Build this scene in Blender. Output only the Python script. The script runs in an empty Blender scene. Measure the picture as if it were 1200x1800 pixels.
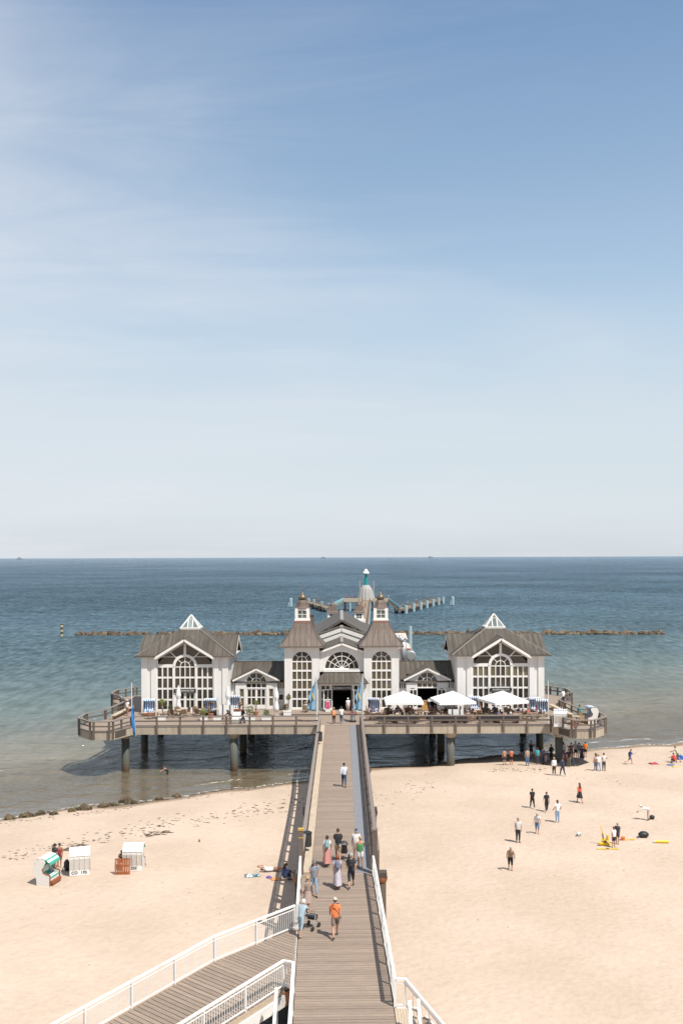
import bpy, bmesh, math, random
from mathutils import Vector, Matrix
R = math.radians
random.seed(7)
scene = bpy.context.scene
COL = scene.collection

# ------------------------------------------------------------------ camera
F, PX, PY, CZ, ROLL = 1750.0, 596.0, 979.0, 21.7, 0.0033      # focal length in photo pixels, principal point, eye height
cam_data = bpy.data.cameras.new('camera')
cam_data.sensor_fit = 'VERTICAL'; cam_data.sensor_height = 36.0; cam_data.sensor_width = 24.0
cam_data.lens = 36.0 * F / 1800.0
cam_data.shift_x = (600 - PX) / 1800.0
cam_data.shift_y = (PY - 900) / 1800.0
cam_data.clip_start = 0.5; cam_data.clip_end = 200000
cam = bpy.data.objects.new('camera', cam_data); COL.objects.link(cam)
cam.matrix_world = Matrix.Translation((0, 0, CZ)) @ Matrix.Rotation(R(90), 4, 'X') @ Matrix.Rotation(-ROLL, 4, 'Z')
scene.camera = cam

# ------------------------------------------------------------------ sky, sun, exposure
SUN = Vector((0.43, -0.45, 1.0)).normalized()                 # towards the sun
elev = math.asin(SUN.z); az = math.atan2(SUN.x, SUN.y)        # azimuth clockwise from +Y
w = bpy.data.worlds.new('World'); scene.world = w; w.use_nodes = True
nt = w.node_tree; nt.nodes.clear()
def N(tree, typ, **kw):
    n = tree.nodes.new(typ)
    for k, v in kw.items():
        setattr(n, k, v)
    return n
out = N(nt, 'ShaderNodeOutputWorld'); bg = N(nt, 'ShaderNodeBackground')
sky = N(nt, 'ShaderNodeTexSky', sky_type='NISHITA', sun_disc=False)
sky.sun_elevation = elev; sky.sun_rotation = az
sky.altitude = 0; sky.air_density = 1.15; sky.dust_density = .8; sky.ozone_density = .8
tc = N(nt, 'ShaderNodeTexCoord')
sep = N(nt, 'ShaderNodeSeparateXYZ'); nt.links.new(tc.outputs['Generated'], sep.inputs[0])
# pale humid air low down, deeper blue higher up; far overhead the plain sky takes over
zr_ = N(nt, 'ShaderNodeMapRange'); zr_.inputs[1].default_value = -0.02; zr_.inputs[2].default_value = 0.52; nt.links.new(sep.outputs['Z'], zr_.inputs[0])
ramp = N(nt, 'ShaderNodeValToRGB'); nt.links.new(zr_.outputs[0], ramp.inputs[0]); el = ramp.color_ramp
SK = [(0.0, (.585, .630, .672)), (.045, (.620, .685, .727)), (.13, (.588, .668, .729)), (.212, (.465, .590, .712)), (.264, (.375, .515, .675)), (.362, (.270, .400, .580)), (.488, (.172, .288, .482))]
el.elements[0].position = (SK[0][0] + .02) / .54; el.elements[0].color = (*SK[0][1], 1); el.elements[1].position = (SK[-1][0] + .02) / .54; el.elements[1].color = (*SK[-1][1], 1)
for z_, c_ in SK[1:-1]:
    q_ = el.elements.new((z_ + .02) / .54); q_.color = (*c_, 1)
sc10 = N(nt, 'ShaderNodeVectorMath', operation='SCALE'); sc10.inputs['Scale'].default_value = 10.0; nt.links.new(ramp.outputs[0], sc10.inputs[0])
hz = N(nt, 'ShaderNodeMapRange', interpolation_type='SMOOTHSTEP'); hz.inputs[1].default_value = 0.78; hz.inputs[2].default_value = 0.46; hz.inputs[3].default_value = 0.0; hz.inputs[4].default_value = 0.94
nt.links.new(sep.outputs['Z'], hz.inputs[0])
mixh = N(nt, 'ShaderNodeMixRGB'); nt.links.new(sky.outputs[0], mixh.inputs[1]); nt.links.new(hz.outputs[0], mixh.inputs[0]); nt.links.new(sc10.outputs[0], mixh.inputs[2])
# thin cirrus on a high flat layer: direction divided by height; thicker towards the left
zc = N(nt, 'ShaderNodeMath', operation='MAXIMUM'); nt.links.new(sep.outputs['Z'], zc.inputs[0]); zc.inputs[1].default_value = 0.0
za = N(nt, 'ShaderNodeMath', operation='ADD'); nt.links.new(zc.outputs[0], za.inputs[0]); za.inputs[1].default_value = 0.15
cmb = N(nt, 'ShaderNodeCombineXYZ')
for i in range(3): nt.links.new(za.outputs[0], cmb.inputs[i])
dv = N(nt, 'ShaderNodeVectorMath', operation='DIVIDE'); nt.links.new(tc.outputs['Generated'], dv.inputs[0]); nt.links.new(cmb.outputs[0], dv.inputs[1])
def cloud(scale, stretch, loc, rot, lo, hi, det, rough, dist):
    mp = N(nt, 'ShaderNodeMapping'); mp.inputs['Scale'].default_value = stretch; mp.inputs['Location'].default_value = loc; mp.inputs['Rotation'].default_value = (0, 0, rot)
    nt.links.new(dv.outputs[0], mp.inputs[0])
    nz = N(nt, 'ShaderNodeTexNoise'); nz.inputs['Scale'].default_value = scale; nz.inputs['Detail'].default_value = det; nz.inputs['Roughness'].default_value = rough; nz.inputs['Distortion'].default_value = dist
    nt.links.new(mp.outputs[0], nz.inputs['Vector'])
    bs = N(nt, 'ShaderNodeMath', operation='MULTIPLY_ADD'); nt.links.new(sep.outputs['X'], bs.inputs[0]); bs.inputs[1].default_value = -.42; nt.links.new(nz.outputs['Fac'], bs.inputs[2])
    cr = N(nt, 'ShaderNodeMapRange', interpolation_type='SMOOTHSTEP'); cr.inputs[1].default_value = lo; cr.inputs[2].default_value = hi
    nt.links.new(bs.outputs[0], cr.inputs[0]); return cr.outputs[0]
c1 = cloud(.9, (.7, 1.0, 1), (2.2, .6, .4), .5, .33, .80, 7, .50, .4)
c2 = cloud(2.6, (.45, 1.5, 1), (.4, 2.6, .2), -.25, .41, .82, 8, .6, .9)
cs = N(nt, 'ShaderNodeMath', operation='MULTIPLY_ADD'); nt.links.new(c2, cs.inputs[0]); cs.inputs[1].default_value = .20
c1m = N(nt, 'ShaderNodeMath', operation='MULTIPLY'); nt.links.new(c1, c1m.inputs[0]); c1m.inputs[1].default_value = .58; nt.links.new(c1m.outputs[0], cs.inputs[2])
mixc = N(nt, 'ShaderNodeMixRGB'); mixc.inputs[2].default_value = (6.7, 7.0, 7.5, 1)
nt.links.new(mixh.outputs[0], mixc.inputs[1]); nt.links.new(cs.outputs[0], mixc.inputs[0])
nt.links.new(mixc.outputs[0], bg.inputs[0]); bg.inputs[1].default_value = 0.096
nt.links.new(bg.outputs[0], out.inputs[0])

sd = bpy.data.lights.new('sun', 'SUN'); sd.energy = 5.0; sd.angle = R(0.5); sd.color = (1.0, 0.95, 0.87)
so = bpy.data.objects.new('sun', sd); COL.objects.link(so)
so.rotation_euler = SUN.to_track_quat('Z', 'Y').to_euler(); so.location = (60, -60, 140)
vs = scene.view_settings
scene.display_settings.display_device = 'sRGB'
vs.view_transform = 'Standard'; vs.look = 'None'; vs.gamma = 1.0; vs.use_curve_mapping = False
vs.exposure = 0.25
scene.cycles.max_bounces = 8; scene.cycles.transparent_max_bounces = 8
scene.cycles.caustics_reflective = False; scene.cycles.caustics_refractive = False

# ------------------------------------------------------------------ helpers: points
def interp(tab, x):
    if x <= tab[0][0]: return tab[0][1]
    for (a, b), (c, d) in zip(tab, tab[1:]):
        if x <= c: return b + (d - b) * (x - a) / (c - a)
    return tab[-1][1]
SHORE = [(-150, 40), (-60, 67), (-28.2, 82.2), (-22, 86.6), (-17.6, 88.6), (-12, 91.6), (-7.9, 93.6), (-3.8, 96.6), (0, 100.2), (3.0, 101.9), (6, 102.5),
         (9.4, 104.2), (13, 106.8), (18, 108.2), (23, 110.0), (29, 111.5), (40, 116), (70, 126), (150, 150)]
def shore_s(x, y):
    return (y - interp(SHORE, x) - 0.5 * math.sin(x * 0.45) - 0.3 * math.sin(x * 1.1 + 1)) * 0.88
def gz(x, y):
    s = shore_s(x, y)
    if s < 0:
        return 1.25 * (1 - math.exp(s / 8.0)) + 0.05 * math.sin(x * .21 + 1.3) * math.sin(y * .17) * min(1, -s / 10)
    return max(-3.0, -0.055 * s)
def at(px, py, z):
    u = (px - PX) - ROLL * (py - PY); v = (py - PY) + ROLL * (px - PX)
    d = F * (CZ - z) / v
    return Vector((u * d / F, d, z))
def on_sand(px, py):
    z = 1.0
    for _ in range(12):
        p = at(px, py, z); z = 0.5 * z + 0.5 * gz(p.x, p.y)
    p = at(px, py, z); p.z = gz(p.x, p.y)
    return p

# ------------------------------------------------------------------ helpers: materials
MATS = {}
ALB = 0.91
def mat(name, col, rough=0.6, var=0.12, scale=4.0, stretch=(1, 1, 1), bump=0.0, bscale=20.0, metal=0.0, spec=0.5, rnd=0.0, col2=None, thresh=(0.45, 0.7)):
    col = tuple(c * ALB for c in col); col2 = tuple(c * ALB for c in col2) if col2 else None
    m = bpy.data.materials.new(name); m.use_nodes = True; MATS[name] = m
    t = m.node_tree; b = t.nodes['Principled BSDF']
    b.inputs['Roughness'].default_value = rough; b.inputs['Metallic'].default_value = metal
    b.inputs['Specular IOR Level'].default_value = spec
    c = N(t, 'ShaderNodeTexCoord'); mpn = N(t, 'ShaderNodeMapping'); mpn.inputs['Scale'].default_value = stretch
    t.links.new(c.outputs['Object'], mpn.inputs[0])
    vec = mpn.outputs[0]
    if rnd:
        oi = N(t, 'ShaderNodeObjectInfo'); ad = N(t, 'ShaderNodeVectorMath', operation='ADD')
        sc = N(t, 'ShaderNodeMath', operation='MULTIPLY'); sc.inputs[1].default_value = 57.0
        t.links.new(oi.outputs['Random'], sc.inputs[0]); t.links.new(vec, ad.inputs[0]); t.links.new(sc.outputs[0], ad.inputs[1]); vec = ad.outputs[0]
    n = N(t, 'ShaderNodeTexNoise'); n.inputs['Scale'].default_value = scale; n.inputs['Detail'].default_value = 5; n.inputs['Roughness'].default_value = .6
    t.links.new(vec, n.inputs['Vector'])
    mr = N(t, 'ShaderNodeMapRange'); mr.inputs[1].default_value = 0.25; mr.inputs[2].default_value = 0.75
    mr.inputs[3].default_value = 1 - var; mr.inputs[4].default_value = 1 + var
    t.links.new(n.outputs['Fac'], mr.inputs[0])
    val = mr.outputs[0]
    if rnd:
        r2 = N(t, 'ShaderNodeMapRange'); r2.inputs[3].default_value = 1 - rnd; r2.inputs[4].default_value = 1 + rnd
        t.links.new(oi.outputs['Random'], r2.inputs[0])
        mu = N(t, 'ShaderNodeMath', operation='MULTIPLY'); t.links.new(val, mu.inputs[0]); t.links.new(r2.outputs[0], mu.inputs[1]); val = mu.outputs[0]
    base = N(t, 'ShaderNodeRGB'); base.outputs[0].default_value = (*col, 1); bo = base.outputs[0]
    if col2:
        n2 = N(t, 'ShaderNodeTexNoise'); n2.inputs['Scale'].default_value = scale * 0.55; n2.inputs['Detail'].default_value = 6
        t.links.new(vec, n2.inputs['Vector'])
        m2 = N(t, 'ShaderNodeMapRange', interpolation_type='SMOOTHSTEP'); m2.inputs[1].default_value = thresh[0]; m2.inputs[2].default_value = thresh[1]
        t.links.new(n2.outputs['Fac'], m2.inputs[0])
        mx = N(t, 'ShaderNodeMixRGB'); mx.inputs[1].default_value = (*col, 1); mx.inputs[2].default_value = (*col2, 1)
        t.links.new(m2.outputs[0], mx.inputs[0]); bo = mx.outputs[0]
    vm = N(t, 'ShaderNodeVectorMath', operation='SCALE'); t.links.new(bo, vm.inputs[0]); t.links.new(val, vm.inputs['Scale'])
    t.links.new(vm.outputs[0], b.inputs['Base Color'])
    if bump:
        n3 = N(t, 'ShaderNodeTexNoise'); n3.inputs['Scale'].default_value = bscale; n3.inputs['Detail'].default_value = 4
        t.links.new(vec, n3.inputs['Vector'])
        bp = N(t, 'ShaderNodeBump'); bp.inputs['Strength'].default_value = bump; bp.inputs['Distance'].default_value = 0.03
        t.links.new(n3.outputs['Fac'], bp.inputs['Height']); t.links.new(bp.outputs[0], b.inputs['Normal'])
    return m

M = {}
M['wall'] = mat('white_render', (.76, .74, .71), .8, .05, 1.2, (1.6, 1.6, .3), .15, 12, col2=(.58, .55, .49), thresh=(.56, .86))
M['white'] = mat('white_paint', (.80, .79, .76), .5, .06, 3, col2=(.60, .54, .46), thresh=(.60, .85))
M['trim'] = mat('white_trim', (.80, .78, .74), .55, .04, 3)
def roof_mat(name, col, streak, amount, seam):
    """sheet metal roof: streaks run down the slope, seams stand across it"""
    m = bpy.data.materials.new(name); m.use_nodes = True; t = m.node_tree; b = t.nodes['Principled BSDF']; L = t.links.new; MATS[name] = m
    b.inputs['Roughness'].default_value = .6; b.inputs['Specular IOR Level'].default_value = .35
    g = N(t, 'ShaderNodeNewGeometry'); sp = N(t, 'ShaderNodeSeparateXYZ'); L(g.outputs['True Normal'], sp.inputs[0])
    ng = N(t, 'ShaderNodeMath', operation='MULTIPLY'); ng.inputs[1].default_value = -1; L(sp.outputs['Y'], ng.inputs[0])
    cb = N(t, 'ShaderNodeCombineXYZ'); L(ng.outputs[0], cb.inputs[0]); L(sp.outputs['X'], cb.inputs[1])
    nm = N(t, 'ShaderNodeVectorMath', operation='NORMALIZE'); L(cb.outputs[0], nm.inputs[0])
    dt = N(t, 'ShaderNodeVectorMath', operation='DOT_PRODUCT'); L(nm.outputs[0], dt.inputs[0]); L(g.outputs['Position'], dt.inputs[1])
    ps = N(t, 'ShaderNodeSeparateXYZ'); L(g.outputs['Position'], ps.inputs[0])
    def nz(ku, kz, sc, det):
        a = N(t, 'ShaderNodeMath', operation='MULTIPLY'); a.inputs[1].default_value = ku; L(dt.outputs['Value'], a.inputs[0])
        c = N(t, 'ShaderNodeMath', operation='MULTIPLY'); c.inputs[1].default_value = kz; L(ps.outputs['Z'], c.inputs[0])
        v = N(t, 'ShaderNodeCombineXYZ'); L(a.outputs[0], v.inputs[0]); L(c.outputs[0], v.inputs[1])
        n = N(t, 'ShaderNodeTexNoise'); n.inputs['Scale'].default_value = sc; n.inputs['Detail'].default_value = det; n.inputs['Roughness'].default_value = .6; L(v.outputs[0], n.inputs['Vector']); return n.outputs['Fac']
    n1 = nz(3.2, .28, 1.0, 6); n2 = nz(1.0, .8, .7, 4); n3 = nz(5.5, .22, 1.0, 4)
    r = N(t, 'ShaderNodeMapRange', interpolation_type='SMOOTHSTEP'); r.inputs[1].default_value = .47; r.inputs[2].default_value = .72; r.inputs[4].default_value = amount; L(n1, r.inputs[0])
    mx = N(t, 'ShaderNodeMixRGB'); mx.inputs[1].default_value = (*col, 1); mx.inputs[2].default_value = (*streak, 1); L(r.outputs[0], mx.inputs[0])
    ad = N(t, 'ShaderNodeMath', operation='ADD'); L(n2, ad.inputs[0]); L(n3, ad.inputs[1])
    k = N(t, 'ShaderNodeMapRange'); k.inputs[1].default_value = .65; k.inputs[2].default_value = 1.35; k.inputs[3].default_value = .70; k.inputs[4].default_value = 1.30; L(ad.outputs[0], k.inputs[0])
    sc = N(t, 'ShaderNodeVectorMath', operation='SCALE'); L(mx.outputs[0], sc.inputs[0]); L(k.outputs[0], sc.inputs['Scale']); L(sc.outputs[0], b.inputs['Base Color'])
    f = N(t, 'ShaderNodeMath', operation='MULTIPLY'); f.inputs[1].default_value = 1 / seam; L(dt.outputs['Value'], f.inputs[0])
    fr = N(t, 'ShaderNodeMath', operation='PINGPONG'); fr.inputs[1].default_value = .5; L(f.outputs[0], fr.inputs[0])
    sm = N(t, 'ShaderNodeMapRange', interpolation_type='SMOOTHSTEP'); sm.inputs[1].default_value = .07; sm.inputs[2].default_value = .0; L(fr.outputs[0], sm.inputs[0])
    bp = N(t, 'ShaderNodeBump'); bp.inputs['Strength'].default_value = .8; bp.inputs['Distance'].default_value = .05; L(sm.outputs[0], bp.inputs['Height']); L(bp.outputs[0], b.inputs['Normal'])
    return m
M['roof'] = roof_mat('weathered_copper', (.082, .069, .055), (.165, .158, .130), .6, .58)
M['roof_b'] = roof_mat('brown_copper', (.135, .102, .083), (.175, .15, .128), .5, .62)
M['roof_red'] = mat('red_copper', (.24, .12, .09), .5, .2, 4, (1, 1, 1), 0, 10, .3)
M['hip'] = mat('pale_hip_flashing', (.26, .24, .20), .6, .2, 4)
M['ridge'] = mat('ridge_lead', (.30, .27, .25), .5, .15, 4)
M['seam'] = mat('roof_seam', (.12, .10, .085), .55, .2, 4)
M['deck'] = mat('grey_decking', (.290, .222, .172), .78, .20, 3.0, (.6, 6, 3), .25, 30, rnd=.11)
M['deck_plain'] = mat('terrace_decking', (.285, .222, .176), .8, .16, 2.2, (6, .7, 3), .3, 20)
M['mat'] = mat('grey_walkway_mat', (.205, .21, .225), .85, .08, 3, bump=.1)
M['board'] = mat('pale_kerb_board', (.50, .405, .30), .75, .12, 2.5, (3, .5, 3))
M['rail'] = mat('brown_timber', (.135, .105, .085), .75, .22, 5, (3, 3, .8), .2, 25, rnd=.15)
M['railtop'] = mat('weathered_rail', (.22, .185, .16), .75, .20, 4, (2, 2, 2), .2, 25, rnd=.12)
M['post_cap'] = mat('ochre_cap', (.50, .32, .07), .6, .1)
M['concrete'] = mat('stained_concrete', (.42, .36, .285), .85, .16, 1.6, (2.5, 2.5, .4), .2, 16, 0, .4, .05, (.33, .27, .2), (.52, .75))
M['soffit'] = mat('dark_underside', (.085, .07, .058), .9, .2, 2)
M['glass'] = mat('window_glass', (.040, .034, .026), .05, .25, 1.2, rnd=.35, spec=.6)
M['curtain'] = mat('curtained_glass', (.15, .125, .075), .12, .2, 2.5, (4, 1, .4), rnd=.25)
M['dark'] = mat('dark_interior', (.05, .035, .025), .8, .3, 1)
M['sign'] = mat('black_sign_board', (.018, .016, .016), .5)
M['letter'] = mat('white_lettering', (.75, .74, .72), .6, 0)
M['grey_metal'] = mat('galvanised_steel', (.42, .44, .45), .4, .1, 5, metal=.5)
M['black'] = mat('black_plastic', (.02, .02, .022), .5, .2)
M['bin'] = mat('dark_bin', (.045, .04, .04), .55, .2)
M['wicker'] = mat('brown_wicker', (.20, .12, .065), .7, .25, 30, bump=.4, bscale=60, rnd=.25)
M['wicker_l'] = mat('tan_wicker', (.42, .30, .18), .7, .25, 30, bump=.4, bscale=60, rnd=.2)
M['wicker_w'] = mat('white_wicker', (.74, .72, .68), .65, .08, 18, (1, 1, 3), .5, 55)
M['teak'] = mat('reddish_wood', (.28, .085, .03), .5, .25, 4, (2, 2, 6))
M['cloth_w'] = mat('white_canvas', (.82, .81, .80), .85, .04, 3, bump=.1, bscale=10)
M['terracotta'] = mat('terracotta', (.36, .17, .10), .8, .15)
M['leaf'] = mat('green_leaves', (.055, .105, .022), .6, .35, 9, rnd=.2)
M['leaf_y'] = mat('yellow_green_leaves', (.16, .19, .04), .6, .35, 9)
M['flower'] = mat('pale_blossom', (.68, .60, .45), .7, .15, 9)
M['flower_r'] = mat('dark_red_blossom', (.24, .05, .05), .7, .3, 9)
M['flagblue'] = mat('light_blue_cloth', (.24, .40, .53), .75, .08, 4)
M['flagdeep'] = mat('bright_blue_cloth', (.03, .20, .55), .7, .1, 4)
M['yellow'] = mat('yellow_plastic', (.80, .50, .02), .4, .06)
M['rock'] = mat('breakwater_rock', (.098, .068, .047), .85, .5, 1.5, bump=.7, bscale=5, rnd=.5, col2=(.16, .125, .06))
M['rock_s'] = mat('weedy_rock', (.085, .058, .035), .9, .5, 5, bump=1.0, bscale=9, rnd=.3, col2=(.14, .115, .045))
M['weed'] = mat('dry_seaweed', (.07, .05, .03), .9, .4, 2)
M['pile_blue'] = mat('pale_blue_pile', (.34, .46, .50), .6, .15, 1.5, (2, 2, .4))
M['pile_dark'] = mat('tarred_pile', (.06, .06, .055), .7, .3, 1.5)
M['turq'] = mat('turquoise_paint', (.02, .30, .29), .4, .1)
M['jetty'] = mat('jetty_timber', (.26, .19, .13), .8, .2, 1)
M['tin'] = mat('pale_sheet_metal', (.37, .355, .335), .5, .12, 2)
M['hazed_hull'] = mat('hazed_ship_hull', (.22, .25, .29), .7, .1)  # hull grey lightened, sea haze put into its colour
M['red'] = mat('red_cloth', (.55, .04, .03), .7, .1)
M['orange'] = mat('orange_cloth', (.80, .21, .05), .75, .08)
M['silver'] = mat('aluminium', (.6, .6, .6), .35, .05, metal=.8)
M['pink'] = mat('pink_poster', (.65, .09, .22), .5, .5, 3)
M['lifebuoy'] = mat('orange_lifebuoy', (.75, .15, .04), .5)

def stripes(name, a, b, freq, axis=0, rough=.8):
    m = bpy.data.materials.new(name); m.use_nodes = True; t = m.node_tree; bs = t.nodes['Principled BSDF']; bs.inputs['Roughness'].default_value = rough
    c = N(t, 'ShaderNodeTexCoord'); s = N(t, 'ShaderNodeSeparateXYZ'); t.links.new(c.outputs['Object'], s.inputs[0])
    mu = N(t, 'ShaderNodeMath', operation='MULTIPLY'); mu.inputs[1].default_value = freq; t.links.new(s.outputs[axis], mu.inputs[0])
    fr = N(t, 'ShaderNodeMath', operation='FRACT'); t.links.new(mu.outputs[0], fr.inputs[0])
    gt = N(t, 'ShaderNodeMath', operation='GREATER_THAN'); gt.inputs[1].default_value = .5; t.links.new(fr.outputs[0], gt.inputs[0])
    mx = N(t, 'ShaderNodeMixRGB'); mx.inputs[1].default_value = (*a, 1); mx.inputs[2].default_value = (*b, 1)
    t.links.new(gt.outputs[0], mx.inputs[0]); t.links.new(mx.outputs[0], bs.inputs['Base Color']); MATS[name] = m
    return m
M['stripe_b'] = stripes('blue_white_stripes', (.78, .80, .82), (.05, .20, .42), 4.2)
M['stripe_n'] = stripes('navy_white_stripes', (.72, .76, .8), (.025, .08, .22), 4.2)
M['stripe_g'] = stripes('green_white_stripes', (.80, .80, .76), (.06, .36, .27), 5.0, 1)
M['marker'] = stripes('banded_marker', (.50, .40, .25), (.03, .025, .02), .8, 2)

def pillar_mat():
    m = mat('weathered_pile_concrete', (.18, .165, .135), .8, .25, 1.2, (2, 2, .4), .3, 14)
    t = m.node_tree; b = t.nodes['Principled BSDF']
    src = b.inputs['Base Color'].links[0].from_socket
    c = N(t, 'ShaderNodeTexCoord'); s = N(t, 'ShaderNodeSeparateXYZ'); t.links.new(c.outputs['Object'], s.inputs[0])
    n = N(t, 'ShaderNodeTexNoise'); n.inputs['Scale'].default_value = 2.5; t.links.new(c.outputs['Object'], n.inputs['Vector'])
    ad = N(t, 'ShaderNodeMath', operation='ADD'); t.links.new(s.outputs[2], ad.inputs[0]); t.links.new(n.outputs['Fac'], ad.inputs[1])
    cr = N(t, 'ShaderNodeValToRGB'); e = cr.color_ramp; e.elements[0].position = .0; e.elements[0].color = (.05, .026, .014, 1); e.elements[1].position = 1; e.elements[1].color = (.165, .15, .118, 1)
    for p, cl in ((.12, (.13, .058, .022, 1)), (.26, (.085, .08, .055, 1)), (.45, (.055, .072, .068, 1)), (.7, (.09, .092, .078, 1))):
        q = e.elements.new(p); q.color = cl
    dvv = N(t, 'ShaderNodeMath', operation='DIVIDE'); dvv.inputs[1].default_value = 5.0; t.links.new(ad.outputs[0], dvv.inputs[0]); t.links.new(dvv.outputs[0], cr.inputs[0])
    mx = N(t, 'ShaderNodeMixRGB', blend_type='MIX'); mx.inputs[0].default_value = .80
    t.links.new(src, mx.inputs[1]); t.links.new(cr.outputs[0], mx.inputs[2]); t.links.new(mx.outputs[0], b.inputs['Base Color'])
    return m
M['pillar'] = pillar_mat()

def flat(col, rough=.8):
    k = 'cloth_%d_%d_%d' % tuple(int(c * 255) for c in col)
    if k not in MATS: mat(k, col, rough, .12, 6, rnd=.03)
    return MATS[k]

# ------------------------------------------------------------------ helpers: meshes and objects
class MB:
    def __init__(s): s.v = []; s.f = []
    def add(s, vs, fs):
        o = len(s.v); s.v += [tuple(p) for p in vs]; s.f += [tuple(i + o for i in f) for f in fs]; return s
    def box(s, x0, x1, y0, y1, z0, z1):
        return s.add([(x0, y0, z0), (x1, y0, z0), (x1, y1, z0), (x0, y1, z0), (x0, y0, z1), (x1, y0, z1), (x1, y1, z1), (x0, y1, z1)],
                     [(3, 2, 1, 0), (4, 5, 6, 7), (0, 1, 5, 4), (1, 2, 6, 5), (2, 3, 7, 6), (3, 0, 4, 7)])
    def bar(s, p, q, w, h, up=(0, 0, 1)):
        p = Vector(p); q = Vector(q); d = (q - p).normalized(); up = Vector(up)
        if abs(d.dot(up)) > .99: up = Vector((0, 1, 0))
        a = d.cross(up).normalized() * w / 2; b = a.cross(d).normalized() * h / 2
        vs = [p - a - b, p + a - b, p + a + b, p - a + b, q - a - b, q + a - b, q + a + b, q - a + b]
        return s.add(vs, [(0, 1, 2, 3), (7, 6, 5, 4), (0, 4, 5, 1), (1, 5, 6, 2), (2, 6, 7, 3), (3, 7, 4, 0)])
    def tube(s, p, q, r0, r1=None, n=8):
        r1 = r0 if r1 is None else r1
        p = Vector(p); q = Vector(q); d = (q - p).normalized(); up = Vector((0, 0, 1)) if abs(d.z) < .9 else Vector((1, 0, 0))
        a = d.cross(up).normalized(); b = d.cross(a)
        vs = []
        for c, r in ((p, r0), (q, r1)):
            for i in range(n):
                t = 2 * math.pi * i / n; vs.append(c + (a * math.cos(t) + b * math.sin(t)) * r)
        fs = [(i, (i + 1) % n, n + (i + 1) % n, n + i) for i in range(n)]
        return s.add(vs, fs + [tuple(range(n - 1, -1, -1)), tuple(range(n, 2 * n))])
    def lathe(s, prof, c=(0, 0, 0), n=16, square=False, rot=0.0):
        c = Vector(c); k = 4 if square else n; vs = []
        for r, z in prof:
            for i in range(k):
                t = 2 * math.pi * (i + (.5 if square else 0)) / k + rot; rr = r * math.sqrt(2) if square else r
                vs.append(c + Vector((rr * math.cos(t), rr * math.sin(t), z)))
        fs = []
        for j in range(len(prof) - 1):
            for i in range(k):
                fs.append((j * k + i, j * k + (i + 1) % k, (j + 1) * k + (i + 1) % k, (j + 1) * k + i))
        fs.append(tuple(range(k - 1, -1, -1))); fs.append(tuple(range((len(prof) - 1) * k, len(prof) * k)))
        return s.add(vs, fs)
    def prism_y(s, poly, y0, y1):                 # polygon in x,z pushed along y
        n = len(poly)
        vs = [(x, y0, z) for x, z in poly] + [(x, y1, z) for x, z in poly]
        return s.add(vs, [tuple(range(n)), tuple(range(2 * n - 1, n - 1, -1))] + [(i, n + i, n + (i + 1) % n, (i + 1) % n) for i in range(n)])
    def prism_x(s, poly, x0, x1):                 # polygon in y,z pushed along x
        n = len(poly)
        vs = [(x0, y, z) for y, z in poly] + [(x1, y, z) for y, z in poly]
        return s.add(vs, [tuple(range(n)), tuple(range(2 * n - 1, n - 1, -1))] + [(i, n + i, n + (i + 1) % n, (i + 1) % n) for i in range(n)])
    def prism_z(s, poly, z0, z1):
        n = len(poly)
        vs = [(x, y, z0) for x, y in poly] + [(x, y, z1) for x, y in poly]
        return s.add(vs, [tuple(range(n - 1, -1, -1)), tuple(range(n, 2 * n))] + [(i, (i + 1) % n, n + (i + 1) % n, n + i) for i in range(n)])
    def ball(s, c, r, n=8, m=6, sq=(1, 1, 1), jit=0.0, rng=random):
        c = Vector(c); vs = [c + Vector((0, 0, r * sq[2]))]; fs = []
        for j in range(1, m):
            for i in range(n):
                a = math.pi * j / m; t = 2 * math.pi * i / n; k = 1 + rng.uniform(-jit, jit)
                vs.append(c + Vector((r * sq[0] * k * math.sin(a) * math.cos(t), r * sq[1] * k * math.sin(a) * math.sin(t), r * sq[2] * k * math.cos(a))))
        vs.append(c - Vector((0, 0, r * sq[2])))
        for i in range(n): fs.append((0, 1 + i, 1 + (i + 1) % n))
        for j in range(m - 2):
            for i in range(n):
                fs.append((1 + j * n + i, 1 + (j + 1) * n + i, 1 + (j + 1) * n + (i + 1) % n, 1 + j * n + (i + 1) % n))
        L = len(vs) - 1
        for i in range(n): fs.append((L, 1 + (m - 2) * n + (i + 1) % n, 1 + (m - 2) * n + i))
        return s.add(vs, fs)
    def mesh(s, name, material=None, smooth=False, origin=(0, 0, 0)):
        me = bpy.data.meshes.new(name); o = Vector(origin)
        me.from_pydata([tuple(Vector(p) - o) for p in s.v], [], s.f); me.validate()
        bm = bmesh.new(); bm.from_mesh(me); bmesh.ops.recalc_face_normals(bm, faces=bm.faces); bm.to_mesh(me); bm.free()
        if material: me.materials.append(material)
        if smooth:
            for p in me.polygons: p.use_smooth = True
        return me
    def build(s, name, material, parent=None, smooth=False, loc=None, origin=None):
        if origin is None: origin = wloc(parent) if (parent is not None and loc is None) else (0, 0, 0)
        return link(name, s.mesh(name, material, smooth, origin), parent, loc)

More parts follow.
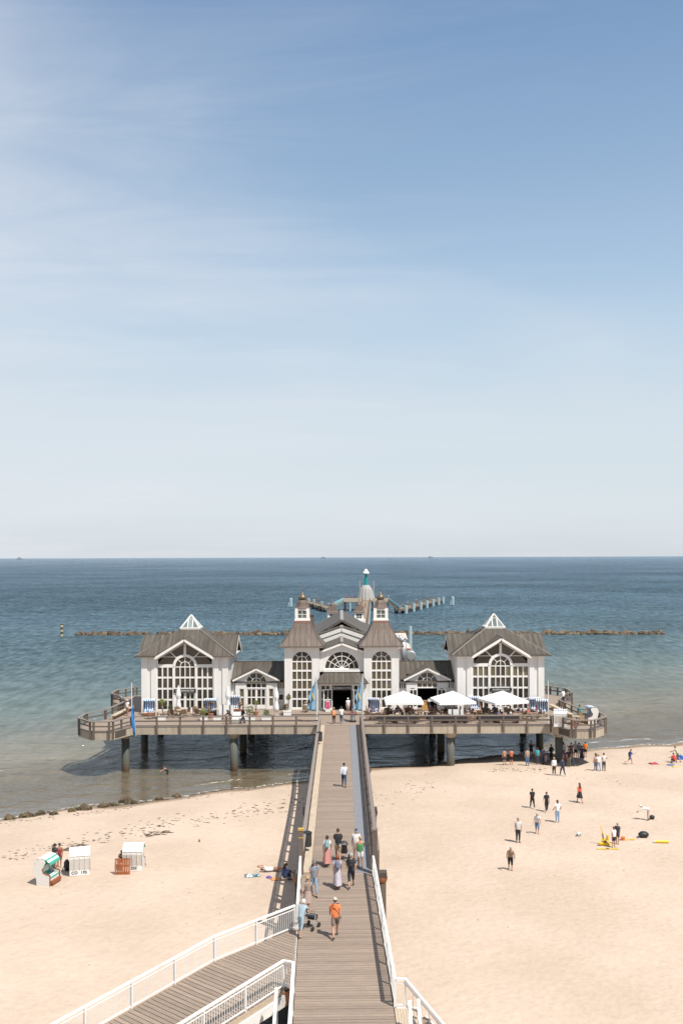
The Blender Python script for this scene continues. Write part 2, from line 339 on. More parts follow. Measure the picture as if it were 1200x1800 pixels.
def wloc(o):
    p = Vector((0, 0, 0))
    while o is not None:
        p = p + o.location; o = o.parent
    return p
def link(name, data, parent=None, loc=None, rz=0.0):
    o = bpy.data.objects.new(name, data); COL.objects.link(o)
    if parent is not None: o.parent = parent
    if loc is not None: o.location = loc
    if rz: o.rotation_euler.z = rz
    return o
def tag(o, label, cat, group=None, kind=None):
    if label: o['label'] = label
    if cat: o['category'] = cat
    if group: o['group'] = group
    if kind: o['kind'] = kind
    return o
def thing(name, loc, label, cat, group=None, rz=0.0):
    o = bpy.data.objects.new(name, None); COL.objects.link(o); o.location = loc; o.rotation_euler.z = rz
    o.empty_display_size = .3
    return tag(o, label, cat, group)
KIDS = {}
def copy_tree(src, loc=None, rz=None, label=None, group=None, parent=None):
    if parent is None: KIDS.clear()
    if not KIDS:
        for o in bpy.data.objects:
            if o.parent is not None: KIDS.setdefault(o.parent.name, []).append(o)
    c = src.copy(); COL.objects.link(c)
    if parent is not None: c.parent = parent
    if loc is not None: c.location = loc
    if rz is not None: c.rotation_euler.z = rz
    if label: c['label'] = label
    if group: c['group'] = group
    for ch in KIDS.get(src.name, []): copy_tree(ch, parent=c)
    return c
def text(name, s, size, loc, rot, material, parent, ext=.01, sx=1.0, bold=.004):
    """flat lettering turned into mesh"""
    cu = bpy.data.curves.new(name, 'FONT'); cu.body = s; cu.size = size; cu.extrude = ext; cu.align_x = 'CENTER'; cu.align_y = 'CENTER'; cu.offset = bold * size; cu.space_character = 1.12
    o = bpy.data.objects.new(name, cu); COL.objects.link(o)
    dg = bpy.context.evaluated_depsgraph_get(); me = bpy.data.meshes.new_from_object(o.evaluated_get(dg)); bpy.data.objects.remove(o); bpy.data.curves.remove(cu)
    me.materials.clear(); me.materials.append(material); me.name = name
    o = link(name, me, parent, loc); o.rotation_euler = rot; o.scale.x = sx
    return o

# ------------------------------------------------------------------ ground, sea
def axis(lst):
    r = []
    for a, b, st in lst:
        x = a
        while x < b - 1e-6: r.append(x); x += st
    r.append(lst[-1][1]); return r
def sheet(name, xs, ys, zf, material, sf):
    vs = [(x, y, zf(x, y)) for y in ys for x in xs]; n = len(xs)
    fs = [(j * n + i, j * n + i + 1, (j + 1) * n + i + 1, (j + 1) * n + i) for j in range(len(ys) - 1) for i in range(n - 1)]
    me = bpy.data.meshes.new(name); me.from_pydata(vs, [], fs)
    a = me.attributes.new('shore', 'FLOAT', 'POINT'); a.data.foreach_set('value', [sf(p[0], p[1]) for p in vs])
    me.materials.append(material)
    for p in me.polygons: p.use_smooth = True
    o = link(name, me); o['kind'] = 'structure'; return o

def sand_material():
    m = bpy.data.materials.new('beach_sand'); m.use_nodes = True; t = m.node_tree; b = t.nodes['Principled BSDF']
    b.inputs['Roughness'].default_value = .95; b.inputs['Specular IOR Level'].default_value = .15
    c = N(t, 'ShaderNodeTexCoord'); a = N(t, 'ShaderNodeAttribute', attribute_name='shore')
    n1 = N(t, 'ShaderNodeTexNoise'); n1.inputs['Scale'].default_value = .13; n1.inputs['Detail'].default_value = 5
    n2 = N(t, 'ShaderNodeTexNoise'); n2.inputs['Scale'].default_value = 2.2; n2.inputs['Detail'].default_value = 6; n2.inputs['Roughness'].default_value = .65
    for n in (n1, n2): t.links.new(c.outputs['Object'], n.inputs['Vector'])
    r = N(t, 'ShaderNodeValToRGB'); e = r.color_ramp; e.elements[0].position = .36; e.elements[0].color = (.458, .360, .280, 1); e.elements[1].position = .64; e.elements[1].color = (.524, .418, .332, 1)
    t.links.new(n1.outputs['Fac'], r.inputs[0])
    mr = N(t, 'ShaderNodeMapRange'); mr.inputs[1].default_value = .3; mr.inputs[2].default_value = .7; mr.inputs[3].default_value = .93; mr.inputs[4].default_value = 1.06
    t.links.new(n2.outputs['Fac'], mr.inputs[0])
    sc = N(t, 'ShaderNodeVectorMath', operation='SCALE'); t.links.new(r.outputs[0], sc.inputs[0]); t.links.new(mr.outputs[0], sc.inputs['Scale'])
    # damp band by the water
    ad = N(t, 'ShaderNodeMath', operation='MULTIPLY_ADD'); t.links.new(n1.outputs['Fac'], ad.inputs[0]); ad.inputs[1].default_value = 5.0; ad.inputs[2].default_value = -2.5
    su = N(t, 'ShaderNodeMath', operation='ADD'); t.links.new(a.outputs['Fac'], su.inputs[0]); t.links.new(ad.outputs[0], su.inputs[1])
    wet = N(t, 'ShaderNodeMapRange', interpolation_type='SMOOTHSTEP'); wet.inputs[1].default_value = -2.6; wet.inputs[2].default_value = -.6
    t.links.new(su.outputs[0], wet.inputs[0])
    mx = N(t, 'ShaderNodeMixRGB'); mx.inputs[2].default_value = (.24, .175, .12, 1); t.links.new(wet.outputs[0], mx.inputs[0]); t.links.new(sc.outputs[0], mx.inputs[1])
    t.links.new(mx.outputs[0], b.inputs['Base Color'])
    n3 = N(t, 'ShaderNodeTexNoise'); n3.inputs['Scale'].default_value = 1.5; n3.inputs['Detail'].default_value = 5; n3.inputs['Roughness'].default_value = .6
    vo = N(t, 'ShaderNodeTexVoronoi', feature='SMOOTH_F1'); vo.inputs['Scale'].default_value = 3.1; vo.inputs['Randomness'].default_value = 1
    for n in (n3, vo): t.links.new(c.outputs['Object'], n.inputs['Vector'])
    sm = N(t, 'ShaderNodeMath', operation='MULTIPLY_ADD'); sm.inputs[1].default_value = .5
    t.links.new(vo.outputs['Distance'], sm.inputs[0]); t.links.new(n3.outputs['Fac'], sm.inputs[2])
    bp = N(t, 'ShaderNodeBump'); bp.inputs['Strength'].default_value = .50; bp.inputs['Distance'].default_value = .14
    t.links.new(sm.outputs[0], bp.inputs['Height']); t.links.new(bp.outputs[0], b.inputs['Normal'])
    return m
def water_material():
    m = bpy.data.materials.new('sea_water'); m.use_nodes = True; t = m.node_tree; t.nodes.remove(t.nodes['Principled BSDF']); mo = t.nodes['Material Output']
    a = N(t, 'ShaderNodeAttribute', attribute_name='shore'); c = N(t, 'ShaderNodeTexCoord'); L = t.links.new
    def noise(scl, st=(1, 1, 1), rot=0, det=4, rough=.55):
        mp_ = N(t, 'ShaderNodeMapping'); mp_.inputs['Scale'].default_value = st; mp_.inputs['Rotation'].default_value = (0, 0, rot)
        n = N(t, 'ShaderNodeTexNoise'); n.inputs['Scale'].default_value = scl; n.inputs['Detail'].default_value = det; n.inputs['Roughness'].default_value = rough
        L(c.outputs['Object'], mp_.inputs[0]); L(mp_.outputs[0], n.inputs['Vector']); return n.outputs['Fac']
    def math_(op, x, y=None, z=None):
        n = N(t, 'ShaderNodeMath', operation=op)
        for k, v in enumerate((x, y, z)):
            if v is None: continue
            if isinstance(v, (int, float)): n.inputs[k].default_value = v
            else: L(v, n.inputs[k])
        return n.outputs[0]
    def rng(x, a0, a1, b0, b1, smooth=True):
        n = N(t, 'ShaderNodeMapRange', interpolation_type='SMOOTHSTEP' if smooth else 'LINEAR'); L(x, n.inputs[0])
        for k, v in enumerate((a0, a1, b0, b1)): n.inputs[k + 1].default_value = v
        return n.outputs[0]
    sh = a.outputs['Fac']
    # colour of the water body: sandy green, green, then blue offshore, in broad wandering patches
    lg = math_('LOGARITHM', math_('MAXIMUM', sh, 1.0), 10.0)
    patch = noise(.014, (.8, 1.2, 1), .4, 6, .62)
    k = math_('DIVIDE', math_('ADD', lg, math_('MULTIPLY_ADD', patch, .5, -.25)), 4.0)
    r = N(t, 'ShaderNodeValToRGB'); L(k, r.inputs[0]); e = r.color_ramp
    e.elements[0].position = .0; e.elements[0].color = (.240, .200, .132, 1); e.elements[1].position = 1; e.elements[1].color = (.10, .145, .18, 1)
    for p, cl in ((.30, (.232, .196, .137, 1)), (.385, (.180, .178, .142, 1)), (.45, (.118, .155, .145, 1)), (.52, (.080, .126, .142, 1)), (.60, (.062, .108, .138, 1)), (.76, (.070, .112, .150, 1))):
        q = e.elements.new(p); q.color = cl
    body = N(t, 'ShaderNodeBsdfDiffuse'); L(r.outputs[0], body.inputs[0])
    # waves of four sizes; short crests roll in along the beach
    w1 = noise(.8, (.5, 1.5, 1), .45); w2 = noise(2.8, (.55, 1.35, 1), .2); w3 = noise(.22, (.8, 1.3, 1), .35, 5, .62); w4 = noise(.06, (.7, 1.3, 1), .3, 5, .65)
    far = rng(lg, 1.7, 2.7, 1.0, 2.6)
    h = math_('ADD', math_('ADD', math_('MULTIPLY', w1, 1.0), math_('MULTIPLY', w2, .55)), math_('MULTIPLY', math_('MULTIPLY', w3, 2.4), far))
    h = math_('ADD', h, math_('MULTIPLY', math_('MULTIPLY', w4, 5.0), far))
    ph = math_('ADD', math_('MULTIPLY', sh, 1.15), math_('MULTIPLY', noise(.12, (1, 1, 1), 0, 3), 16.0))
    cs = math_('POWER', math_('MULTIPLY_ADD', math_('SINE', ph), .5, .5), 2.5)
    h = math_('ADD', h, math_('MULTIPLY', cs, rng(sh, 45, 3, 0.0, .55)))
    wind = rng(noise(.005, (.8, 1.1, 1), .3, 6, .65), .36, .64, .50, 1.15)
    stg = math_('MULTIPLY', rng(sh, 0, 12, .6, 1.15), wind)
    bp = N(t, 'ShaderNodeBump'); bp.inputs['Distance'].default_value = .62; L(stg, bp.inputs['Strength']); L(h, bp.inputs['Height'])
    L(bp.outputs[0], body.inputs['Normal'])
    tr = N(t, 'ShaderNodeBsdfTransparent'); tr.inputs[0].default_value = (.80, .80, .70, 1)
    al = rng(sh, -.3, 26, .12, 1.0, False)
    mx = N(t, 'ShaderNodeMixShader'); L(al, mx.inputs[0]); L(tr.outputs[0], mx.inputs[1]); L(body.outputs[0], mx.inputs[2])
    fr = N(t, 'ShaderNodeFresnel'); fr.inputs[0].default_value = 1.33; L(bp.outputs[0], fr.inputs['Normal'])
    gl = N(t, 'ShaderNodeBsdfGlossy'); gl.inputs['Roughness'].default_value = .10; gl.inputs[0].default_value = (.80, .90, 1, 1); L(bp.outputs[0], gl.inputs['Normal'])
    # a wind-ruffled sea shows the eye tilted facets, so it mirrors less with distance; raised far out in place of haze
    ff = math_('MULTIPLY', math_('MINIMUM', fr.outputs[0], .62), math_('ADD', rng(lg, 1.2, 2.5, .95, .64), rng(lg, 2.7, 3.8, 0, .55)))
    # noise puts the bright and dark sides of wavelets into colour and mirror strength
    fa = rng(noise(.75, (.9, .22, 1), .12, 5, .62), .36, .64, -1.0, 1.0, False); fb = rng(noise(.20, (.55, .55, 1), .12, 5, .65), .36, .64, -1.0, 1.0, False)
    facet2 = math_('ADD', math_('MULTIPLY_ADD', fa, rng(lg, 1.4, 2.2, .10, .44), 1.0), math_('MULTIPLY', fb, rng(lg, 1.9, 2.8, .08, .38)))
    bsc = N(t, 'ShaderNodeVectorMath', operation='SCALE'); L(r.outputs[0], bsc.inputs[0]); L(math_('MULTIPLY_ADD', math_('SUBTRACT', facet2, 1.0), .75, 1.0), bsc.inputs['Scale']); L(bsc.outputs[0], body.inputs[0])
    ff = math_('MINIMUM', math_('MULTIPLY', ff, math_('MAXIMUM', facet2, .1)), .95)
    m2 = N(t, 'ShaderNodeMixShader'); L(ff, m2.inputs[0]); L(mx.outputs[0], m2.inputs[1]); L(gl.outputs[0], m2.inputs[2])
    fo = N(t, 'ShaderNodeBsdfDiffuse'); fo.inputs[0].default_value = (.72, .70, .66, 1)
    se = math_('ADD', sh, math_('MULTIPLY_ADD', noise(.5, (1, 1, 1), 0, 4), 1.6, -.8))
    band = math_('MULTIPLY', rng(se, -.25, .1, 0, 1), rng(se, .75, .35, 0, 1))
    band2 = math_('MULTIPLY', math_('MULTIPLY', rng(se, 3.0, 3.3, 0, 1), rng(se, 3.8, 3.5, 0, 1)), rng(noise(.16, (1, 1, 1), 0, 2), .54, .60, 0, 1))
    fm = math_('MULTIPLY', math_('MULTIPLY', math_('MAXIMUM', band, band2), rng(noise(2.4, (1, 1, 1), 0, 5, .7), .45, .62, 0, 1)), .75)
    m3 = N(t, 'ShaderNodeMixShader'); L(fm, m3.inputs[0]); L(m2.outputs[0], m3.inputs[1]); L(fo.outputs[0], m3.inputs[2])
    L(m3.outputs[0], mo.inputs['Surface']); return m
BIGX = [-60000, -12000, -3000, -900, -300, -150]
xs = BIGX + axis([(-90, 90, .8)]) + [150, 300, 900, 3000, 12000, 60000]
ys = [-400, -100, -20, 10] + axis([(24, 130, .8)]) + [140, 170, 220, 400, 1200, 5000, 20000, 60000]
sheet('beach_ground', xs, ys, gz, sand_material(), shore_s)
xs = BIGX + axis([(-90, 90, 2)]) + [150, 300, 900, 3000, 12000, 60000]
ys = axis([(40, 200, 2)]) + [260, 400, 700, 1200, 2500, 5000, 10000, 20000, 40000, 60000]
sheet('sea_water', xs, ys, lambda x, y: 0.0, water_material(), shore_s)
# ------------------------------------------------------------------ pier platform
XC = 0.25; DZ = 4.7
half = [(21.05, 100.5), (22.5, 97.4), (24.5, 97.4), (26.2, 99.6), (26.2, 102.2), (24.7, 104.6), (24.0, 111.0), (25.4, 115.2),
        (27.0, 117.4), (27.0, 120.4), (25.4, 122.6), (22.5, 123.4), (14, 124), (13, 158)]
outl = [(XC + x, y) for x, y in half] + [(XC - x, y) for x, y in reversed(half)]
pier = thing('pier_platform', (XC, 112, 0), 'wide timber pier platform on round concrete columns carrying the white pavilions', 'pier')
mb = MB(); mb.prism_z([(x, y) for x, y in outl], DZ - .10, DZ); mb.build('terrace_deck', M['deck_plain'], pier)
ins = [(XC + (x - XC) * .988, 100.85 + (y - 100.5) * .985 if y > 100 else y + .25) for x, y in outl]
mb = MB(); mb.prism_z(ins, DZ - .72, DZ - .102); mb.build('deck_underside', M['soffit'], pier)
def fascia_run(p, q, step=2.35):
    p = Vector((*p, 0)); q = Vector((*q, 0)); L = (q - p).length; n = max(1, round(L / step)); d = (q - p) / n
    for i in range(n):
        a = p + d * i; b = p + d * (i + 1); e = d.normalized() * .02
        MB().bar((a.x + e.x, a.y + e.y, DZ - .47), (b.x - e.x, b.y - e.y, DZ - .47), .22, .76).build('fascia_panel', M['concrete'], pier)
def cap_run(p, q):
    MB().bar((*p, DZ - .03), (*q, DZ - .03), .30, .075).build('edge_board', M['railtop'], pier)
nO = len(outl)
for i in range(nO):
    a, b = outl[i], outl[(i + 1) % nO]
    if i == nO - 1:
        for s in ((XC - 21.05, -2.15), (2.2, XC + 21.05)): fascia_run((s[0], 100.5), (s[1], 100.5)); cap_run((s[0], 100.5), (s[1], 100.5))
    elif a[1] < 124.2 and b[1] < 124.2: fascia_run(a, b); cap_run(a, b)
for row, y in enumerate((101.2, 111.0, 121.0, 131, 141, 151)):
    for x in (-22.0, -11.0, -1.9, 2.4, 11.0, 22.0) if row else (-22.0, -11.0, 11.0, 22.0):
        if row > 2 and abs(x) > 15: continue
        zb = min(gz(x + XC, y), 0) - 1.2
        c = MB().lathe([(.40, zb), (.40, DZ - 1.35)], (x + XC, y, 0), 18).build('column', M['pillar'], pier, True)
        if row == 0 or abs(x) > 3: MB().lathe([(.42, DZ - 1.35), (.46, DZ - 1.25), (.75, DZ - .98), (.75, DZ - .73)], (x + XC, y, 0), 18).build('capital', M['concrete'], c)
    wx = 23.5 if row < 3 else 12
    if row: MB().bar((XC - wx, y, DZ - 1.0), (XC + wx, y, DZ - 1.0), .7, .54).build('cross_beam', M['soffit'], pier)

def wood_rail(name_label, pts, group=None, posts=2.35, h=.98, first=True, last=True):
    p0 = Vector(pts[0]); t = thing('timber_railing', (p0.x, p0.y, p0.z), name_label, 'railing', group)
    pl = []
    for a, b in zip(pts, pts[1:]):
        a = Vector(a); b = Vector(b); n = max(1, round((b - a).length / posts)); d = (b - a) / n
        for i in range(n + 1):
            q = a + d * i
            if i == n and b != Vector(pts[-1]): q = b - d.normalized() * .25
            if i == 0 and a != p0: q = a + d.normalized() * .25
            pl.append(q)
        e = d.normalized() * .02; up = Vector((0, 0, 1))
        MB().bar(a + e + up * h, b - e + up * h, .24, .09).build('top_rail', M['railtop'], t)
        MB().bar(a + e + up * (h * .52), b - e + up * (h * .52), .07, .13).build('mid_rail', M['rail'], t)
    for q in pl: MB().box(q.x - .09, q.x + .09, q.y - .09, q.y + .09, q.z - .72, q.z + h - .05).build('post', M['rail'], t)
    return t
o = .14
L_ = lambda s, pts: [(XC + s * x, y, DZ) for x, y in pts]
wood_rail('brown timber railing along the front edge left of the walkway', [(XC - 21.0, 100.32, DZ), (-2.05, 100.32, DZ)])
wood_rail('brown timber railing along the front edge right of the walkway', [(2.1, 100.32, DZ), (XC + 21.0, 100.32, DZ)])
for s, side in ((-1, 'left'), (1, 'right')):
    wood_rail('brown timber railing around the %s front bay of the platform' % side, L_(s, [(21.25, 100.3), (22.5, 97.2), (24.5, 97.2), (26.35, 99.5), (26.35, 102.3), (24.9, 104.7)]), posts=2.0)
    wood_rail('brown timber railing along the %s flank of the platform' % side, L_(s, [(24.85, 104.9), (24.15, 111.0), (25.55, 115.1)]), posts=1.8)
    wood_rail('brown timber railing around the rear bay on the %s' % side, L_(s, [(25.6, 115.3), (27.15, 117.4), (27.15, 120.4), (25.5, 122.8), (22.5, 123.6)]), posts=1.8)
    # pale bench wall running back along the flank
    b = thing('bench_wall', (XC + s * 23.2, 108, DZ), 'pale low timber bench running along the %s flank of the terrace' % side, 'bench')
    MB().bar((XC + s * 24.0, 104.4, DZ + .42), (XC + s * 23.3, 111.5, DZ + .42), .5, .08).build('seat', M['board'], b)
    MB().bar((XC + s * 24.15, 104.4, DZ + .2), (XC + s * 23.45, 111.5, DZ + .2), .12, .36).build('backboard', M['board'], b)

# ------------------------------------------------------------------ restaurant building
rest = thing('pier_restaurant', (XC, 110, DZ), 'white pier restaurant with two entrance towers and copper roofed pavilions', 'restaurant')
M['awn'] = mat('pale_awning', (.56, .46, .40), .8, .08)
M['awn_edge'] = mat('rust_valance', (.40, .13, .07), .8, .1)
def bld(name, mb, m, parent=None, smooth=False, label=None):
    o = mb.build(name, m, parent or rest, smooth)
    if label: o['label'] = label
    return o
def arc(cx, cz, r, a0, a1, n):
    return [(cx + r * math.cos(a0 + (a1 - a0) * i / n), cz + r * math.sin(a0 + (a1 - a0) * i / n)) for i in range(n + 1)]
class Win:
    def __init__(s, name, y, label=None, glass='glass', parent=None):
        s.name = name; s.y = y; s.mb = MB(); s.panes = []; s.label = label; s.glass = glass; s.parent = parent or rest
    def bar(s, x0, x1, z0, z1, d0=-.06, d1=.06):
        s.mb.box(x0, x1, s.y + d0, s.y + d1, z0, z1)
    def band(s, cx, cz, r0, r1, a0, a1, d0=-.06, d1=.06, n=18):
        s.mb.prism_y(arc(cx, cz, r1, a0, a1, n) + arc(cx, cz, r0, a1, a0, n), s.y + d0, s.y + d1)
    def spoke(s, cx, cz, r0, r1, a, w=.07, d0=-.055, d1=.055):
        c, sn = math.cos(a), math.sin(a)
        s.mb.prism_y([(cx + c * r0 - sn * w / 2, cz + sn * r0 + c * w / 2), (cx + c * r1 - sn * w / 2, cz + sn * r1 + c * w / 2),
                      (cx + c * r1 + sn * w / 2, cz + sn * r1 - c * w / 2), (cx + c * r0 + sn * w / 2, cz + sn * r0 - c * w / 2)], s.y + d0, s.y + d1)
    def pane(s, poly, glass=None): s.panes.append((poly, glass or s.glass))
    def rect(s, x0, x1, z0, z1, glass=None): s.pane([(x0, z0), (x1, z0), (x1, z1), (x0, z1)], glass)
    def sector(s, cx, cz, r0, r1, a0, a1, glass=None):
        s.pane(arc(cx, cz, r1, a0, a1, 6) + (arc(cx, cz, r0, a1, a0, 6) if r0 > .01 else [(cx, cz)]), glass)
    def done(s):
        o = s.mb.build(s.name, M['trim'], s.parent)
        if s.label: o['label'] = s.label
        for poly, g in s.panes:
            MB().prism_y(poly, s.y + .015, s.y + .03).build('pane', M[g], o)
        return o
PI = math.pi
def fan(W, cx, cz, R1, R0, n_out, n_in, bw=.07):
    W.band(cx, cz, R0 - bw / 2, R0 + bw / 2, 0, PI)
    for i in range(1, n_out):
        a = PI * i / n_out; W.spoke(cx, cz, R0, R1 + .03, a)
    for i in range(1, n_in): W.spoke(cx, cz, 0, R0, PI * i / n_in)
    for i in range(n_out): W.sector(cx, cz, R0, R1 + .02, PI * i / n_out, PI * (i + 1) / n_out)
    for i in range(n_in): W.sector(cx, cz, 0, R0, PI * i / n_in, PI * (i + 1) / n_in)

def hip_bar(p, q, w=.12, name='hip_ridge', parent=None, m='seam'):
    MB().bar(p, q, w, .07).build(name, M[m], parent or rest)

def pavilion(cx, sign, side):
    yf, hw = 109.0, 4.77; yc = yf + hw; yb = yf + 2 * hw; z0, ze = DZ, 10.9
    # walls: two piers in front with pilasters, plain sides and back
    mb = MB()
    for s in (-1, 1):
        a, b = sorted((cx + s * 3.12, cx + s * hw)); mb.box(a, b, yf, yf + .3, z0, ze)
    mb.box(cx - hw, cx - hw + .3, yf + .3, yb, z0, ze); mb.box(cx + hw - .3, cx + hw, yf + .3, yb, z0, ze); mb.box(cx - hw + .3, cx + hw - .3, yb - .3, yb, z0, ze)
    mb.box(cx - 3.12, cx + 3.12, yf + .02, yf + .3, z0, 5.0)
    bld('wall', mb, M['wall'], label='white walls of the %s pavilion' % side)
    for s in (-1, 1):
        for x in (3.42, 4.42):
            MB().box(cx + s * x - (.28 if x < 4 else .33), cx + s * x + (.28 if x < 4 else .33), yf - .12, yf - .002, z0, ze - .05).build('pilaster', M['wall'], rest)
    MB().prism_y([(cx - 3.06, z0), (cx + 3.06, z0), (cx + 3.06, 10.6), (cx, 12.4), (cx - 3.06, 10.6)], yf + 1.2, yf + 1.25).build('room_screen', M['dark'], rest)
    # the tall glazed gable
    W = Win('window', yf + .10, 'tall gabled window of the %s pavilion' % side)
    rows = [(8.64, 9.65), (7.42, 8.45), (6.21, 7.23), (5.06, 6.02)]
    cols = [(1.36, 1.82), (1.96, 2.40), (2.54, 3.00)]
    for s in (-1, 1):
        for (a, b) in cols:
            for k, (c, d) in enumerate(rows):
                x0, x1 = sorted((cx + s * a, cx + s * b)); W.rect(x0 - .02, x1 + .02, c - .02, d + .02, 'curtain' if (k == 0 and side == 'right') else None)
        for a, b in ((1.82, 1.96), (2.40, 2.54), (3.0, 3.12), (1.08, 1.36)):
            x0, x1 = sorted((cx + s * a, cx + s * b)); W.bar(x0, x1, 5.0, 9.68, -.08 if b > 1.4 else -.14, .06)
        for z, h in ((9.65, .34), (8.45, .19), (7.23, .19), (6.02, .19), (5.0, .08)):
            z1 = z + h if z > 9 else z + (.19 if z > 5.5 else .06)
            x0, x1 = sorted((cx + s * 1.36, cx + s * 3.12)); W.bar(x0, x1, z, z1, -.10 if z > 9 else -.05, .055)
    ccols = [(.05, .49), (.59, 1.05)]
    for s in (-1, 1):
        for a, b in ccols:
            x0, x1 = sorted((cx + s * a, cx + s * b))
            for k, (c, d) in enumerate(rows[:2]): W.rect(x0 - .02, x1 + .02, c - .02, d + .02, 'curtain' if (k == 0 and side == 'right' and a > .5) else None)
    W.bar(cx - .05, cx + .05, 7.3, 9.7); 
    for s in (-1, 1): W.bar(cx + s * .54 - .05, cx + s * .54 + .05, 7.3, 9.7)
    W.bar(cx - 1.08, cx + 1.08, 9.65, 9.75, -.058, .058); W.bar(cx - 1.08, cx + 1.08, 8.45, 8.64, -.052, .052); W.bar(cx - 1.08, cx + 1.08, 7.27, 7.42, -.052, .052)
    fan(W, cx, 9.75, 1.05, .53, 4, 2)
    W.band(cx, 9.75, 1.05, 1.34, 0, PI, -.14, .05, 24)
    # gable triangle around the arch
    zt = lambda x: 12.55 - .60 * abs(x)
    W.bar(cx - .13, cx + .13, 11.05, 12.5, -.12, .05)
    for s in (-1, 1):
        ang = PI / 4
        lo = [(3.0, 10.0)] + [(1.3 * math.cos(t), 9.75 + 1.3 * math.sin(t)) for t in [.19 + (ang - .19) * i / 6 for i in range(7)]]
        xk = 1.85; lo += [(xk, zt(xk)), ]
        W.pane([(cx + s * x, z) for x, z in lo])
        hi = [(1.3 * math.cos(t), 9.75 + 1.3 * math.sin(t)) for t in [ang + (1.47 - ang) * i / 6 for i in range(7)]] + [(.12, zt(.12)), (xk, zt(xk))]
        W.pane([(cx + s * x, z) for x, z in hi])
        W.spoke(cx, 9.75, 1.25, 2.6, ang if s > 0 else PI - ang, .10, -.09)
        # sloping frame under the roof
        W.mb.prism_y([(cx + s * 3.12, 10.0), (cx + s * 3.12, 10.72), (cx, 12.6), (cx, 12.3), (cx + s * 2.95, 10.53), (cx + s * 2.95, 10.0)], yf - .02, yf + .16)
    W.done()
    D = Win('door', yf + .10, 'glazed double door of the %s pavilion' % side)
    for s in (-1, 1):
        for a, b in ((.13, .50), (.60, .96)):
            x0, x1 = sorted((cx + s * a, cx + s * b))
            D.rect(x0 - .02, x1 + .02, 6.19, 6.87); D.rect(x0 - .02, x1 + .02, 5.25, 6.09)
        for a, b in ((0, .13), (.50, .60), (.96, 1.08)):
            x0, x1 = sorted((cx + s * a, cx + s * b)); D.bar(x0, x1, 4.9, 6.95)
    for z0_, z1_ in ((6.85, 6.95), (6.07, 6.21), (4.9, 5.27)): D.bar(cx - 1.08, cx + 1.08, z0_, z1_, -.055, .055)
    D.done()
    sg = MB().box(cx - 1.2, cx + 1.2, yf - .16, yf - .06, 6.93, 7.31).build('sign_board', M['sign'], rest); sg['label'] = 'black name board of the %s pavilion' % side
    text('lettering', sign, .27, (cx - XC, yf - .17 - 110, 7.12 - DZ), (R(90), 0, 0), M['letter'], rest, .008, .90 if len(sign) < 13 else .80)
    # roof: hipped pyramid crossed by four gables under a glass lantern
    E = hw + .61; zE = 10.92; zl, rl = 13.54, 1.12
    mb = MB()
    c8 = [(cx - E, yc - E), (cx + E, yc - E), (cx + E, yc + E), (cx - E, yc + E)]; t8 = [(cx - rl, yc - rl), (cx + rl, yc - rl), (cx + rl, yc + rl), (cx - rl, yc + rl)]
    # the slopes open where the gables come through in front and behind
    vs = [(x, y, zE) for x, y in c8] + [(x, y, zl) for x, y in t8]
    sl = (zl - zE) / (E - rl)
    def zp(y): return zE + sl * (y - (yc - E))
    k = 3.12; za = 12.84
    yv = yc - E + (za - zE) / sl
    rot = [lambda x, y: (cx + x, yc + y), lambda x, y: (cx - y, yc + x), lambda x, y: (cx - x, yc - y), lambda x, y: (cx + y, yc - x)]
    for f in rot:
        P = lambda x, y, z: (*f(x, y), z)
        apex = P(0, yv - yc, za)
        mb.add([P(-E, -E, zE), P(-k, -E, zE), apex, P(-rl, -rl, zl)], [(0, 1, 2, 3)])
        mb.add([P(k, -E, zE), P(E, -E, zE), P(rl, -rl, zl), apex], [(0, 1, 2, 3)])
        mb.add([apex, P(rl, -rl, zl), P(-rl, -rl, zl)], [(0, 1, 2)])
    rf = bld('roof', mb, M['roof'], label='grey brown copper roof of the %s pavilion' % side)
    so_ = rf.modifiers.new('thickness', 'SOLIDIFY'); so_.thickness = .09; so_.offset = -1
    for f in rot:
        P = lambda x, y, z: (*f(x, y), z)
        gm = MB(); ye = -E - .05
        for s in (-1, 1):
            gm.add([P(0, ye, za + .03), P(s * (k + .22), ye, za + .03 - .615 * (k + .22)), P(s * k * 1.0, -E + .35, za + .03 - .615 * k), P(0, yv - yc + .04, za + .03)], [(0, 1, 2, 3)] if s < 0 else [(3, 2, 1, 0)])
        g = gm.build('gable_roof', M['roof'], rest); md = g.modifiers.new('thickness', 'SOLIDIFY'); md.thickness = .08; md.offset = 0
        for s in (-1, 1):
            a, b = P(0, ye + .03, za - .16), P(s * (k + .1), ye + .03, za - .16 - .615 * (k + .1)); MB().bar(a, b, .10, .26).build('barge_board', M['trim'], rest)
            hip_bar(P(s * E, -E, zE + .05), P(s * rl, -rl, zl + .03), .14, 'hip_ridge', None, 'hip') if s > 0 else None
        hip_bar(P(0, ye, za + .07), P(0, yv - yc + .1, za + .07), .1)
        # soffit and gutter along the eave either side of the gable
        for s in (-1, 1):
            x0, x1 = s * k, s * (E + .04)
            MB().bar(P(x0, -E - .03, zE - .03), P(x1, -E - .03, zE - .03), .12, .12).build('gutter', M['seam'], rest)
    MB().prism_z([(cx - E + .08, yc - E + .08), (cx - k, yc - E + .08), (cx - k, yf + .05), (cx + k, yf + .05), (cx + k, yc - E + .08), (cx + E - .08, yc - E + .08),
                  (cx + E - .08, yc + E - .08), (cx - E + .08, yc + E - .08)], zE - .14, zE - .08).build('soffit', M['trim'], rest)
    # standing seams
    sm = MB()
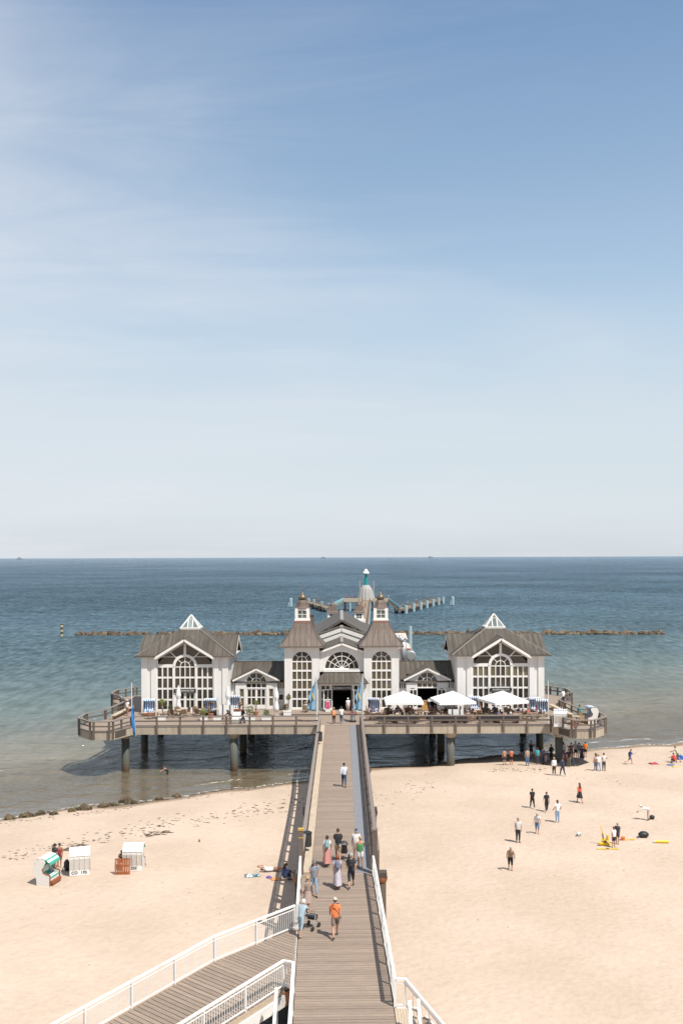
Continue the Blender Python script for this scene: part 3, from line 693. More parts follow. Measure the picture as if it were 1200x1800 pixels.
    for i in range(-8, 9):
        x = i * .6
        if abs(x) < 3.3:
            continue
        top = E - abs(x); sm.bar((cx + x, yc - E, zE + .06), (cx + x, yc - E + top - .05, zE + .06 + sl * (top - .05)), .035, .05)
        for s in (-1, 1): sm.bar((cx + s * E, yc + x, zE + .06), (cx + s * (E - top + .05), yc + x, zE + .06 + sl * (top - .05)), .035, .05)
    sm.build('standing_seams', M['seam'], rest)
    # lantern
    lt = MB(); lt.box(cx - 1.13, cx + 1.13, yc - 1.13, yc + 1.13, zl - .12, zl + .10)
    ap = (cx, yc, 15.15)
    for f in rot:
        P = lambda x, y, z: (*f(x, y), z)
        zb_ = zl + .12; h = 15.1 - zb_
        lt.bar(P(-1.08, -1.08, zb_), ap, .12, .12)
        lt.bar(P(-1.08, -1.08, zb_ + .05), P(1.08, -1.08, zb_ + .05), .16, .16)
        for x in (-.27, .27): lt.bar(P(x, -1.06, zb_), P(x, -.30, zb_ + h * .70), .08, .08)
        lt.bar(P(-.3, -.29, zb_ + h * .72), P(.3, -.29, zb_ + h * .72), .08, .08)
    lo = bld('lantern', lt, M['trim'], label='white pyramid roof light of the %s pavilion' % side)
    for f in rot:
        P = lambda x, y, z: (*f(x, y), z)
        zb_ = zl + .12; h = 15.1 - zb_
        def pt(x, t): return P(x * 1.0, -1.04 * (1 - t), zb_ + h * t)
        for poly in ([pt(-.23, .06), pt(.23, .06), pt(.23, .70), pt(-.23, .70)], [pt(-.95, .06), pt(-.31, .06), pt(-.31, .66)], [pt(.31, .06), pt(.95, .06), pt(.31, .66)], [pt(-.2, .76), pt(.2, .76), pt(0, .95)]):
            pn = MB(); pn.add(poly, [tuple(range(len(poly)))]); po = pn.build('pane', M['glass_l'], lo); md = po.modifiers.new('thickness', 'SOLIDIFY'); md.thickness = .02
M['glass_l'] = mat('lantern_glass', (.16, .19, .19), .08, .1, 2, rnd=.5)
pavilion(XC - 17.15, 'PALMENGARTEN', 'left')
pavilion(XC + 17.35, 'KAISERPAVILLON', 'right')

def arch_wall(cx, hw, z0, top, y0, y1, r, zs, zbot):
    mb = MB()
    if zbot > z0: mb.box(cx - hw, cx + hw, y0, y1, z0, zbot)
    mb.box(cx - hw, cx - r, y0, y1, zbot, zs); mb.box(cx + r, cx + hw, y0, y1, zbot, zs)
    for s in (-1, 1):
        a = arc(cx, zs, r, 0, PI / 2, 12) if s > 0 else arc(cx, zs, r, PI, PI / 2, 12)
        tp = [(cx + (p[0]), p[1]) for p in top]                       # apex and shoulder
        mb.prism_y(a + [tp[0]] + [(cx + s * hw, tp[1][1])] + [(cx + s * hw, zs)], y0, y1)
    return mb

def tower(cx, side):
    hw = 1.93; yf = 110.0; yc = yf + hw; ze = 11.85
    mb = arch_wall(cx, hw, DZ + .12, [(0, ze), (hw, ze)], yf, yf + .28, 1.12, 10.2, 4.98)
    mb.box(cx - hw, cx - hw + .28, yf + .28, yf + 2 * hw, DZ + .12, ze); mb.box(cx + hw - .28, cx + hw, yf + .28, yf + 2 * hw, DZ + .12, ze); mb.box(cx - hw + .28, cx + hw - .28, yf + 2 * hw - .28, yf + 2 * hw, DZ + .12, ze)
    bld('tower_wall', mb, M['wall'], label='white walls of the %s entrance tower' % side)
    MB().box(cx - 1.6, cx + 1.6, yf + 1.3, yf + 1.35, DZ + .2, 11.6).build('room_screen', M['curtain'], rest)
    W = Win('window', yf + .12, 'tall arched window of the %s tower' % side)
    rows = [(9.23, 10.07), (8.19, 9.03), (7.14, 8.02), (6.10, 6.93), (5.06, 5.92)]
    for s in (-1, 1):
        for a, b in ((.05, .5), (.62, 1.08)):
            for k_, (c, d) in enumerate(rows):
                x0, x1 = sorted((cx + s * a, cx + s * b)); W.rect(x0 - .02, x1 + .02, c - .02, d + .02, 'tower_glass' if k_ < 3 else 'glass')
        W.bar(cx + s * .56 - .06, cx + s * .56 + .06, 4.98, 10.2); W.bar(cx + s * 1.1 - .05, cx + s * 1.1 + .05, 4.98, 10.2, -.07, .06)
    W.bar(cx - .05, cx + .05, 4.98, 10.2)
    for z, z1 in ((10.07, 10.2), (9.03, 9.23), (8.02, 8.19), (6.93, 7.14), (5.92, 6.10), (4.98, 5.08)): W.bar(cx - 1.1, cx + 1.1, z, z1, -.065, .058)
    fan(W, cx, 10.2, 1.08, .54, 4, 2); W.band(cx, 10.2, 1.05, 1.14, 0, PI, -.07, .06)
    W.done()
    prof = [(2.48, ze - .02), (2.46, ze + .06), (2.12, ze + .42), (1.80, ze + .82), (1.50, ze + 1.28), (1.25, ze + 1.75), (1.05, ze + 2.2), (.90, ze + 2.52)]
    rf = bld('tower_roof', MB().lathe(prof, (cx, yc, 0), square=True), M['roof_b'], label='flared brown copper roof of the %s entrance tower' % side)
    hp = MB()
    for a in range(4):
        sx, sy = ((1, 1), (1, -1), (-1, 1), (-1, -1))[a]
        for (r0, za), (r1, zb) in zip(prof[1:], prof[2:]): hp.bar((cx + sx * r0, yc + sy * r0, za + .02), (cx + sx * r1, yc + sy * r1, zb + .02), .07, .05)
    for f in (-1.2, -.6, 0, .6, 1.2):
        for (r0, za), (r1, zb) in zip(prof[1:], prof[2:]):
            k_ = f / 2.46
            hp.bar((cx + k_ * r0, yc - r0, za + .01), (cx + k_ * r1, yc - r1, zb + .01), .03, .03)
    hp.build('seam', M['seam'], rf)
    MB().lathe([(2.50, ze - .10), (2.50, ze - .015)], (cx, yc, 0), square=True).build('gutter', M['seam'], rest)
    MB().lathe([(2.40, ze - .16), (2.40, ze - .102)], (cx, yc, 0), square=True).build('soffit', M['trim'], rest)
    zc_ = ze + 2.52
    bld('neck', MB().lathe([(.93, zc_ - .02), (.88, zc_ + .22)], (cx, yc, 0), square=True), M['roof_red'])
    # lantern room with four small windows
    zb = zc_ + .22; zt = zb + 1.36
    lan = MB(); lan.lathe([(.86, zb), (.86, zb + .14)], (cx, yc, 0), square=True); lan.lathe([(.80, zb + .14), (.80, zb + .3)], (cx, yc, 0), square=True)
    lan.lathe([(.80, zb + 1.12), (.80, zt)], (cx, yc, 0), square=True)
    for sx in (-1, 1):
        for sy in (-1, 1): lan.box(cx + sx * .63 - .17, cx + sx * .63 + .17, yc + sy * .63 - .17, yc + sy * .63 + .17, zb + .3, zb + 1.12)
    for sgn in (-1, 1):
        lan.box(cx - .03, cx + .03, yc + sgn * .74 - .03, yc + sgn * .74 + .03, zb + .3, zb + 1.12); lan.box(cx - .46, cx + .46, yc + sgn * .74 - .025, yc + sgn * .74 + .025, zb + .66, zb + .72)
        lan.box(cx + sgn * .74 - .03, cx + sgn * .74 + .03, yc - .03, yc + .03, zb + .3, zb + 1.12); lan.box(cx + sgn * .74 - .025, cx + sgn * .74 + .025, yc - .46, yc + .46, zb + .66, zb + .72)
    lo = bld('tower_lantern', lan, M['trim'], label='white lantern room on the %s entrance tower' % side)
    for sgn in (-1, 1):
        for x in (-.25, .25):
            for z in (zb + .3, zb + .72):
                zz = z + (.36 if z < zb + .5 else .40)
                MB().box(cx + x - .21, cx + x + .21, yc + sgn * .70 - .01, yc + sgn * .70 + .01, z, zz).build('pane', M['glass_t'], lo)
                MB().box(cx + sgn * .70 - .01, cx + sgn * .70 + .01, yc + x - .21, yc + x + .21, z, zz).build('pane', M['glass_t'], lo)
    # bell shaped cap, bulb and spike
    cap = MB().lathe([(.98, zt - .02), (.97, zt + .06), (.80, zt + .16), (.70, zt + .38), (.63, zt + .66), (.50, zt + .86), (.34, zt + .96)], (cx, yc, 0), 8, rot=PI / 8)
    co = bld('cupola', cap, M['roof_b'], label='bell shaped cupola of the %s entrance tower' % side)
    zu = zt + .95
    MB().lathe([(.30, zu), (.44, zu + .10), (.47, zu + .26), (.38, zu + .44), (.20, zu + .60), (.08, zu + .72), (.05, zu + .9)], (cx, yc, 0), 12).build('bulb', M['bulb'], co, True)
    MB().tube((cx, yc, zu + .85), (cx, yc, zu + 1.95), .035, .008, 6).ball((cx, yc, zu + 1.12), .09, 8, 6).build('spike', M['seam'], co)
M['glass_t'] = mat('lantern_window_glass', (.10, .13, .12), .06, .2, 3, rnd=.4)
M['tower_glass'] = mat('tinted_tower_glass', (.105, .082, .048), .10, .15, 1.5, rnd=.25)
M['bulb'] = mat('bronze_bulb', (.17, .14, .095), .38, .25, 5, metal=.45)
tower(XC - 4.40, 'left'); tower(XC + 4.37, 'right')

# entrance front between the towers
cx = XC; hw = 2.46; yf = 110.6
mb = arch_wall(cx, hw, 8.95, [(0, 12.02), (hw, 11.12)], yf, yf + .3, 1.90, 9.30, 9.28)
bld('entrance_gable', mb, M['wall'])
W = Win('lunette_window', yf + .12, 'half round fan window above the entrance')
Rr = [.22, .84, 1.38, 1.88]
for r in Rr[1:3]: W.band(cx, 9.30, r - .035, r + .035, 0, PI)
W.band(cx, 9.3, 1.85, 1.92, 0, PI, -.07, .06); W.band(cx, 9.3, .0, .24, 0, PI)
W.bar(cx - 1.9, cx + 1.9, 9.24, 9.33, -.08, .06)
for i in range(1, 6): W.spoke(cx, 9.3, .2, 1.88, PI * i / 6)
for i in range(6):
    for a, b in zip(Rr, Rr[1:]): W.sector(cx, 9.3, a, b, PI * i / 6, PI * (i + 1) / 6)
W.done()
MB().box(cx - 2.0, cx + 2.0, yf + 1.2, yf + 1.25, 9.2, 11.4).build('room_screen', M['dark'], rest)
MB().box(cx - 2.05, cx + 2.05, yf - .14, yf - .002, 8.93, 9.2).build('lunette_ledge', M['trim'], rest)
for s in (-1, 1):
    MB().bar((cx, yf - .20, 12.06), (cx + s * 2.46, yf - .20, 11.13), .38, .20).build('cornice', M['trim'], rest)
def gable_roof(name, cx, y0, y1, zr, sl, hw, m, th=.1, label=None):
    r = MB()
    for s in (-1, 1):
        r.add([(cx, y0, zr), (cx + s * hw, y0, zr - sl * hw), (cx + s * hw, y1, zr - sl * hw), (cx, y1, zr)], [(0, 1, 2, 3)] if s > 0 else [(3, 2, 1, 0)])
    o = r.build(name, m, rest); md = o.modifiers.new('thickness', 'SOLIDIFY'); md.thickness = th; md.offset = -1
    if label: o['label'] = label
    return o
gable_roof('entrance_roof', cx, 110.34, 118.2, 12.28, .37, 2.9, M['roof'])
MB().bar((cx, 110.15, 12.30), (cx, 118.2, 12.30), .34, .14).build('ridge_cap', M['ridge'], rest)
# main hall behind, in two steps
mb = MB()
mb.prism_y([(cx - 5.6, DZ), (cx + 5.6, DZ), (cx + 5.6, 11.2), (cx, 13.14), (cx - 5.6, 11.2)], 118.3, 118.6)
mb.box(cx - 5.6, cx - 5.3, 118.6, 142, DZ, 11.0); mb.box(cx + 5.3, cx + 5.6, 118.6, 142, DZ, 11.0); mb.prism_y([(cx - 5.3, DZ), (cx + 5.3, DZ), (cx + 5.3, 11.2), (cx, 13.1), (cx - 5.3, 11.2)], 141.6, 141.9)
mb.box(cx - 5.6, cx + 5.6, 112.2, 118.28, DZ, 9.0) if False else None
bld('hall_wall', mb, M['wall'])
for k, (dz, dy) in enumerate(((.06, -.12), (-.55, -.08))):
    for s in (-1, 1): MB().bar((cx, 118.3 + dy, 13.0 + dz), (cx + s * 5.2, 118.3 + dy, 13.0 + dz - .345 * 5.2), .10 + .08 * (1 - k), .42).build('cornice', M['trim'], rest)
hr = gable_roof('hall_roof', cx, 118.26, 142.3, 13.32, .345, 6.1, M['roof'], .12)
gable_roof('hall_upper_roof', cx + .05, 120.9, 142.2, 14.02, .60, 2.9, M['roof'], .12)
for s in (-1, 1):
    MB().bar((cx + .05, 120.86, 13.95), (cx + .05 + s * 1.75, 120.86, 13.95 - .60 * 1.75), .08, .2).build('barge_board', M['seam'], rest)
MB().bar((cx, 118.2, 13.36), (cx, 121.2, 13.36), .36, .14).build('ridge_cap', M['ridge'], rest)
MB().bar((cx + .05, 120.8, 14.06), (cx + .05, 142.2, 14.06), .42, .16).build('ridge_cap', M['ridge'], rest)
sm = MB()
for s in (-1, 1):
    y = 122.0
    while y < 142:
        sm.bar((cx + .05 + s * .2, y, 13.94), (cx + .05 + s * 2.85, y, 14.06 - .6 * 2.85), .035, .05); sm.bar((cx + s * 2.9, y, 13.37 - .345 * 2.9), (cx + s * 6.05, y, 13.37 - .345 * 6.05), .035, .05); y += .7
sm.build('standing_seams', M['seam'], rest)
# filler blocks between towers and hall
mb = MB(); mb.box(cx - 5.3, cx - 2.5, 113.9, 118.28, DZ, 10.6); mb.box(cx + 2.5, cx + 5.3, 113.9, 118.28, DZ, 10.6)
bld('link_wall', mb, M['wall'])
for s in (-1, 1): MB().box(cx + s * 4.1 - 1.6, cx + s * 4.1 + 1.6, 113.87, 118.27, 10.6, 10.75).build('link_roof', M['roof'], rest)
# chimney, duct
MB().box(-3.62, -3.02, 118.9, 119.5, 11, 14.7).build('chimney', M['rail'], rest)
MB().lathe([(.36, 14.7), (.36, 14.85)], (-3.32, 119.2, 0), square=True).build('chimney_cap', M['seam'], rest)
du = MB(); P0 = (4.6, 117, 12.15)
path = [(3.2, 117.5, 12.75), (4.2, 117.5, 12.75), (5.9, 117.3, 12.15), (7.15, 117.2, 12.1), (7.5, 117.2, 11.7), (7.5, 117.2, 8.9)]
for a, b in zip(path, path[1:]): du.tube(a, b, .34, .34, 14); du.ball(b, .345, 14, 8)
du.build('ventilation_duct', M['grey_metal'], rest, True)
fn = MB().tube((8.5, 118.4, 9.9), (8.5, 119.4, 9.9), .62, .62, 16).tube((8.5, 118.3, 9.9), (8.5, 118.4, 9.9), .5, .6, 16).box(8.0, 9.0, 118.5, 119.3, 8.6, 9.35)
bld('roof_fan', fn, M['grey_metal'])

# canopy and door
mb = MB()
zt, ze, yw = 8.86, 7.92, 110.55
A = [(cx - 1.98, yw, zt), (cx + 1.98, yw, zt)]; B = [(cx - 2.30, 109.85, zt - .26), (cx + 2.30, 109.85, zt - .26)]; C_ = [(cx - 2.88, 108.6, ze), (cx + 2.88, 108.6, ze)]; D_ = [(cx - 2.88, yw, ze), (cx + 2.88, yw, ze)]
D2 = [(cx - 2.3, yw, zt - .26), (cx + 2.3, yw, zt - .26)]
vs = A + B + C_ + D_ + D2
mb.add(vs, [(0, 2, 3, 1), (2, 4, 5, 3), (0, 8, 2), (1, 3, 9), (8, 6, 4, 2), (9, 3, 5, 7), (4, 6, 7, 5)])
cp = bld('entrance_canopy', mb, M['roof'], label='lead grey canopy roof over the entrance')
sm = MB()
for i in range(-4, 5):
    x = i * .56; sm.bar((cx + x, 109.84, zt - .24), (cx + x * 1.25, 108.6, ze + .02), .03, .05)
sm.build('seam', M['seam'], cp)
MB().bar((cx - 2.94, 108.57, ze - .02), (cx + 2.94, 108.57, ze - .02), .12, .12).build('gutter', M['seam'], cp)
MB().box(cx - 2.75, cx + 2.75, 108.72, 110.5, ze - .14, ze - .03).build('soffit', M['trim'], cp)
for s in (-1, 1):
    MB().tube((cx + s * 2.62, 108.8, DZ + .12), (cx + s * 2.62, 108.8, ze - .14), .05, .05, 10).build('canopy_post', M['white'], rest)
# porch front wall
yp = 109.45
mb = MB(); mb.box(cx - 2.44, cx - 2.30, yp, yp + .2, DZ + .12, ze - .15); mb.box(cx + 2.3, cx + 2.44, yp, yp + .2, DZ + .12, ze - .15); mb.box(cx - 2.3, cx + 2.3, yp, yp + .2, ze - .35, ze - .15)
mb.box(cx - 1.3, cx - 1.08, yp, yp + .2, DZ + .12, ze - .35); mb.box(cx + 1.08, cx + 1.3, yp, yp + .2, DZ + .12, ze - .35)
mb.box(cx - 2.44, cx - 2.34, yp + .2, 110.55, DZ + .12, ze - .15); mb.box(cx + 2.34, cx + 2.44, yp + .2, 110.55, DZ + .12, ze - .15)
bld('porch_wall', mb, M['trim'])
# entrance hall behind the open door
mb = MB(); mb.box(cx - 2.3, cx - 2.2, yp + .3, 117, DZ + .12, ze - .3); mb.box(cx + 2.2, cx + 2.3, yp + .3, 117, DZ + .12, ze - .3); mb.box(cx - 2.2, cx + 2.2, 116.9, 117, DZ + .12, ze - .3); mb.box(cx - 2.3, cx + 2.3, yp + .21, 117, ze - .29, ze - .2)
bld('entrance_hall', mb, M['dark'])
for s in (-1, 1):
    W = Win('side_window', yp + .1, 'glazed side light %s of the entrance' % ('left' if s < 0 else 'right'))
    xs_ = (cx - 2.3, cx - 1.3) if s < 0 else (cx + 1.3, cx + 2.3)
    xm = sum(xs_) / 2
    for a, b in ((xs_[0], xm), (xm, xs_[1])):
        for c, d in ((5.1, 6.0), (6.1, 6.95), (7.1, 7.55)): W.rect(a + .05, b - .05, c, d)
    for x in (xs_[0], xm, xs_[1]): W.bar(x - .06, x + .06, DZ + .13, 7.57)
    for z, z1 in ((4.83, 5.12), (5.98, 6.12), (6.93, 7.12), (7.52, 7.57)): W.bar(xs_[0], xs_[1], z, z1, -.055, .055)
    W.done()
    # open door leaf, swung outwards
    xh = cx + s * 1.06
    dl = thing  # (leaf built as a part)
    D = MB(); lw = 1.05
    def leaf(u, v): return u, v
    ob = MB()
    for u0, u1, v0, v1 in ((0, .11, 0, 2.35), (lw - .11, lw, 0, 2.35), (lw / 2 - .04, lw / 2 + .04, .1, 2.25), (.11, lw - .11, 0, .28), (.11, lw - .11, 2.23, 2.35), (.11, lw - .11, 1.12, 1.24)):
        ob.box(u0, u1, -.03, .03, v0, v1)
    lf = link('door_leaf', ob.mesh('door_leaf', M['white']), rest, (xh - XC, yp - .03 - 110, .16)); lf.rotation_euler.z = R(180 + 22) if s < 0 else R(-78)
    lf['label'] = 'white glazed door leaf standing open on the %s' % ('left' if s < 0 else 'right')
    for u0, u1 in ((.11, lw / 2 - .04), (lw / 2 + .04, lw - .11)):
        for v0, v1 in ((.28, 1.12), (1.24, 2.23)):
            link('pane', MB().box(u0 - .01, u1 + .01, -.008, .008, v0 - .01, v1 + .01).mesh('pane', M['glass']), lf)
sg = MB().box(cx - 1.08, cx + 1.08, yp - .03, yp + .08, 7.02, 7.57).build('entrance_sign', M['sign'], rest)
text('lettering', 'S', .50, (-.88, yp - .045 - 110, 7.29 - DZ), (R(90), 0, 0), M['letter'], rest, .01)
text('lettering', 'EEBR\u00dcCKE', .34, (.14, yp - .045 - 110, 7.27 - DZ), (R(90), 0, 0), M['letter'], rest, .01, .98)
# raised step in front of the entrance
st = MB().box(cx - 6.6, cx + 6.6, 107.0, 110.0, DZ + .005, DZ + .12); bld('entrance_step', st, M['deck_plain'])
MB().box(cx - 6.6, cx + 6.6, 106.93, 106.998, DZ + .005, DZ + .125).build('step_edge', M['seam'], rest)

def wing(cx, x0, x1, side, open_door):
    yf = 111.45; ze = 7.75; zr = 9.66; yr = 114.9
    mb = MB()
    g = 2.32
    for s in (-1, 1):
        a, b = (x0, cx - g) if s < 0 else (cx + g, x1)
        mb.box(a, b, yf, yf + .25, DZ, 6.95); mb.box(a, b, yf, yf + .25, 7.58, ze)
        for k in (0, .32, .62, 1):
            xx = a + (b - a - .1) * k; mb.box(xx, xx + .1, yf + .002, yf + .25, 6.95, 7.58)
    mb.box(x0, x1, 118, 118.25, DZ, ze)
    bld('wing_wall', mb, M['wall'], label='white walls of the %s link wing' % side)
    W0 = Win('high_window', yf + .12, 'strip of small windows high on the %s link wing' % side)
    for s in (-1, 1):
        a, b = (x0, cx - g) if s < 0 else (cx + g, x1)
        for k0, k1 in ((0, .32), (.32, .62), (.62, 1)): W0.rect(a + (b - a - .1) * k0 + .1, a + (b - a - .1) * k1 + .0, 6.96, 7.57, 'curtain' if k0 else 'glass')
        W0.bar(a, b, 6.95, 7.0, -.03, .04)
    W0.done()
    yg = yf - .25
    mb = arch_wall(cx, g, 7.02, [(0, 9.2), (g, 8.05)], yg, yg + .3, 1.10, 7.66, 7.1)
    mb.box(cx - g, cx - 1.9, yg, yg + .3, DZ, 7.02); mb.box(cx + 1.9, cx + g, yg, yg + .3, DZ, 7.02); mb.box(cx - 1.38, cx - 1.1, yg, yg + .3, DZ, 7.02); mb.box(cx + 1.1, cx + 1.38, yg, yg + .3, DZ, 7.02)
    bld('wing_gable', mb, M['wall'], label='white gable of the %s link wing' % side)
    W = Win('window', yg + .12, 'arched window of the %s link wing' % side)
    fan(W, cx, 7.66, 1.07, .55, 4, 2); W.bar(cx - 1.1, cx + 1.1, 7.57, 7.68, -.06, .06); W.bar(cx - 1.1, cx + 1.1, 6.98, 7.14, -.065, .06)
    for s in (-1, 1):
        for a, b in ((.05, .5), (.6, 1.06)):
            p, q = sorted((cx + s * a, cx + s * b)); W.rect(p - .02, q + .02, 7.12, 7.58, 'curtain' if side == 'right' else None)
        W.bar(cx + s * .55 - .05, cx + s * .55 + .05, 7.1, 7.6)
        p, q = sorted((cx + s * 1.38, cx + s * 1.9))
        for c, d in ((7.14, 7.55), (6.1, 6.95), (5.05, 5.97)):
            if d > 7: continue
            W.rect(p, q, c, d, 'curtain')
        for c, d in ((6.95, 7.02), (5.95, 6.12), (4.72, 5.08)): W.bar(p, q, c, d)
        W.bar(p, p + .06, 4.75, 7.0, -.055, .055); W.bar(q - .06, q, 4.75, 7.0, -.055, .055)
    W.bar(cx - .05, cx + .05, 7.1, 7.6)
    W.done()
    if not open_door:
        D = Win('door', yg + .12, 'glazed double door of the %s link wing' % side)
        for s in (-1, 1):
            for a, b in ((.12, .5), (.6, .97)):
                p, q = sorted((cx + s * a, cx + s * b)); D.rect(p - .02, q + .02, 6.08, 6.88); D.rect(p - .02, q + .02, 5.18, 5.99)
            for a, b in ((0, .12), (.5, .6), (.97, 1.1)):
                p, q = sorted((cx + s * a, cx + s * b)); D.bar(p, q, 4.75, 6.98)
        for c, d in ((6.88, 6.98), (5.97, 6.1), (4.75, 5.2)): D.bar(cx - 1.1, cx + 1.1, c, d, -.055, .055)
        D.done()
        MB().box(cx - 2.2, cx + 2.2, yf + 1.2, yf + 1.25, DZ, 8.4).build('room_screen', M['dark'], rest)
    else:
        mb = MB(); mb.box(cx - 2.2, cx - 2.1, yf + .3, 117.5, DZ, 8.4); mb.box(cx + 2.1, cx + 2.2, yf + .3, 117.5, DZ, 8.4); mb.box(cx - 2.1, cx + 2.1, 117.4, 117.5, DZ, 8.4); mb.box(cx - 2.2, cx + 2.2, yf + .3, 117.5, 8.41, 8.5)
        bld('wing_room', mb, M['dark'])
        for s in (-1, 1):
            ob = MB(); lw = 1.0
            for u0, u1, v0, v1 in ((0, .1, 0, 2.2), (lw - .1, lw, 0, 2.2), (lw / 2 - .04, lw / 2 + .04, .1, 2.1), (.1, lw - .1, 0, .28), (.1, lw - .1, 2.1, 2.2), (.1, lw - .1, 1.1, 1.2)): ob.box(u0, u1, -.03, .03, v0, v1)
            lf = link('door_leaf', ob.mesh('door_leaf', M['white']), rest, (cx + s * 1.12 - XC, yg - .04 - 110, .03)); lf.rotation_euler.z = R(-20) if s > 0 else R(200)
            for u0, u1 in ((.1, lw / 2 - .04), (lw / 2 + .04, lw - .1)):
                for v0, v1 in ((.28, 1.1), (1.2, 2.1)): link('pane', MB().box(u0 - .01, u1 + .01, -.008, .008, v0 - .01, v1 + .01).mesh('pane', M['glass']), lf)
    # roofs
    r = MB(); ye = yf - .42; sl = (zr - ze) / (yr - ye)
    r.add([(x0, ye, ze), (x1, ye, ze), (x1, yr, zr), (x0, yr, zr), (x1, 118.6, ze), (x0, 118.6, ze)], [(0, 1, 2, 3), (3, 2, 4, 5)])
    ro = bld('wing_roof', r, M['roof'], label='copper roof of the %s link wing' % side); md = ro.modifiers.new('thickness', 'SOLIDIFY'); md.thickness = .08; md.offset = -1
    sm = MB(); x = x0 + .4
    while x < x1: 
        sm.bar((x, ye if abs(x - cx) > 2.6 else ye + 2.2, ze + .03 + (0 if abs(x - cx) > 2.6 else 2.2 * sl)), (x, yr, zr + .03), .03, .05); x += .55
    sm.bar((x0, yr, zr + .03), (x1, yr, zr + .03), .16, .08); sm.build('seam', M['seam'], ro)
    za = 9.36; g2 = 2.62; ya = yg - .32; yv = ye + (za - ze) / sl
    gm = MB()
    for s in (-1, 1): gm.add([(cx, ya, za), (cx + s * g2, ya, za - .49 * g2), (cx + s * g2, ye + (za - .49 * g2 - ze) / sl, za - .49 * g2), (cx, yv, za)], [(0, 1, 2, 3)] if s > 0 else [(3, 2, 1, 0)])
    go = bld('gable_roof', gm, M['roof']); md = go.modifiers.new('thickness', 'SOLIDIFY'); md.thickness = .08; md.offset = 0
    for s in (-1, 1):
        MB().bar((cx, ya + .02, za - .16), (cx + s * g2, ya + .02, za - .16 - .49 * g2), .1, .2).build('barge_board', M['trim'], rest)
        a, b = (x0, cx - g2 + .1) if s < 0 else (cx + g2 - .1, x1)
        MB().bar((a, ye - .04, ze - .02), (b, ye - .04, ze - .02), .12, .12).build('gutter', M['roof_red'] if side == 'left' else M['seam'], rest)
        MB().box(cx + s * g2 - .3, cx + s * g2 + .3, ya, ye + 1.0, 7.98, 8.06).build('soffit', M['soffit'], rest)
wing(XC - 9.54, XC - 12.36, XC - 6.34, 'left', False)
wing(XC + 9.52, XC + 6.31, XC + 12.56, 'right', True)

# rear turrets
for k, x in enumerate((-1.07, 2.98)):
    y = 152.0; tb = MB().lathe([(.95, DZ), (.95, 12.1)], (x, y, 0), square=True)
    bld('rear_turret', tb, M['wall'], label='%s rear turret behind the hall roof' % ('left' if k == 0 else 'right'))
    lan = MB(); zb = 12.1
    lan.lathe([(.78, zb), (.78, zb + .25)], (x, y, 0), square=True); lan.lathe([(.74, zb + .95), (.74, zb + 1.15)], (x, y, 0), square=True)
    for sx in (-1, 1):
        for sy in (-1, 1): lan.box(x + sx * .56 - .17, x + sx * .56 + .17, y + sy * .56 - .17, y + sy * .56 + .17, zb + .25, zb + .95)
    lan.box(x - .03, x + .03, y - .7, y - .64, zb + .25, zb + .95); lan.box(x - .4, x + .4, y - .69, y - .65, zb + .55, zb + .61)
    lo = bld('turret_lantern', lan, M['trim'])
    for sx in (-.22, .22):
        for z0_, z1_ in ((zb + .25, zb + .55), (zb + .61, zb + .95)): MB().box(x + sx - .19, x + sx + .19, y - .64, y - .62, z0_, z1_).build('pane', M['glass_t'], lo)
    zt = zb + 1.15
    co = bld('turret_cupola', MB().lathe([(.92, zt - .02), (.90, zt + .05), (.74, zt + .25), (.64, zt + .6), (.58, zt + .85), (.46, zt + .95)], (x, y, 0), square=True), M['roof_b'])
    MB().lathe([(.5, zt + .9), (.52, zt + 1.02), (.46, zt + 1.2), (.26, zt + 1.45), (.08, zt + 1.62), (.03, zt + 2.4)], (x, y, 0), 10).build('bulb', M['roof_b'], co, True)
# small terrace hut to the rear right
hp = thing('snack_hut', (8.2, 138, DZ), 'small hut with pale awning seen right of the rear roofs', 'hut')
yh = 138.0
MB().box(6.8, 9.1, yh - 1, yh + 2, DZ, 9.2).build('hut_wall', M['wall'], hp)
r = MB(); r.add([(6.2, yh - 1.6, 9.15), (9.75, yh - 1.6, 9.15), (9.25, yh + 1.6, 11.0), (6.6, yh + 1.6, 11.0)], [(0, 1, 2, 3)])
ro = r.build('awning', M['awn'], hp); md = ro.modifiers.new('thickness', 'SOLIDIFY'); md.thickness = .1
MB().box(6.2, 9.75, yh - 1.68, yh - 1.58, 8.9, 9.13).build('valance', M['awn_edge'], hp)
MB().tube((9.75, yh - .5, DZ), (9.75, yh - .5, 12.1), .25, .25, 10).build('standpipe', M['pile_blue'], hp)
M['rust'] = mat('rusted_steel', (.26,.10,.04), .8, .35, 6)
M['turq_l'] = mat('pale_turquoise_panel', (.25,.47,.50), .6, .1)
M['bluecol'] = mat('blue_grey_column', (.30,.36,.38), .7, .15, 2, (2,2,.4))
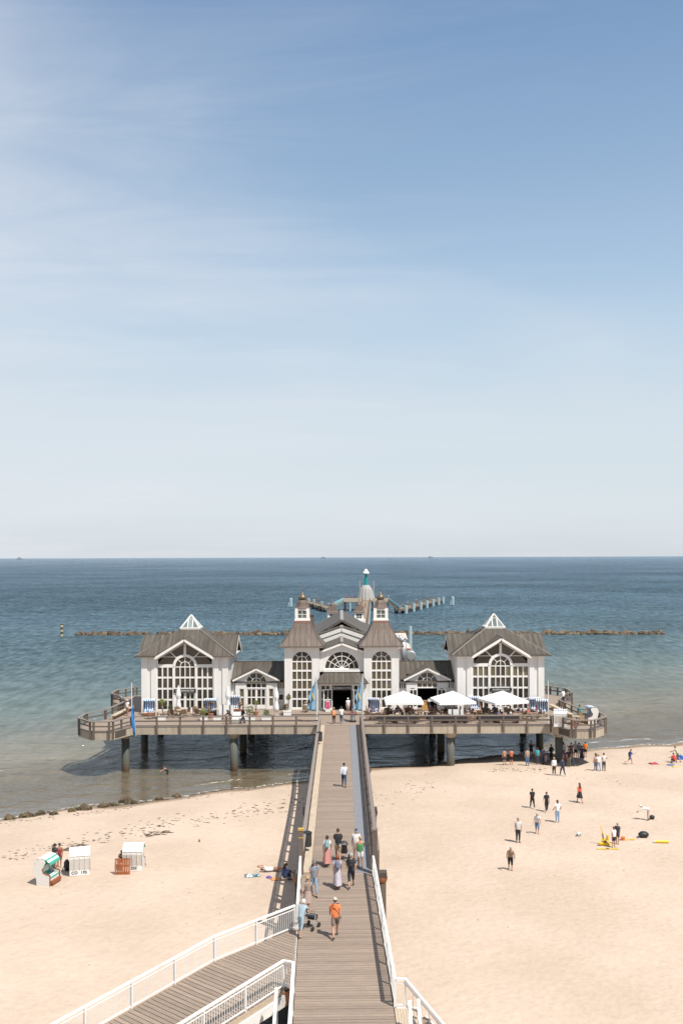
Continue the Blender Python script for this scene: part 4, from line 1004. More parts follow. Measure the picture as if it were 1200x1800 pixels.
# ------------------------------------------------------------------ walkway to the platform (far stretch)
walk = thing('walkway_bridge', (0, 77, DZ), 'long planked timber walkway leading straight to the entrance', 'walkway')
Y0, Y1 = 53.5, 100.35
pitch = .22
pl_me = MB().box(-1.57, .90, -.10, .10, -.05, 0).mesh('plank', M['deck'])
n = int((Y1 - Y0) / pitch)
for i in range(n):
    y = Y0 + (i + .5) * (Y1 - Y0) / n; x = .00 + .09 * (y - Y0) / 47
    link('plank', pl_me, walk, (x, y - 77, random.uniform(-.004, .003)))
for i in range(16):
    ya = Y0 + i * 47 / 16; yb = Y0 + (i + 1) * 47 / 16 - .02; xo = .09 * (ya - Y0) / 47
    if yb > Y1: yb = Y1
    MB().box(xo - 2.0, xo - 1.58, ya, yb, DZ - .06, DZ + .06).build('kerb_board', M['board'], walk)
    MB().box(xo + .91, xo + 1.58, ya, yb, DZ - .06, DZ + .012).build('rubber_mat', M['mat'], walk)
    MB().box(xo + 1.59, xo + 1.885, ya, yb, DZ - .06, DZ - .002).build('edge_plank', M['deck'], walk)
    MB().box(xo + 1.89, xo + 2.02, ya, yb, DZ - .06, DZ + .10).build('kerb', M['rail'], walk)
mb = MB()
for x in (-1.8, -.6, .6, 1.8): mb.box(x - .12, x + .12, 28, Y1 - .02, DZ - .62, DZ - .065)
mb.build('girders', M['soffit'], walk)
for x in (-2.0, 2.02): MB().box(x - .06, x + .06, Y0, Y1 - .02, DZ - .62, DZ - .062).build('side_beam', M['rail'], walk)
for y in (55.8, 70, 84, 97):
    for s in (-1, 1):
        x = s * 2.3
        c = MB().lathe([(.26, min(0, gz(x, y)) - 1), (.26, DZ - 1.2)], (x, y, 0), 16).build('column', M['pillar'], walk, True)
        MB().lathe([(.29, DZ - 1.2), (.34, DZ - 1.05), (.34, DZ - .9)], (x, y, 0), 16).build('column_cap', M['rust'] if y < 60 else M['soffit'], c)
    MB().box(-2.6, 2.6, y - .3, y + .3, DZ - .9, DZ - .625).build('cross_beam', M['soffit'], walk)
wood_rail('brown timber railing along the left side of the walkway', [(-2.08, 53.9, DZ), (-2.0, 100.1, DZ)], h=1.05)
wood_rail('brown timber railing along the right side of the walkway', [(2.02, 53.9, DZ), (2.2, 100.1, DZ)], h=1.05)
for s, side in ((-1, 'left'), (1, 'right')):
    gx = -2.10 if s < 0 else 1.86
    p = thing('gate_post', (gx, 53.4, DZ), 'tall square timber post with ochre bands' if s < 0 else 'tall square timber post without bands at the right end of the railing', 'post')
    if s < 0: p['label'] = 'tall square timber post with ochre bands left of the walkway'
    MB().box(gx - .13, gx + .13, 53.27, 53.53, DZ - .5, DZ + 2.35).build('shaft', M['rail'], p)
    MB().box(gx - .15, gx + .15, 53.25, 53.55, DZ + 2.35, DZ + 2.45).build('cap', M['post_cap'] if s < 0 else M['railtop'], p)
    MB().box(gx - .135, gx + .135, 53.265, 53.535, DZ + 1.95, DZ + 2.01).build('band', M['post_cap'], p) if s < 0 else None

# ------------------------------------------------------------------ near stretch, turned slightly to the left
near = thing('planked_walkway', (0, 45, DZ), 'near end of the planked walkway between white steel railings', 'walkway')
def xc(y): return .13 - .019 * (y - 36)
pn_me = MB().box(-1.86, 1.88, -.098, .098, -.05, 0).mesh('plank', M['deck'])
y = 28.1
while y < 53.45:
    o = link('plank', pn_me, near, (xc(y), y - 45, random.uniform(-.004, .004))); o.rotation_euler.z = .019 + random.uniform(-.0015, .0015); y += pitch
for s in (-1, 1):
    MB().bar((xc(28) + s * 1.95, 28, DZ - .32), (xc(53.3) + s * 1.95, 53.3, DZ - .32), .10, .62).build('side_beam', M['white'] if s < 0 else M['rail'], near)
for y in (34,):
    for s in (-1, 1):
        x = xc(y) + s * 2.12
        c = MB().lathe([(.33, gz(x, y) - 1), (.33, DZ - 1.1)], (x, y, 0), 16).build('column', M['bluecol'], near, True)
        MB().lathe([(.36, DZ - 1.1), (.44, DZ - .95), (.44, DZ - .66)], (x, y, 0), 16).build('column_cap', M['rust'], c)

def steel_rail(label, pts, posts_at=None, h=1.05, gap=.125, post_step=2.0, group=None, ball=True, base=.08, endpost=(True, True)):
    """white steel railing: flat handrail, thin upper and lower rail, upright bars"""
    p0 = Vector(pts[0]); t = thing('white_railing', tuple(p0), label, 'railing', group)
    bme = {}
    for k, (a, b) in enumerate(zip(pts, pts[1:])):
        a = Vector(a); b = Vector(b); d = (b - a).normalized(); L = (b - a).length; up = Vector((0, 0, 1))
        MB().bar(a + up * h - d * .03, b + up * h + d * .03, .11, .07).build('handrail', M['white'], t)
        MB().bar(a + up * (h - .17), b + up * (h - .17), .035, .035).build('upper_rail', M['white'], t)
        MB().bar(a + up * base, b + up * base, .045, .05).build('lower_rail', M['white'], t)
        Lh = Vector((d.x, d.y, 0)).length * L; n = max(1, round(Lh / post_step))
        for i in range(n + 1):
            if i == 0 and (k or not endpost[0]): continue
            if i == n and k == len(pts) - 2 and not endpost[1]: continue
            q = a + (b - a) * i / n; MB().bar(q - up * .3, q + up * (h - .04), .10, .06, (d.x, d.y, 0)).build('post', M['white'], t)
        m = int(Lh / gap)
        key = round(h - base, 2)
        if key not in bme: bme[key] = MB().box(-.011, .011, -.011, .011, base, h - .17).mesh('baluster', M['white'])
        for i in range(1, m):
            q = a + (b - a) * i / m; link('baluster', bme[key], t, q - p0)
    return t
lx = lambda y: xc(y) - 1.92
rx = lambda y: xc(y) + 1.95
# junction of the ramp: (-2.0, 45.8) on the far side, (-2.0, 39.3) on the near side
J1 = Vector((lx(45.7), 45.7, DZ)); K1 = Vector((-5.3, 41.9, DZ)); u = Vector((-.656, -.755, 0)).normalized(); nrm = Vector((.755, -.656, 0)).normalized()
G = -.118
E1 = K1 + u * 15 + Vector((0, 0, 15 * G))
J2 = Vector((-2.25, 39.35, DZ)); E2 = J2 + u * 12.5 + Vector((0, 0, 12.5 * G))
steel_rail('white steel railing on the left of the walkway by the timber post', [(lx(53.0), 53.0, DZ), tuple(J1)], endpost=(True, True))
steel_rail('white steel railing on the right of the near walkway', [(rx(53.0), 53.0, DZ), (rx(37.6), 37.6, DZ)])
steel_rail('white steel railing on the outer left side of the ramp', [tuple(J1 + Vector((-.12, -.14, 0))), tuple(K1), tuple(E1)])
steel_rail('white steel railing on the inner side of the ramp', [tuple(Vector((lx(39.0), 39.15, DZ))), tuple(J2), tuple(E2)], endpost=(False, True))
steel_rail('white steel railing on the left of the walkway below the ramp', [(lx(39.0), 39.0, DZ), (lx(29), 29, DZ)])
# ramp deck
ramp = thing('planked_ramp', tuple(J1), 'planked timber ramp branching left off the walkway towards the beach', 'ramp')
W_ = 4.05
poly = [(lx(45.7) + .0, 45.7), (K1.x, K1.y), (J2.x, J2.y), (lx(39.3), 39.3)]
# landing: boards laid square to the ramp, trimmed to the landing outline
from mathutils.geometry import intersect_line_line_2d
def clip(poly, a, b, n):            # keep the part of poly with a <= p.n <= b
    for lim, sg in ((a, 1), (b, -1)):
        outp = []
        for i in range(len(poly)):
            p, q = Vector(poly[i]), Vector(poly[(i + 1) % len(poly)]); dp = sg * (p.dot(n) - lim); dq = sg * (q.dot(n) - lim)
            if dp >= 0: outp.append(p)
            if (dp >= 0) != (dq >= 0): outp.append(p + (q - p) * dp / (dp - dq))
        poly = outp
        if len(poly) < 3: return []
    return poly
u2 = Vector((u.x, u.y)); k0 = Vector((K1.x, K1.y)).dot(u2)
s = k0 - .22
while s > k0 - 9:
    c = clip([Vector(p) for p in poly], s - .097, s + .097, u2)
    if len(c) >= 3: MB().prism_z([tuple(p) for p in c], DZ - .055, DZ - .004).build('plank', M['deck'], ramp)
    s -= .22
rp = MB().box(-W_ / 2, W_ / 2, -.097, .097, -.05, 0).mesh('plank', M['deck'])
ang = math.atan2(u.y, u.x) - PI / 2
mid0 = K1 + nrm * W_ / 2
s = 0.0
while s < 15:
    q = mid0 + u * s + Vector((0, 0, s * G - .004)); o = link('plank', rp, ramp, q - J1); o.rotation_euler = (math.atan(G), 0, ang); s += .22
for off, nm in ((.02, 'side_beam'), (W_ - .02, 'side_beam')):
    a = K1 + nrm * off; L = 15 if off < 1 else 12.6
    MB().bar(a + Vector((0, 0, -.12)), a + u * L + Vector((0, 0, L * G - .12)), .09, .2).build(nm, M['board'], ramp)
    MB().bar(a + Vector((0, 0, -.46)) + nrm * (.06 if off > 1 else -.06), a + u * L + Vector((0, 0, L * G - .46)) + nrm * (.06 if off > 1 else -.06), .12, .44).build('girder', M['white'], ramp)
MB().bar(J2 + Vector((0, 0, -.4)), Vector((lx(39.3) - .12, 39.3, DZ - .4)), .3, .5).build('end_beam', M['rust'], ramp)
for s in (4, 10):
    for off in (.5, W_ - .5):
        q = K1 + u * s + nrm * off; MB().lathe([(.22, gz(q.x, q.y) - 1), (.22, DZ + s * G - .66)], (q.x, q.y, 0), 12).build('column', M['bluecol'], ramp, True)
# stairs down on both sides close to the camera
def stair(label, x0, y0, dirx, diry, n, wd, railpts):
    t = thing('white_stair', (x0, y0, DZ), label, 'stairs')
    for i in range(n):
        cx_, cy_, z = x0 + dirx * .30 * i, y0 + diry * .30 * i, DZ - .17 * (i + 1)
        if dirx: MB().box(min(cx_, cx_ + dirx * .31), max(cx_, cx_ + dirx * .31), y0 - wd / 2, y0 + wd / 2, z - .04, z).build('tread', M['deck'], t)
        else: MB().box(x0 - wd / 2, x0 + wd / 2, min(cy_, cy_ + diry * .31), max(cy_, cy_ + diry * .31), z - .04, z).build('tread', M['deck'], t)
    for sd in (-1, 1):
        if dirx: a = Vector((x0, y0 + sd * wd / 2, DZ - .25)); b = a + Vector((dirx * .3 * n, 0, -.17 * n))
        else: a = Vector((x0 + sd * wd / 2, y0, DZ - .25)); b = a + Vector((0, diry * .3 * n, -.17 * n))
        MB().bar(a, b, .08, .3).build('stringer', M['white'], t)
    return t
ld = thing('stair_landing', (2.5, 36.9, DZ), 'small landing right of the walkway at the head of the white stair', 'landing')
for i in range(8): MB().box(xc(36) + 1.90 + i * .1, xc(36) + 1.99 + i * .1, 36.2, 37.5, DZ - .06, DZ - .006).build('plank', M['board'], ld)
MB().box(xc(36) + 1.9, xc(36) + 2.72, 37.52, 37.6, DZ - .3, DZ - .01).build('edge_beam', M['white'], ld)
MB().box(xc(36) + 2.72, xc(36) + 2.8, 36.2, 37.6, DZ - .3, DZ - .01).build('edge_beam', M['white'], ld)
steel_rail('white stair railing dropping away to the right of the walkway', [(rx(37.6) + .08, 37.6, DZ), (rx(37.6) + .38, 37.6, DZ), (rx(37.6) + 3.98, 34.4, DZ - 3.2)], gap=.35, endpost=(False, True))
ws = stair('white stair going down to the right of the walkway', xc(36) + 2.55, 36.7, 1, 0, 16, 1.3, None); ws.rotation_euler.z = -.74
steel_rail('white stair railing turned end-on right of the walkway', [(2.86, 36.6, DZ - .35), (2.80, 33.0, DZ - 2.0)], gap=.4)
steel_rail('shorter white stair railing beside the walkway edge at bottom right', [(2.48, 35.9, DZ - .1), (2.46, 32.0, DZ - 2.1)], gap=.4)
steel_rail('white stair railing below the ramp at the left of the walkway', [(-2.42, 37.6, DZ - .35), (-2.42, 33.0, DZ - 2.6)], gap=.4)
ds = thing('shade_stair', (-3.6, 40.5, 2.6), 'stair in the gap below the ramp, shade put into its near-black colour', 'stairs')  # guessed stair, near-black so its colour carries the shade under the ramp
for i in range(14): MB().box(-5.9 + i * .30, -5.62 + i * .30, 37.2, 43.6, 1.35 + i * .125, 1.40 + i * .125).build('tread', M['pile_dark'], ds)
MB().add([(-6.0, 37.1, 1.28), (-1.7, 37.1, 3.0), (-1.7, 43.7, 3.0), (-6.0, 43.7, 1.28)], [(0, 1, 2, 3)]).build('shade_plate', M['black'], ds)
# bins on the walkway
def bin_(px, py, label):
    p = at(px, py, DZ); t = thing('litter_bin', tuple(p), label, 'bin')
    link('bin_body', MB().lathe([(.24, .32), (.26, .40), (.26, 1.02), (.22, 1.06)], (0, 0, 0), 14, rot=.2).mesh('bin_body', M['bin']), t)
    link('bin_lid', MB().lathe([(.27, 1.06), (.28, 1.12), (.12, 1.2)], (0, 0, 0), 14).mesh('bin_lid', M['black']), t)
    link('post', MB().box(-.30, -.22, -.05, .05, 0, 1.1).box(-.24, .1, -.12, .12, 0, .03).mesh('post', M['black']), t)
bin_(540, 1497, 'dark litter bin on the walkway beside the timber post'); bin_(561.5, 1309, 'dark litter bin on the walkway nearest the terrace')

# ------------------------------------------------------------------ breakwater, shore rocks, weed
rock_me = []
for i in range(9):
    r = random.Random(50 + i); bm = bmesh.new(); bmesh.ops.create_icosphere(bm, subdivisions=2, radius=1)
    for v in bm.verts:
        d = v.co.copy(); k = 1 + .28 * math.sin(d.x * 2.3 + i) * math.cos(d.y * 2.9 + 2 * i) + r.uniform(-.10, .10) + .15 * math.sin(d.z * 3 + i * 1.7)
        v.co = Vector((d.x * k, d.y * k, d.z * k * .8))
    for kf in range(6):
        nn = Vector((r.uniform(-1, 1), r.uniform(-1, 1), r.uniform(-.3, 1))).normalized()
        for v in bm.verts:
            q = v.co.dot(nn)
            if q > .72: v.co -= nn * (q - .72)
    me = bpy.data.meshes.new('rock'); bm.to_mesh(me); bm.free(); me.materials.append(M['rock']); rock_me.append(me)
def breakwater(label, spans, y, group):
    a = at(spans[0][0], y, 0); t = thing('breakwater', (a.x, a.y, 0), label, 'breakwater', None)
    for x0, x1, big in spans:
        p = at(x0, y, 0); q = at(x1, y - .7 * (x1 - x0) / 450, 0); L = (q - p).length; s = 0
        while s < L:
            sz = random.uniform(.38, .80) * big
            for row in (0, 1):
                if row and random.random() < .15: continue
                c = p + (q - p) * s / L + Vector((random.uniform(-.3, .3), row * 1.3 + random.uniform(-.3, .3), random.uniform(-.15, .25) + row * .25))
                o = link('rock', random.choice(rock_me), t, c - Vector((a.x, a.y, 0))); k = sz * random.uniform(.8, 1.25)
                o.scale = (k * random.uniform(.9, 1.5), k, k * random.uniform(.75, 1.3)); o.rotation_euler = (random.uniform(-.3, .3), random.uniform(-.3, .3), random.uniform(0, 6))
            s += sz * random.uniform(.75, 1.15)
breakwater('low line of brown boulders in the sea left of the pavilions', [(134, 258, .95), (279, 312, 1.0), (316, 385, 1.2), (388, 512, 1.15)], 1116.5, None)
breakwater('long line of brown boulders in the sea right of the towers', [(697, 790, 1.05), (792, 1163, 1.1)], 1115.5, None)
for k, (px, py, w_) in enumerate(((16, 1441, 19), (46, 1437, 24), (70, 1433, 22), (93, 1433, 14), (123, 1428, 15), (147, 1424.5, 24), (180, 1419.5, 22), (199, 1417, 16), (222, 1412, 26), (279, 1406.5, 15), (310, 1402, 16), (236, 1413, 14))):
    p = on_sand(px, py); p.z = max(p.z, 0) - .03
    places = ('at the left edge of the photo', 'second from the left edge', 'flat and third from the left edge', 'small between two larger ones', 'upright and dark by the water line', 'broad and in the middle of the row', 'low and half covered by sand', 'low beside the broad weedy one', 'largest and most overgrown of the row', 'small and well to the right of the row', 'rightmost of the row', 'low just right of the largest one')
    cm = MB(); k_ = w_ / 19.5 * .5
    for q in range(7):
        src = random.choice(rock_me); a = random.uniform(0, 6.3); rr0 = 0 if q == 0 else random.uniform(.3, .85) * k_; sc_ = k_ * (.72 if q == 0 else random.uniform(.25, .5)); mt = Matrix.Rotation(random.uniform(0, 6), 3, Vector((random.random(), random.random(), 1)).normalized())
        cm.add([mt @ (v.co * sc_) * 1.0 + Vector((rr0 * math.cos(a) * 1.2, rr0 * math.sin(a) * .6, random.uniform(-.05, .10))) for v in src.vertices], [tuple(f.vertices) for f in src.polygons])
    rk = link('shore_rock', cm.mesh('shore_rock', M['rock_s']), None, p + Vector((0, .25, .06)))
    tag(rk, 'weedy shore rock, ' + places[k], 'rock', 'weedy rocks along the left shoreline')
wd = MB(); rr = random.Random(3)
def weed_line(p, q, n, spread, size):
    for i in range(n):
        t = rr.random(); px = p[0] + (q[0] - p[0]) * t + rr.gauss(0, spread * 2); py = p[1] + (q[1] - p[1]) * t + rr.gauss(0, spread)
        c = on_sand(px, py); s = size * rr.uniform(.3, 1.3); a = rr.uniform(-.5, .5); e = Vector((math.cos(a), math.sin(a), 0)) * s; f = Vector((-e.y, e.x, 0)) * rr.uniform(.2, .5)
        wd.add([c - e, c - f + Vector((0, 0, .01)), c + e, c + f, c + Vector((0, 0, .05 * s + .03))], [(0, 1, 4), (1, 2, 4), (2, 3, 4), (3, 0, 4)])
weed_line((5, 1508), (140, 1480), 60, 4, .16); weed_line((140, 1480), (330, 1440), 90, 6, .18); weed_line((330, 1448), (520, 1405), 90, 7, .17)
weed_line((95, 1499), (150, 1484), 70, 1.6, .2); weed_line((255, 1469), (300, 1462), 60, 2, .22); weed_line((420, 1430), (520, 1416), 40, 5, .18); weed_line((655, 1408), (760, 1376), 45, 7, .15)
weed_line((860, 1354), (960, 1353), 40, 2.5, .16); weed_line((960, 1355), (1120, 1375), 25, 9, .10); weed_line((0, 1447), (240, 1419), 50, 2, .16); weed_line((250, 1411), (520, 1378), 60, 2.4, .14); weed_line((600, 1600), (1180, 1500), 14, 50, .05); weed_line((40, 1600), (500, 1600), 16, 40, .05)
for i in range(260):
    x = rr.uniform(-27, -3.5) if i < 205 else rr.uniform(3, 22); y = interp(SHORE, x) - .5 * math.sin(x * .45) * -1 - .2 + rr.gauss(0, .22); s = rr.uniform(.08, .30); z = max(gz(x, y), 0) + .01; c = Vector((x, y, z)); a = .45 + rr.uniform(-.4, .4)
    e = Vector((math.cos(a), math.sin(a), 0)) * s; f = Vector((-e.y, e.x, 0)) * rr.uniform(.25, .5); wd.add([c - e, c - f, c + e, c + f, c + Vector((0, 0, .12 * s + .02))], [(0, 1, 4), (1, 2, 4), (2, 3, 4), (3, 0, 4)])
wo = wd.build('seaweed', M['weed']); tag(wo, 'dark scraps of dried seaweed strewn on the sand', 'seaweed', kind='stuff')
mk = MB().lathe([(.32, -2), (.32, 3.0), (.26, 3.3)], (0, 0, 0), 10).box(-.5, .5, -.06, .06, 3.0, 3.4); p = at(109, 1118.5, 0)
mo_ = link('marker_post', mk.mesh('marker_post', M['marker']), None, p); tag(mo_, 'dark and cream banded marker post standing in the sea at far left', 'marker')
for px, py, lb, s in ((35, 981.6, 'small dark ship on the horizon at far left', 1), (568, 979.4, 'pale sailing boat on the horizon above the pier', .8), (756, 978.4, 'small ship on the horizon right of the pier head', .9)):
    X = (px - PX) * 14000 / F
    t = thing('distant_ship', (X, 14000, 8), lb, 'ship')
    MB().box(X - 45 * s, X + 45 * s, 13990, 14010, -5, 14).build('hull', M['hazed_hull'], t); MB().box(X - 20 * s, X + 12 * s, 13992, 14008, 14, 32 * s).build('superstructure', M['tin'], t)

# ------------------------------------------------------------------ far jetty with the diving bell
jet = thing('far_jetty', (6, 280, 4), 'long narrow jetty running out to the diving platform', 'jetty')
ZJ = 4.2
def jp(d): return 1.5 + (d - 130) * .0353
for d in range(158, 400, 11):
    MB().bar((jp(d), d, ZJ - .2), (jp(d + 11), d + 11, ZJ - .2), 2.9, .4).build('deck_section', M['jetty'], jet)
    for s in (-1, 1):
        MB().bar((jp(d) + s * 1.4, d, ZJ + 1.05), (jp(d + 11) + s * 1.4, d + 11, ZJ + 1.05), .12, .1).build('handrail', M['jetty'], jet)
        MB().bar((jp(d) + s * 1.4, d, ZJ + .55), (jp(d + 11) + s * 1.4, d + 11, ZJ + .55), .08, .1).build('mid_rail', M['jetty'], jet)
        MB().tube((jp(d) + s * 1.3, d, -2), (jp(d) + s * 1.3, d, ZJ - .4), .3, .3, 8).build('pile', M['pile_blue'], jet)
        for k in range(4): MB().box(jp(d) + s * 1.4 - .06, jp(d) + s * 1.4 + .06, d + k * 2.75, d + k * 2.75 + .12, ZJ, ZJ + 1.0).build('post', M['jetty'], jet)
head = thing('jetty_head', (11, 404, ZJ), 'timber platform at the end of the jetty under the diving bell', 'platform')
hx = 10.9; hy = 404
MB().prism_z([(hx - 9.2, hy - 5), (hx + 8.8, hy - 5), (hx + 8.8, hy + 9), (hx - 9.2, hy + 9)], ZJ - .55, ZJ).build('deck', M['jetty'], head)
MB().box(hx - 9.2, hx - 2.0, hy - 5.1, hy - 5.0, ZJ - .55, ZJ + 1.0).build('parapet', M['board'], head); MB().box(hx + 2.4, hx + 8.8, hy - 5.1, hy - 5.0, ZJ - .55, ZJ + 1.0).build('parapet', M['board'], head)
for x in (-8.5, -6.7, -3.5, 3, 5.5, 8.5): 
    for y in (-4.6, 8): MB().tube((hx + x, hy + y, -2), (hx + x, hy + y, ZJ - .5), .5, .5, 10).build('pile', M['pile_dark'] if x < -8 else M['pile_blue'], head)
bell = thing('diving_bell', (hx, hy + 2, ZJ), 'white ribbed diving bell with turquoise mast and white lamp cap', 'diving bell')
cn = MB(); nseg = 28; pr = [(3.7, ZJ + .02), (3.4, ZJ + 1.2), (2.9, ZJ + 3.0), (2.4, ZJ + 4.4), (1.8, ZJ + 5.4), (1.2, ZJ + 6.0)]
vs = []; fs = []
for r, z in pr:
    for i in range(nseg):
        a = 2 * PI * i / nseg; rr_ = r * (1.03 if i % 2 else .95); vs.append((hx + rr_ * math.cos(a), hy + 2 + rr_ * math.sin(a), z))
for j in range(len(pr) - 1):
    for i in range(nseg): fs.append((j * nseg + i, j * nseg + (i + 1) % nseg, (j + 1) * nseg + (i + 1) % nseg, (j + 1) * nseg + i))
fs.append(tuple(range(5 * nseg, 6 * nseg))); cn.add(vs, fs); cn.build('bell_hull', M['tin'], bell)
MB().tube((hx, hy + 2, ZJ + 6), (hx, hy + 2, ZJ + 9.0), .85, .75, 12).build('mast', M['turq'], bell)
MB().tube((hx, hy + 2, ZJ + 9.0), (hx, hy + 2, ZJ + 10.8), .5, .4, 12).build('mast_top', M['turq'], bell)
MB().lathe([(1.45, ZJ + 10.6), (1.3, ZJ + 11.0), (.8, ZJ + 11.7), (.45, ZJ + 12.4), (.1, ZJ + 12.6)], (hx, hy + 2, 0), 16).build('lamp_cap', M['white'], bell, True)
for x in (-2.6, 3.0): MB().tube((hx + x, hy + 2, ZJ + 5.2 if False else ZJ + 2), (hx + x, hy + 2, ZJ + 7.9), .26, .22, 8).build('stay_post', M['tin'], bell)
def landing(label, p, q, z, piles, front_first):
    t = thing('landing_stage', (p[0], p[1], z), label, 'landing stage')
    P = Vector((p[0], p[1], z)); Q = Vector((q[0], q[1], z)); d = (Q - P).normalized(); n = d.cross(Vector((0, 0, 1)))
    MB().bar(P + Vector((0, 0, -.4)), Q + Vector((0, 0, -.4)), 3.2, .7).build('deck', M['jetty'], t)
    L = (Q - P).length
    for s in (-1, 1):
        MB().bar(P + n * s * 1.5 + Vector((0, 0, 1)), Q + n * s * 1.5 + Vector((0, 0, 1)), .1, .1).build('handrail', M['jetty'], t)
        for i in range(int(L / 3)): 
            c = P + d * i * 3 + n * s * 1.5; MB().box(c.x - .07, c.x + .07, c.y - .07, c.y + .07, z, z + 1).build('post', M['jetty'], t)
    for f in [(a + b) / 2 for a, b in zip(piles, piles[1:])]:
        for off in (-.5, .9):
            c = P + (Q - P) * f + n * off * 1.9; MB().tube((c.x, c.y, -2), (c.x, c.y, z - .3), .6, .6, 10).build('pile', M['pile_dark'], t)
    for f in piles:
        for s in (-1, 1):
            c = P + (Q - P) * f + n * s * 1.9
            MB().tube((c.x, c.y, -2), (c.x, c.y, z + (1.2 if s > 0 else .2)), .75, .75, 12).build('pile', M['pile_blue'] if s > 0 else M['pile_dark'], t)
pts = [(at(702, 1070, 1.9), at(771, 1053.5, 1.9)), (at(578, 1068, 1.9), at(534, 1056, 1.9))]
landing('pale piled landing stage on the right of the jetty head', pts[0][0], pts[0][1], 1.9, (.03, .2, .37, .53, .7, .86, 1.0), 0)
landing('pale piled landing stage on the left of the jetty head', pts[1][0], pts[1][1], 1.9, (.15, .45, .75, .98), 0)
for s, a, b in (('left', (hx - 9.2, hy - 3, ZJ), pts[1][0]), ('right', (hx + 8.8, hy - 3, ZJ), pts[0][0])):
    t = thing('access_stair', a, 'turquoise sided stair down to the %s landing stage' % s, 'stairs'); A_ = Vector(a); B_ = Vector(b)
    MB().bar(A_ + Vector((0, 0, -.3)), B_ + Vector((0, 0, -.3)), 1.8, .3).build('flight', M['jetty'], t)
    for k in (-1, 1): MB().bar(A_ + Vector((0, k * 1.0, .5)), B_ + Vector((0, k * 1.0, .5)), .12, 1.1).build('side_panel', M['turq_l'], t)
for px, py, lb in ((511, 1066, 'blue mooring pile standing alone left of the jetty head'), (795, 1063, 'blue mooring pile standing alone right of the landing stage')):
    p = at(px, py, 0); o = link('mooring_pile', MB().lathe([(.75, -2), (.75, 3.4), (.6, 3.7)], (0, 0, 0), 12).box(-1.1, -.5, -.5, .5, -1, 1.8).mesh('mooring_pile', M['pile_blue']), None, p); tag(o, lb, 'mooring pile')
M['teak_o'] = mat('orange_brown_wood', (.33, .10, .03), .55, .2, 4, (2, 2, 6), rnd=.2)
M['leaf_r'] = mat('rusty_leaves', (.17, .085, .035), .65, .4, 9)
M['tan_top'] = mat('pale_table_top', (.46, .38, .29), .6, .15, 4)
M['ochre'] = mat('ochre_cabinet', (.52, .30, .09), .6, .15, 4)
M['cartred'] = mat('faded_red_tray', (.34, .12, .10), .6, .15, 4)
M['pattern'] = mat('patterned_towel', (.55, .60, .58), .85, .1, 9, col2=(.04, .13, .16), thresh=(.48, .52))
# ------------------------------------------------------------------ beach chairs
def strandkorb(label, loc, rz, stripe, number=None, group=None):
    t = thing('roofed_beach_chair', loc, label, 'beach chair', group, rz)
    ww, wk = M['wicker_w'], M['teak']
    b = MB().box(-.60, .60, -.42, .40, .04, .42); link('base_box', b.mesh('base_box', M['white']), t)
    for s in (-1, 1):
        link('side_panel', MB().prism_x([(-.46, .0), (.44, .0), (.46, .45), (.64, 1.15), (.56, 1.48), (.30, 1.68), (-.10, 1.66), (-.16, 1.45), (.06, 1.05), (-.04, .78), (-.46, .66)], s * .605, s * .645).mesh('side_panel', ww), t)
        tr = MB(); pp = [(-.47, .0), (-.47, .67), (-.04, .80), (.06, 1.06)]
        for a, c in zip(pp, pp[1:]): tr.bar((s * .625, a[0], a[1]), (s * .625, c[0], c[1]), .07, .05)
        link('wooden_trim', tr.mesh('wooden_trim', wk), t)
    prof = [(.45, .40), (.64, 1.15), (.63, 1.32), (.56, 1.48), (.44, 1.61), (.28, 1.69), (.08, 1.71), (-.12, 1.66)]
    h = MB()
    for a, c in zip(prof, prof[1:]): h.bar((-.64, a[0], a[1]), (-.64, c[0], c[1]), .001, .001) if False else h.add([(-.65, a[0], a[1]), (.65, a[0], a[1]), (.65, c[0], c[1]), (-.65, c[0], c[1])], [(0, 1, 2, 3)])
    me = h.mesh('hood', ww, False); o = link('hood', me, t); md = o.modifiers.new('thickness', 'SOLIDIFY'); md.thickness = .04; md.offset = 1
    rb = MB()
    for x in (-.63, -.32, 0, .32, .63):
        for a, c in zip(prof, prof[1:]): rb.bar((x, a[0] + .02, a[1] + .01), (x, c[0] + .02, c[1] + .01), .025, .035)
    link('hood_ribs', rb.mesh('hood_ribs', M['white']), t)
    link('back_board', MB().box(-.61, .61, .405, .44, .02, .44).mesh('back_board', M['white']), t)
    link('seat_cushion', MB().box(-.57, .57, -.42, .16, .425, .54).mesh('seat_cushion', stripe), t)
    link('back_cushion', MB().prism_x([(.14, .545), (.30, .545), (.55, 1.20), (.44, 1.50), (.34, 1.48), (.36, 1.2)], -.57, .57).mesh('back_cushion', stripe), t)
    link('awning', MB().prism_x([(-.10, 1.69), (-.13, 1.725), (-.48, 1.44), (-.50, 1.30), (-.48, 1.30), (-.465, 1.42)] if not group else [(-.10, 1.70), (.45, 1.66), (.45, 1.69), (-.13, 1.745), (-.26, 1.66), (-.27, 1.55), (-.25, 1.55), (-.24, 1.64)], -.66, .66).mesh('awning', stripe), t)
    link('footrest', MB().box(-.55, .55, -.62, -.43, .10, .30).mesh('footrest', wk), t)
    if number: 
        for s_, x in number:
            tx = text('number', s_, .26, (x, .452, .21), (R(90), 0, R(180)), M['sign'], t, .004, .95, .02)
    return t
p = on_sand(85, 1552); strandkorb('white beach chair with green striped awning, turned sideways with brown trim', tuple(p), R(78), M['stripe_g'], None)
p = on_sand(141, 1536); strandkorb('white beach chair seen from behind with CO 195 on its base', tuple(p), R(194), M['stripe_g'], [('CO', .33), ('195', -.25)])
p = on_sand(236, 1528); strandkorb('white beach chair seen from behind with 200 on its base', tuple(p), R(182), M['stripe_g'], [('200', -.05)])
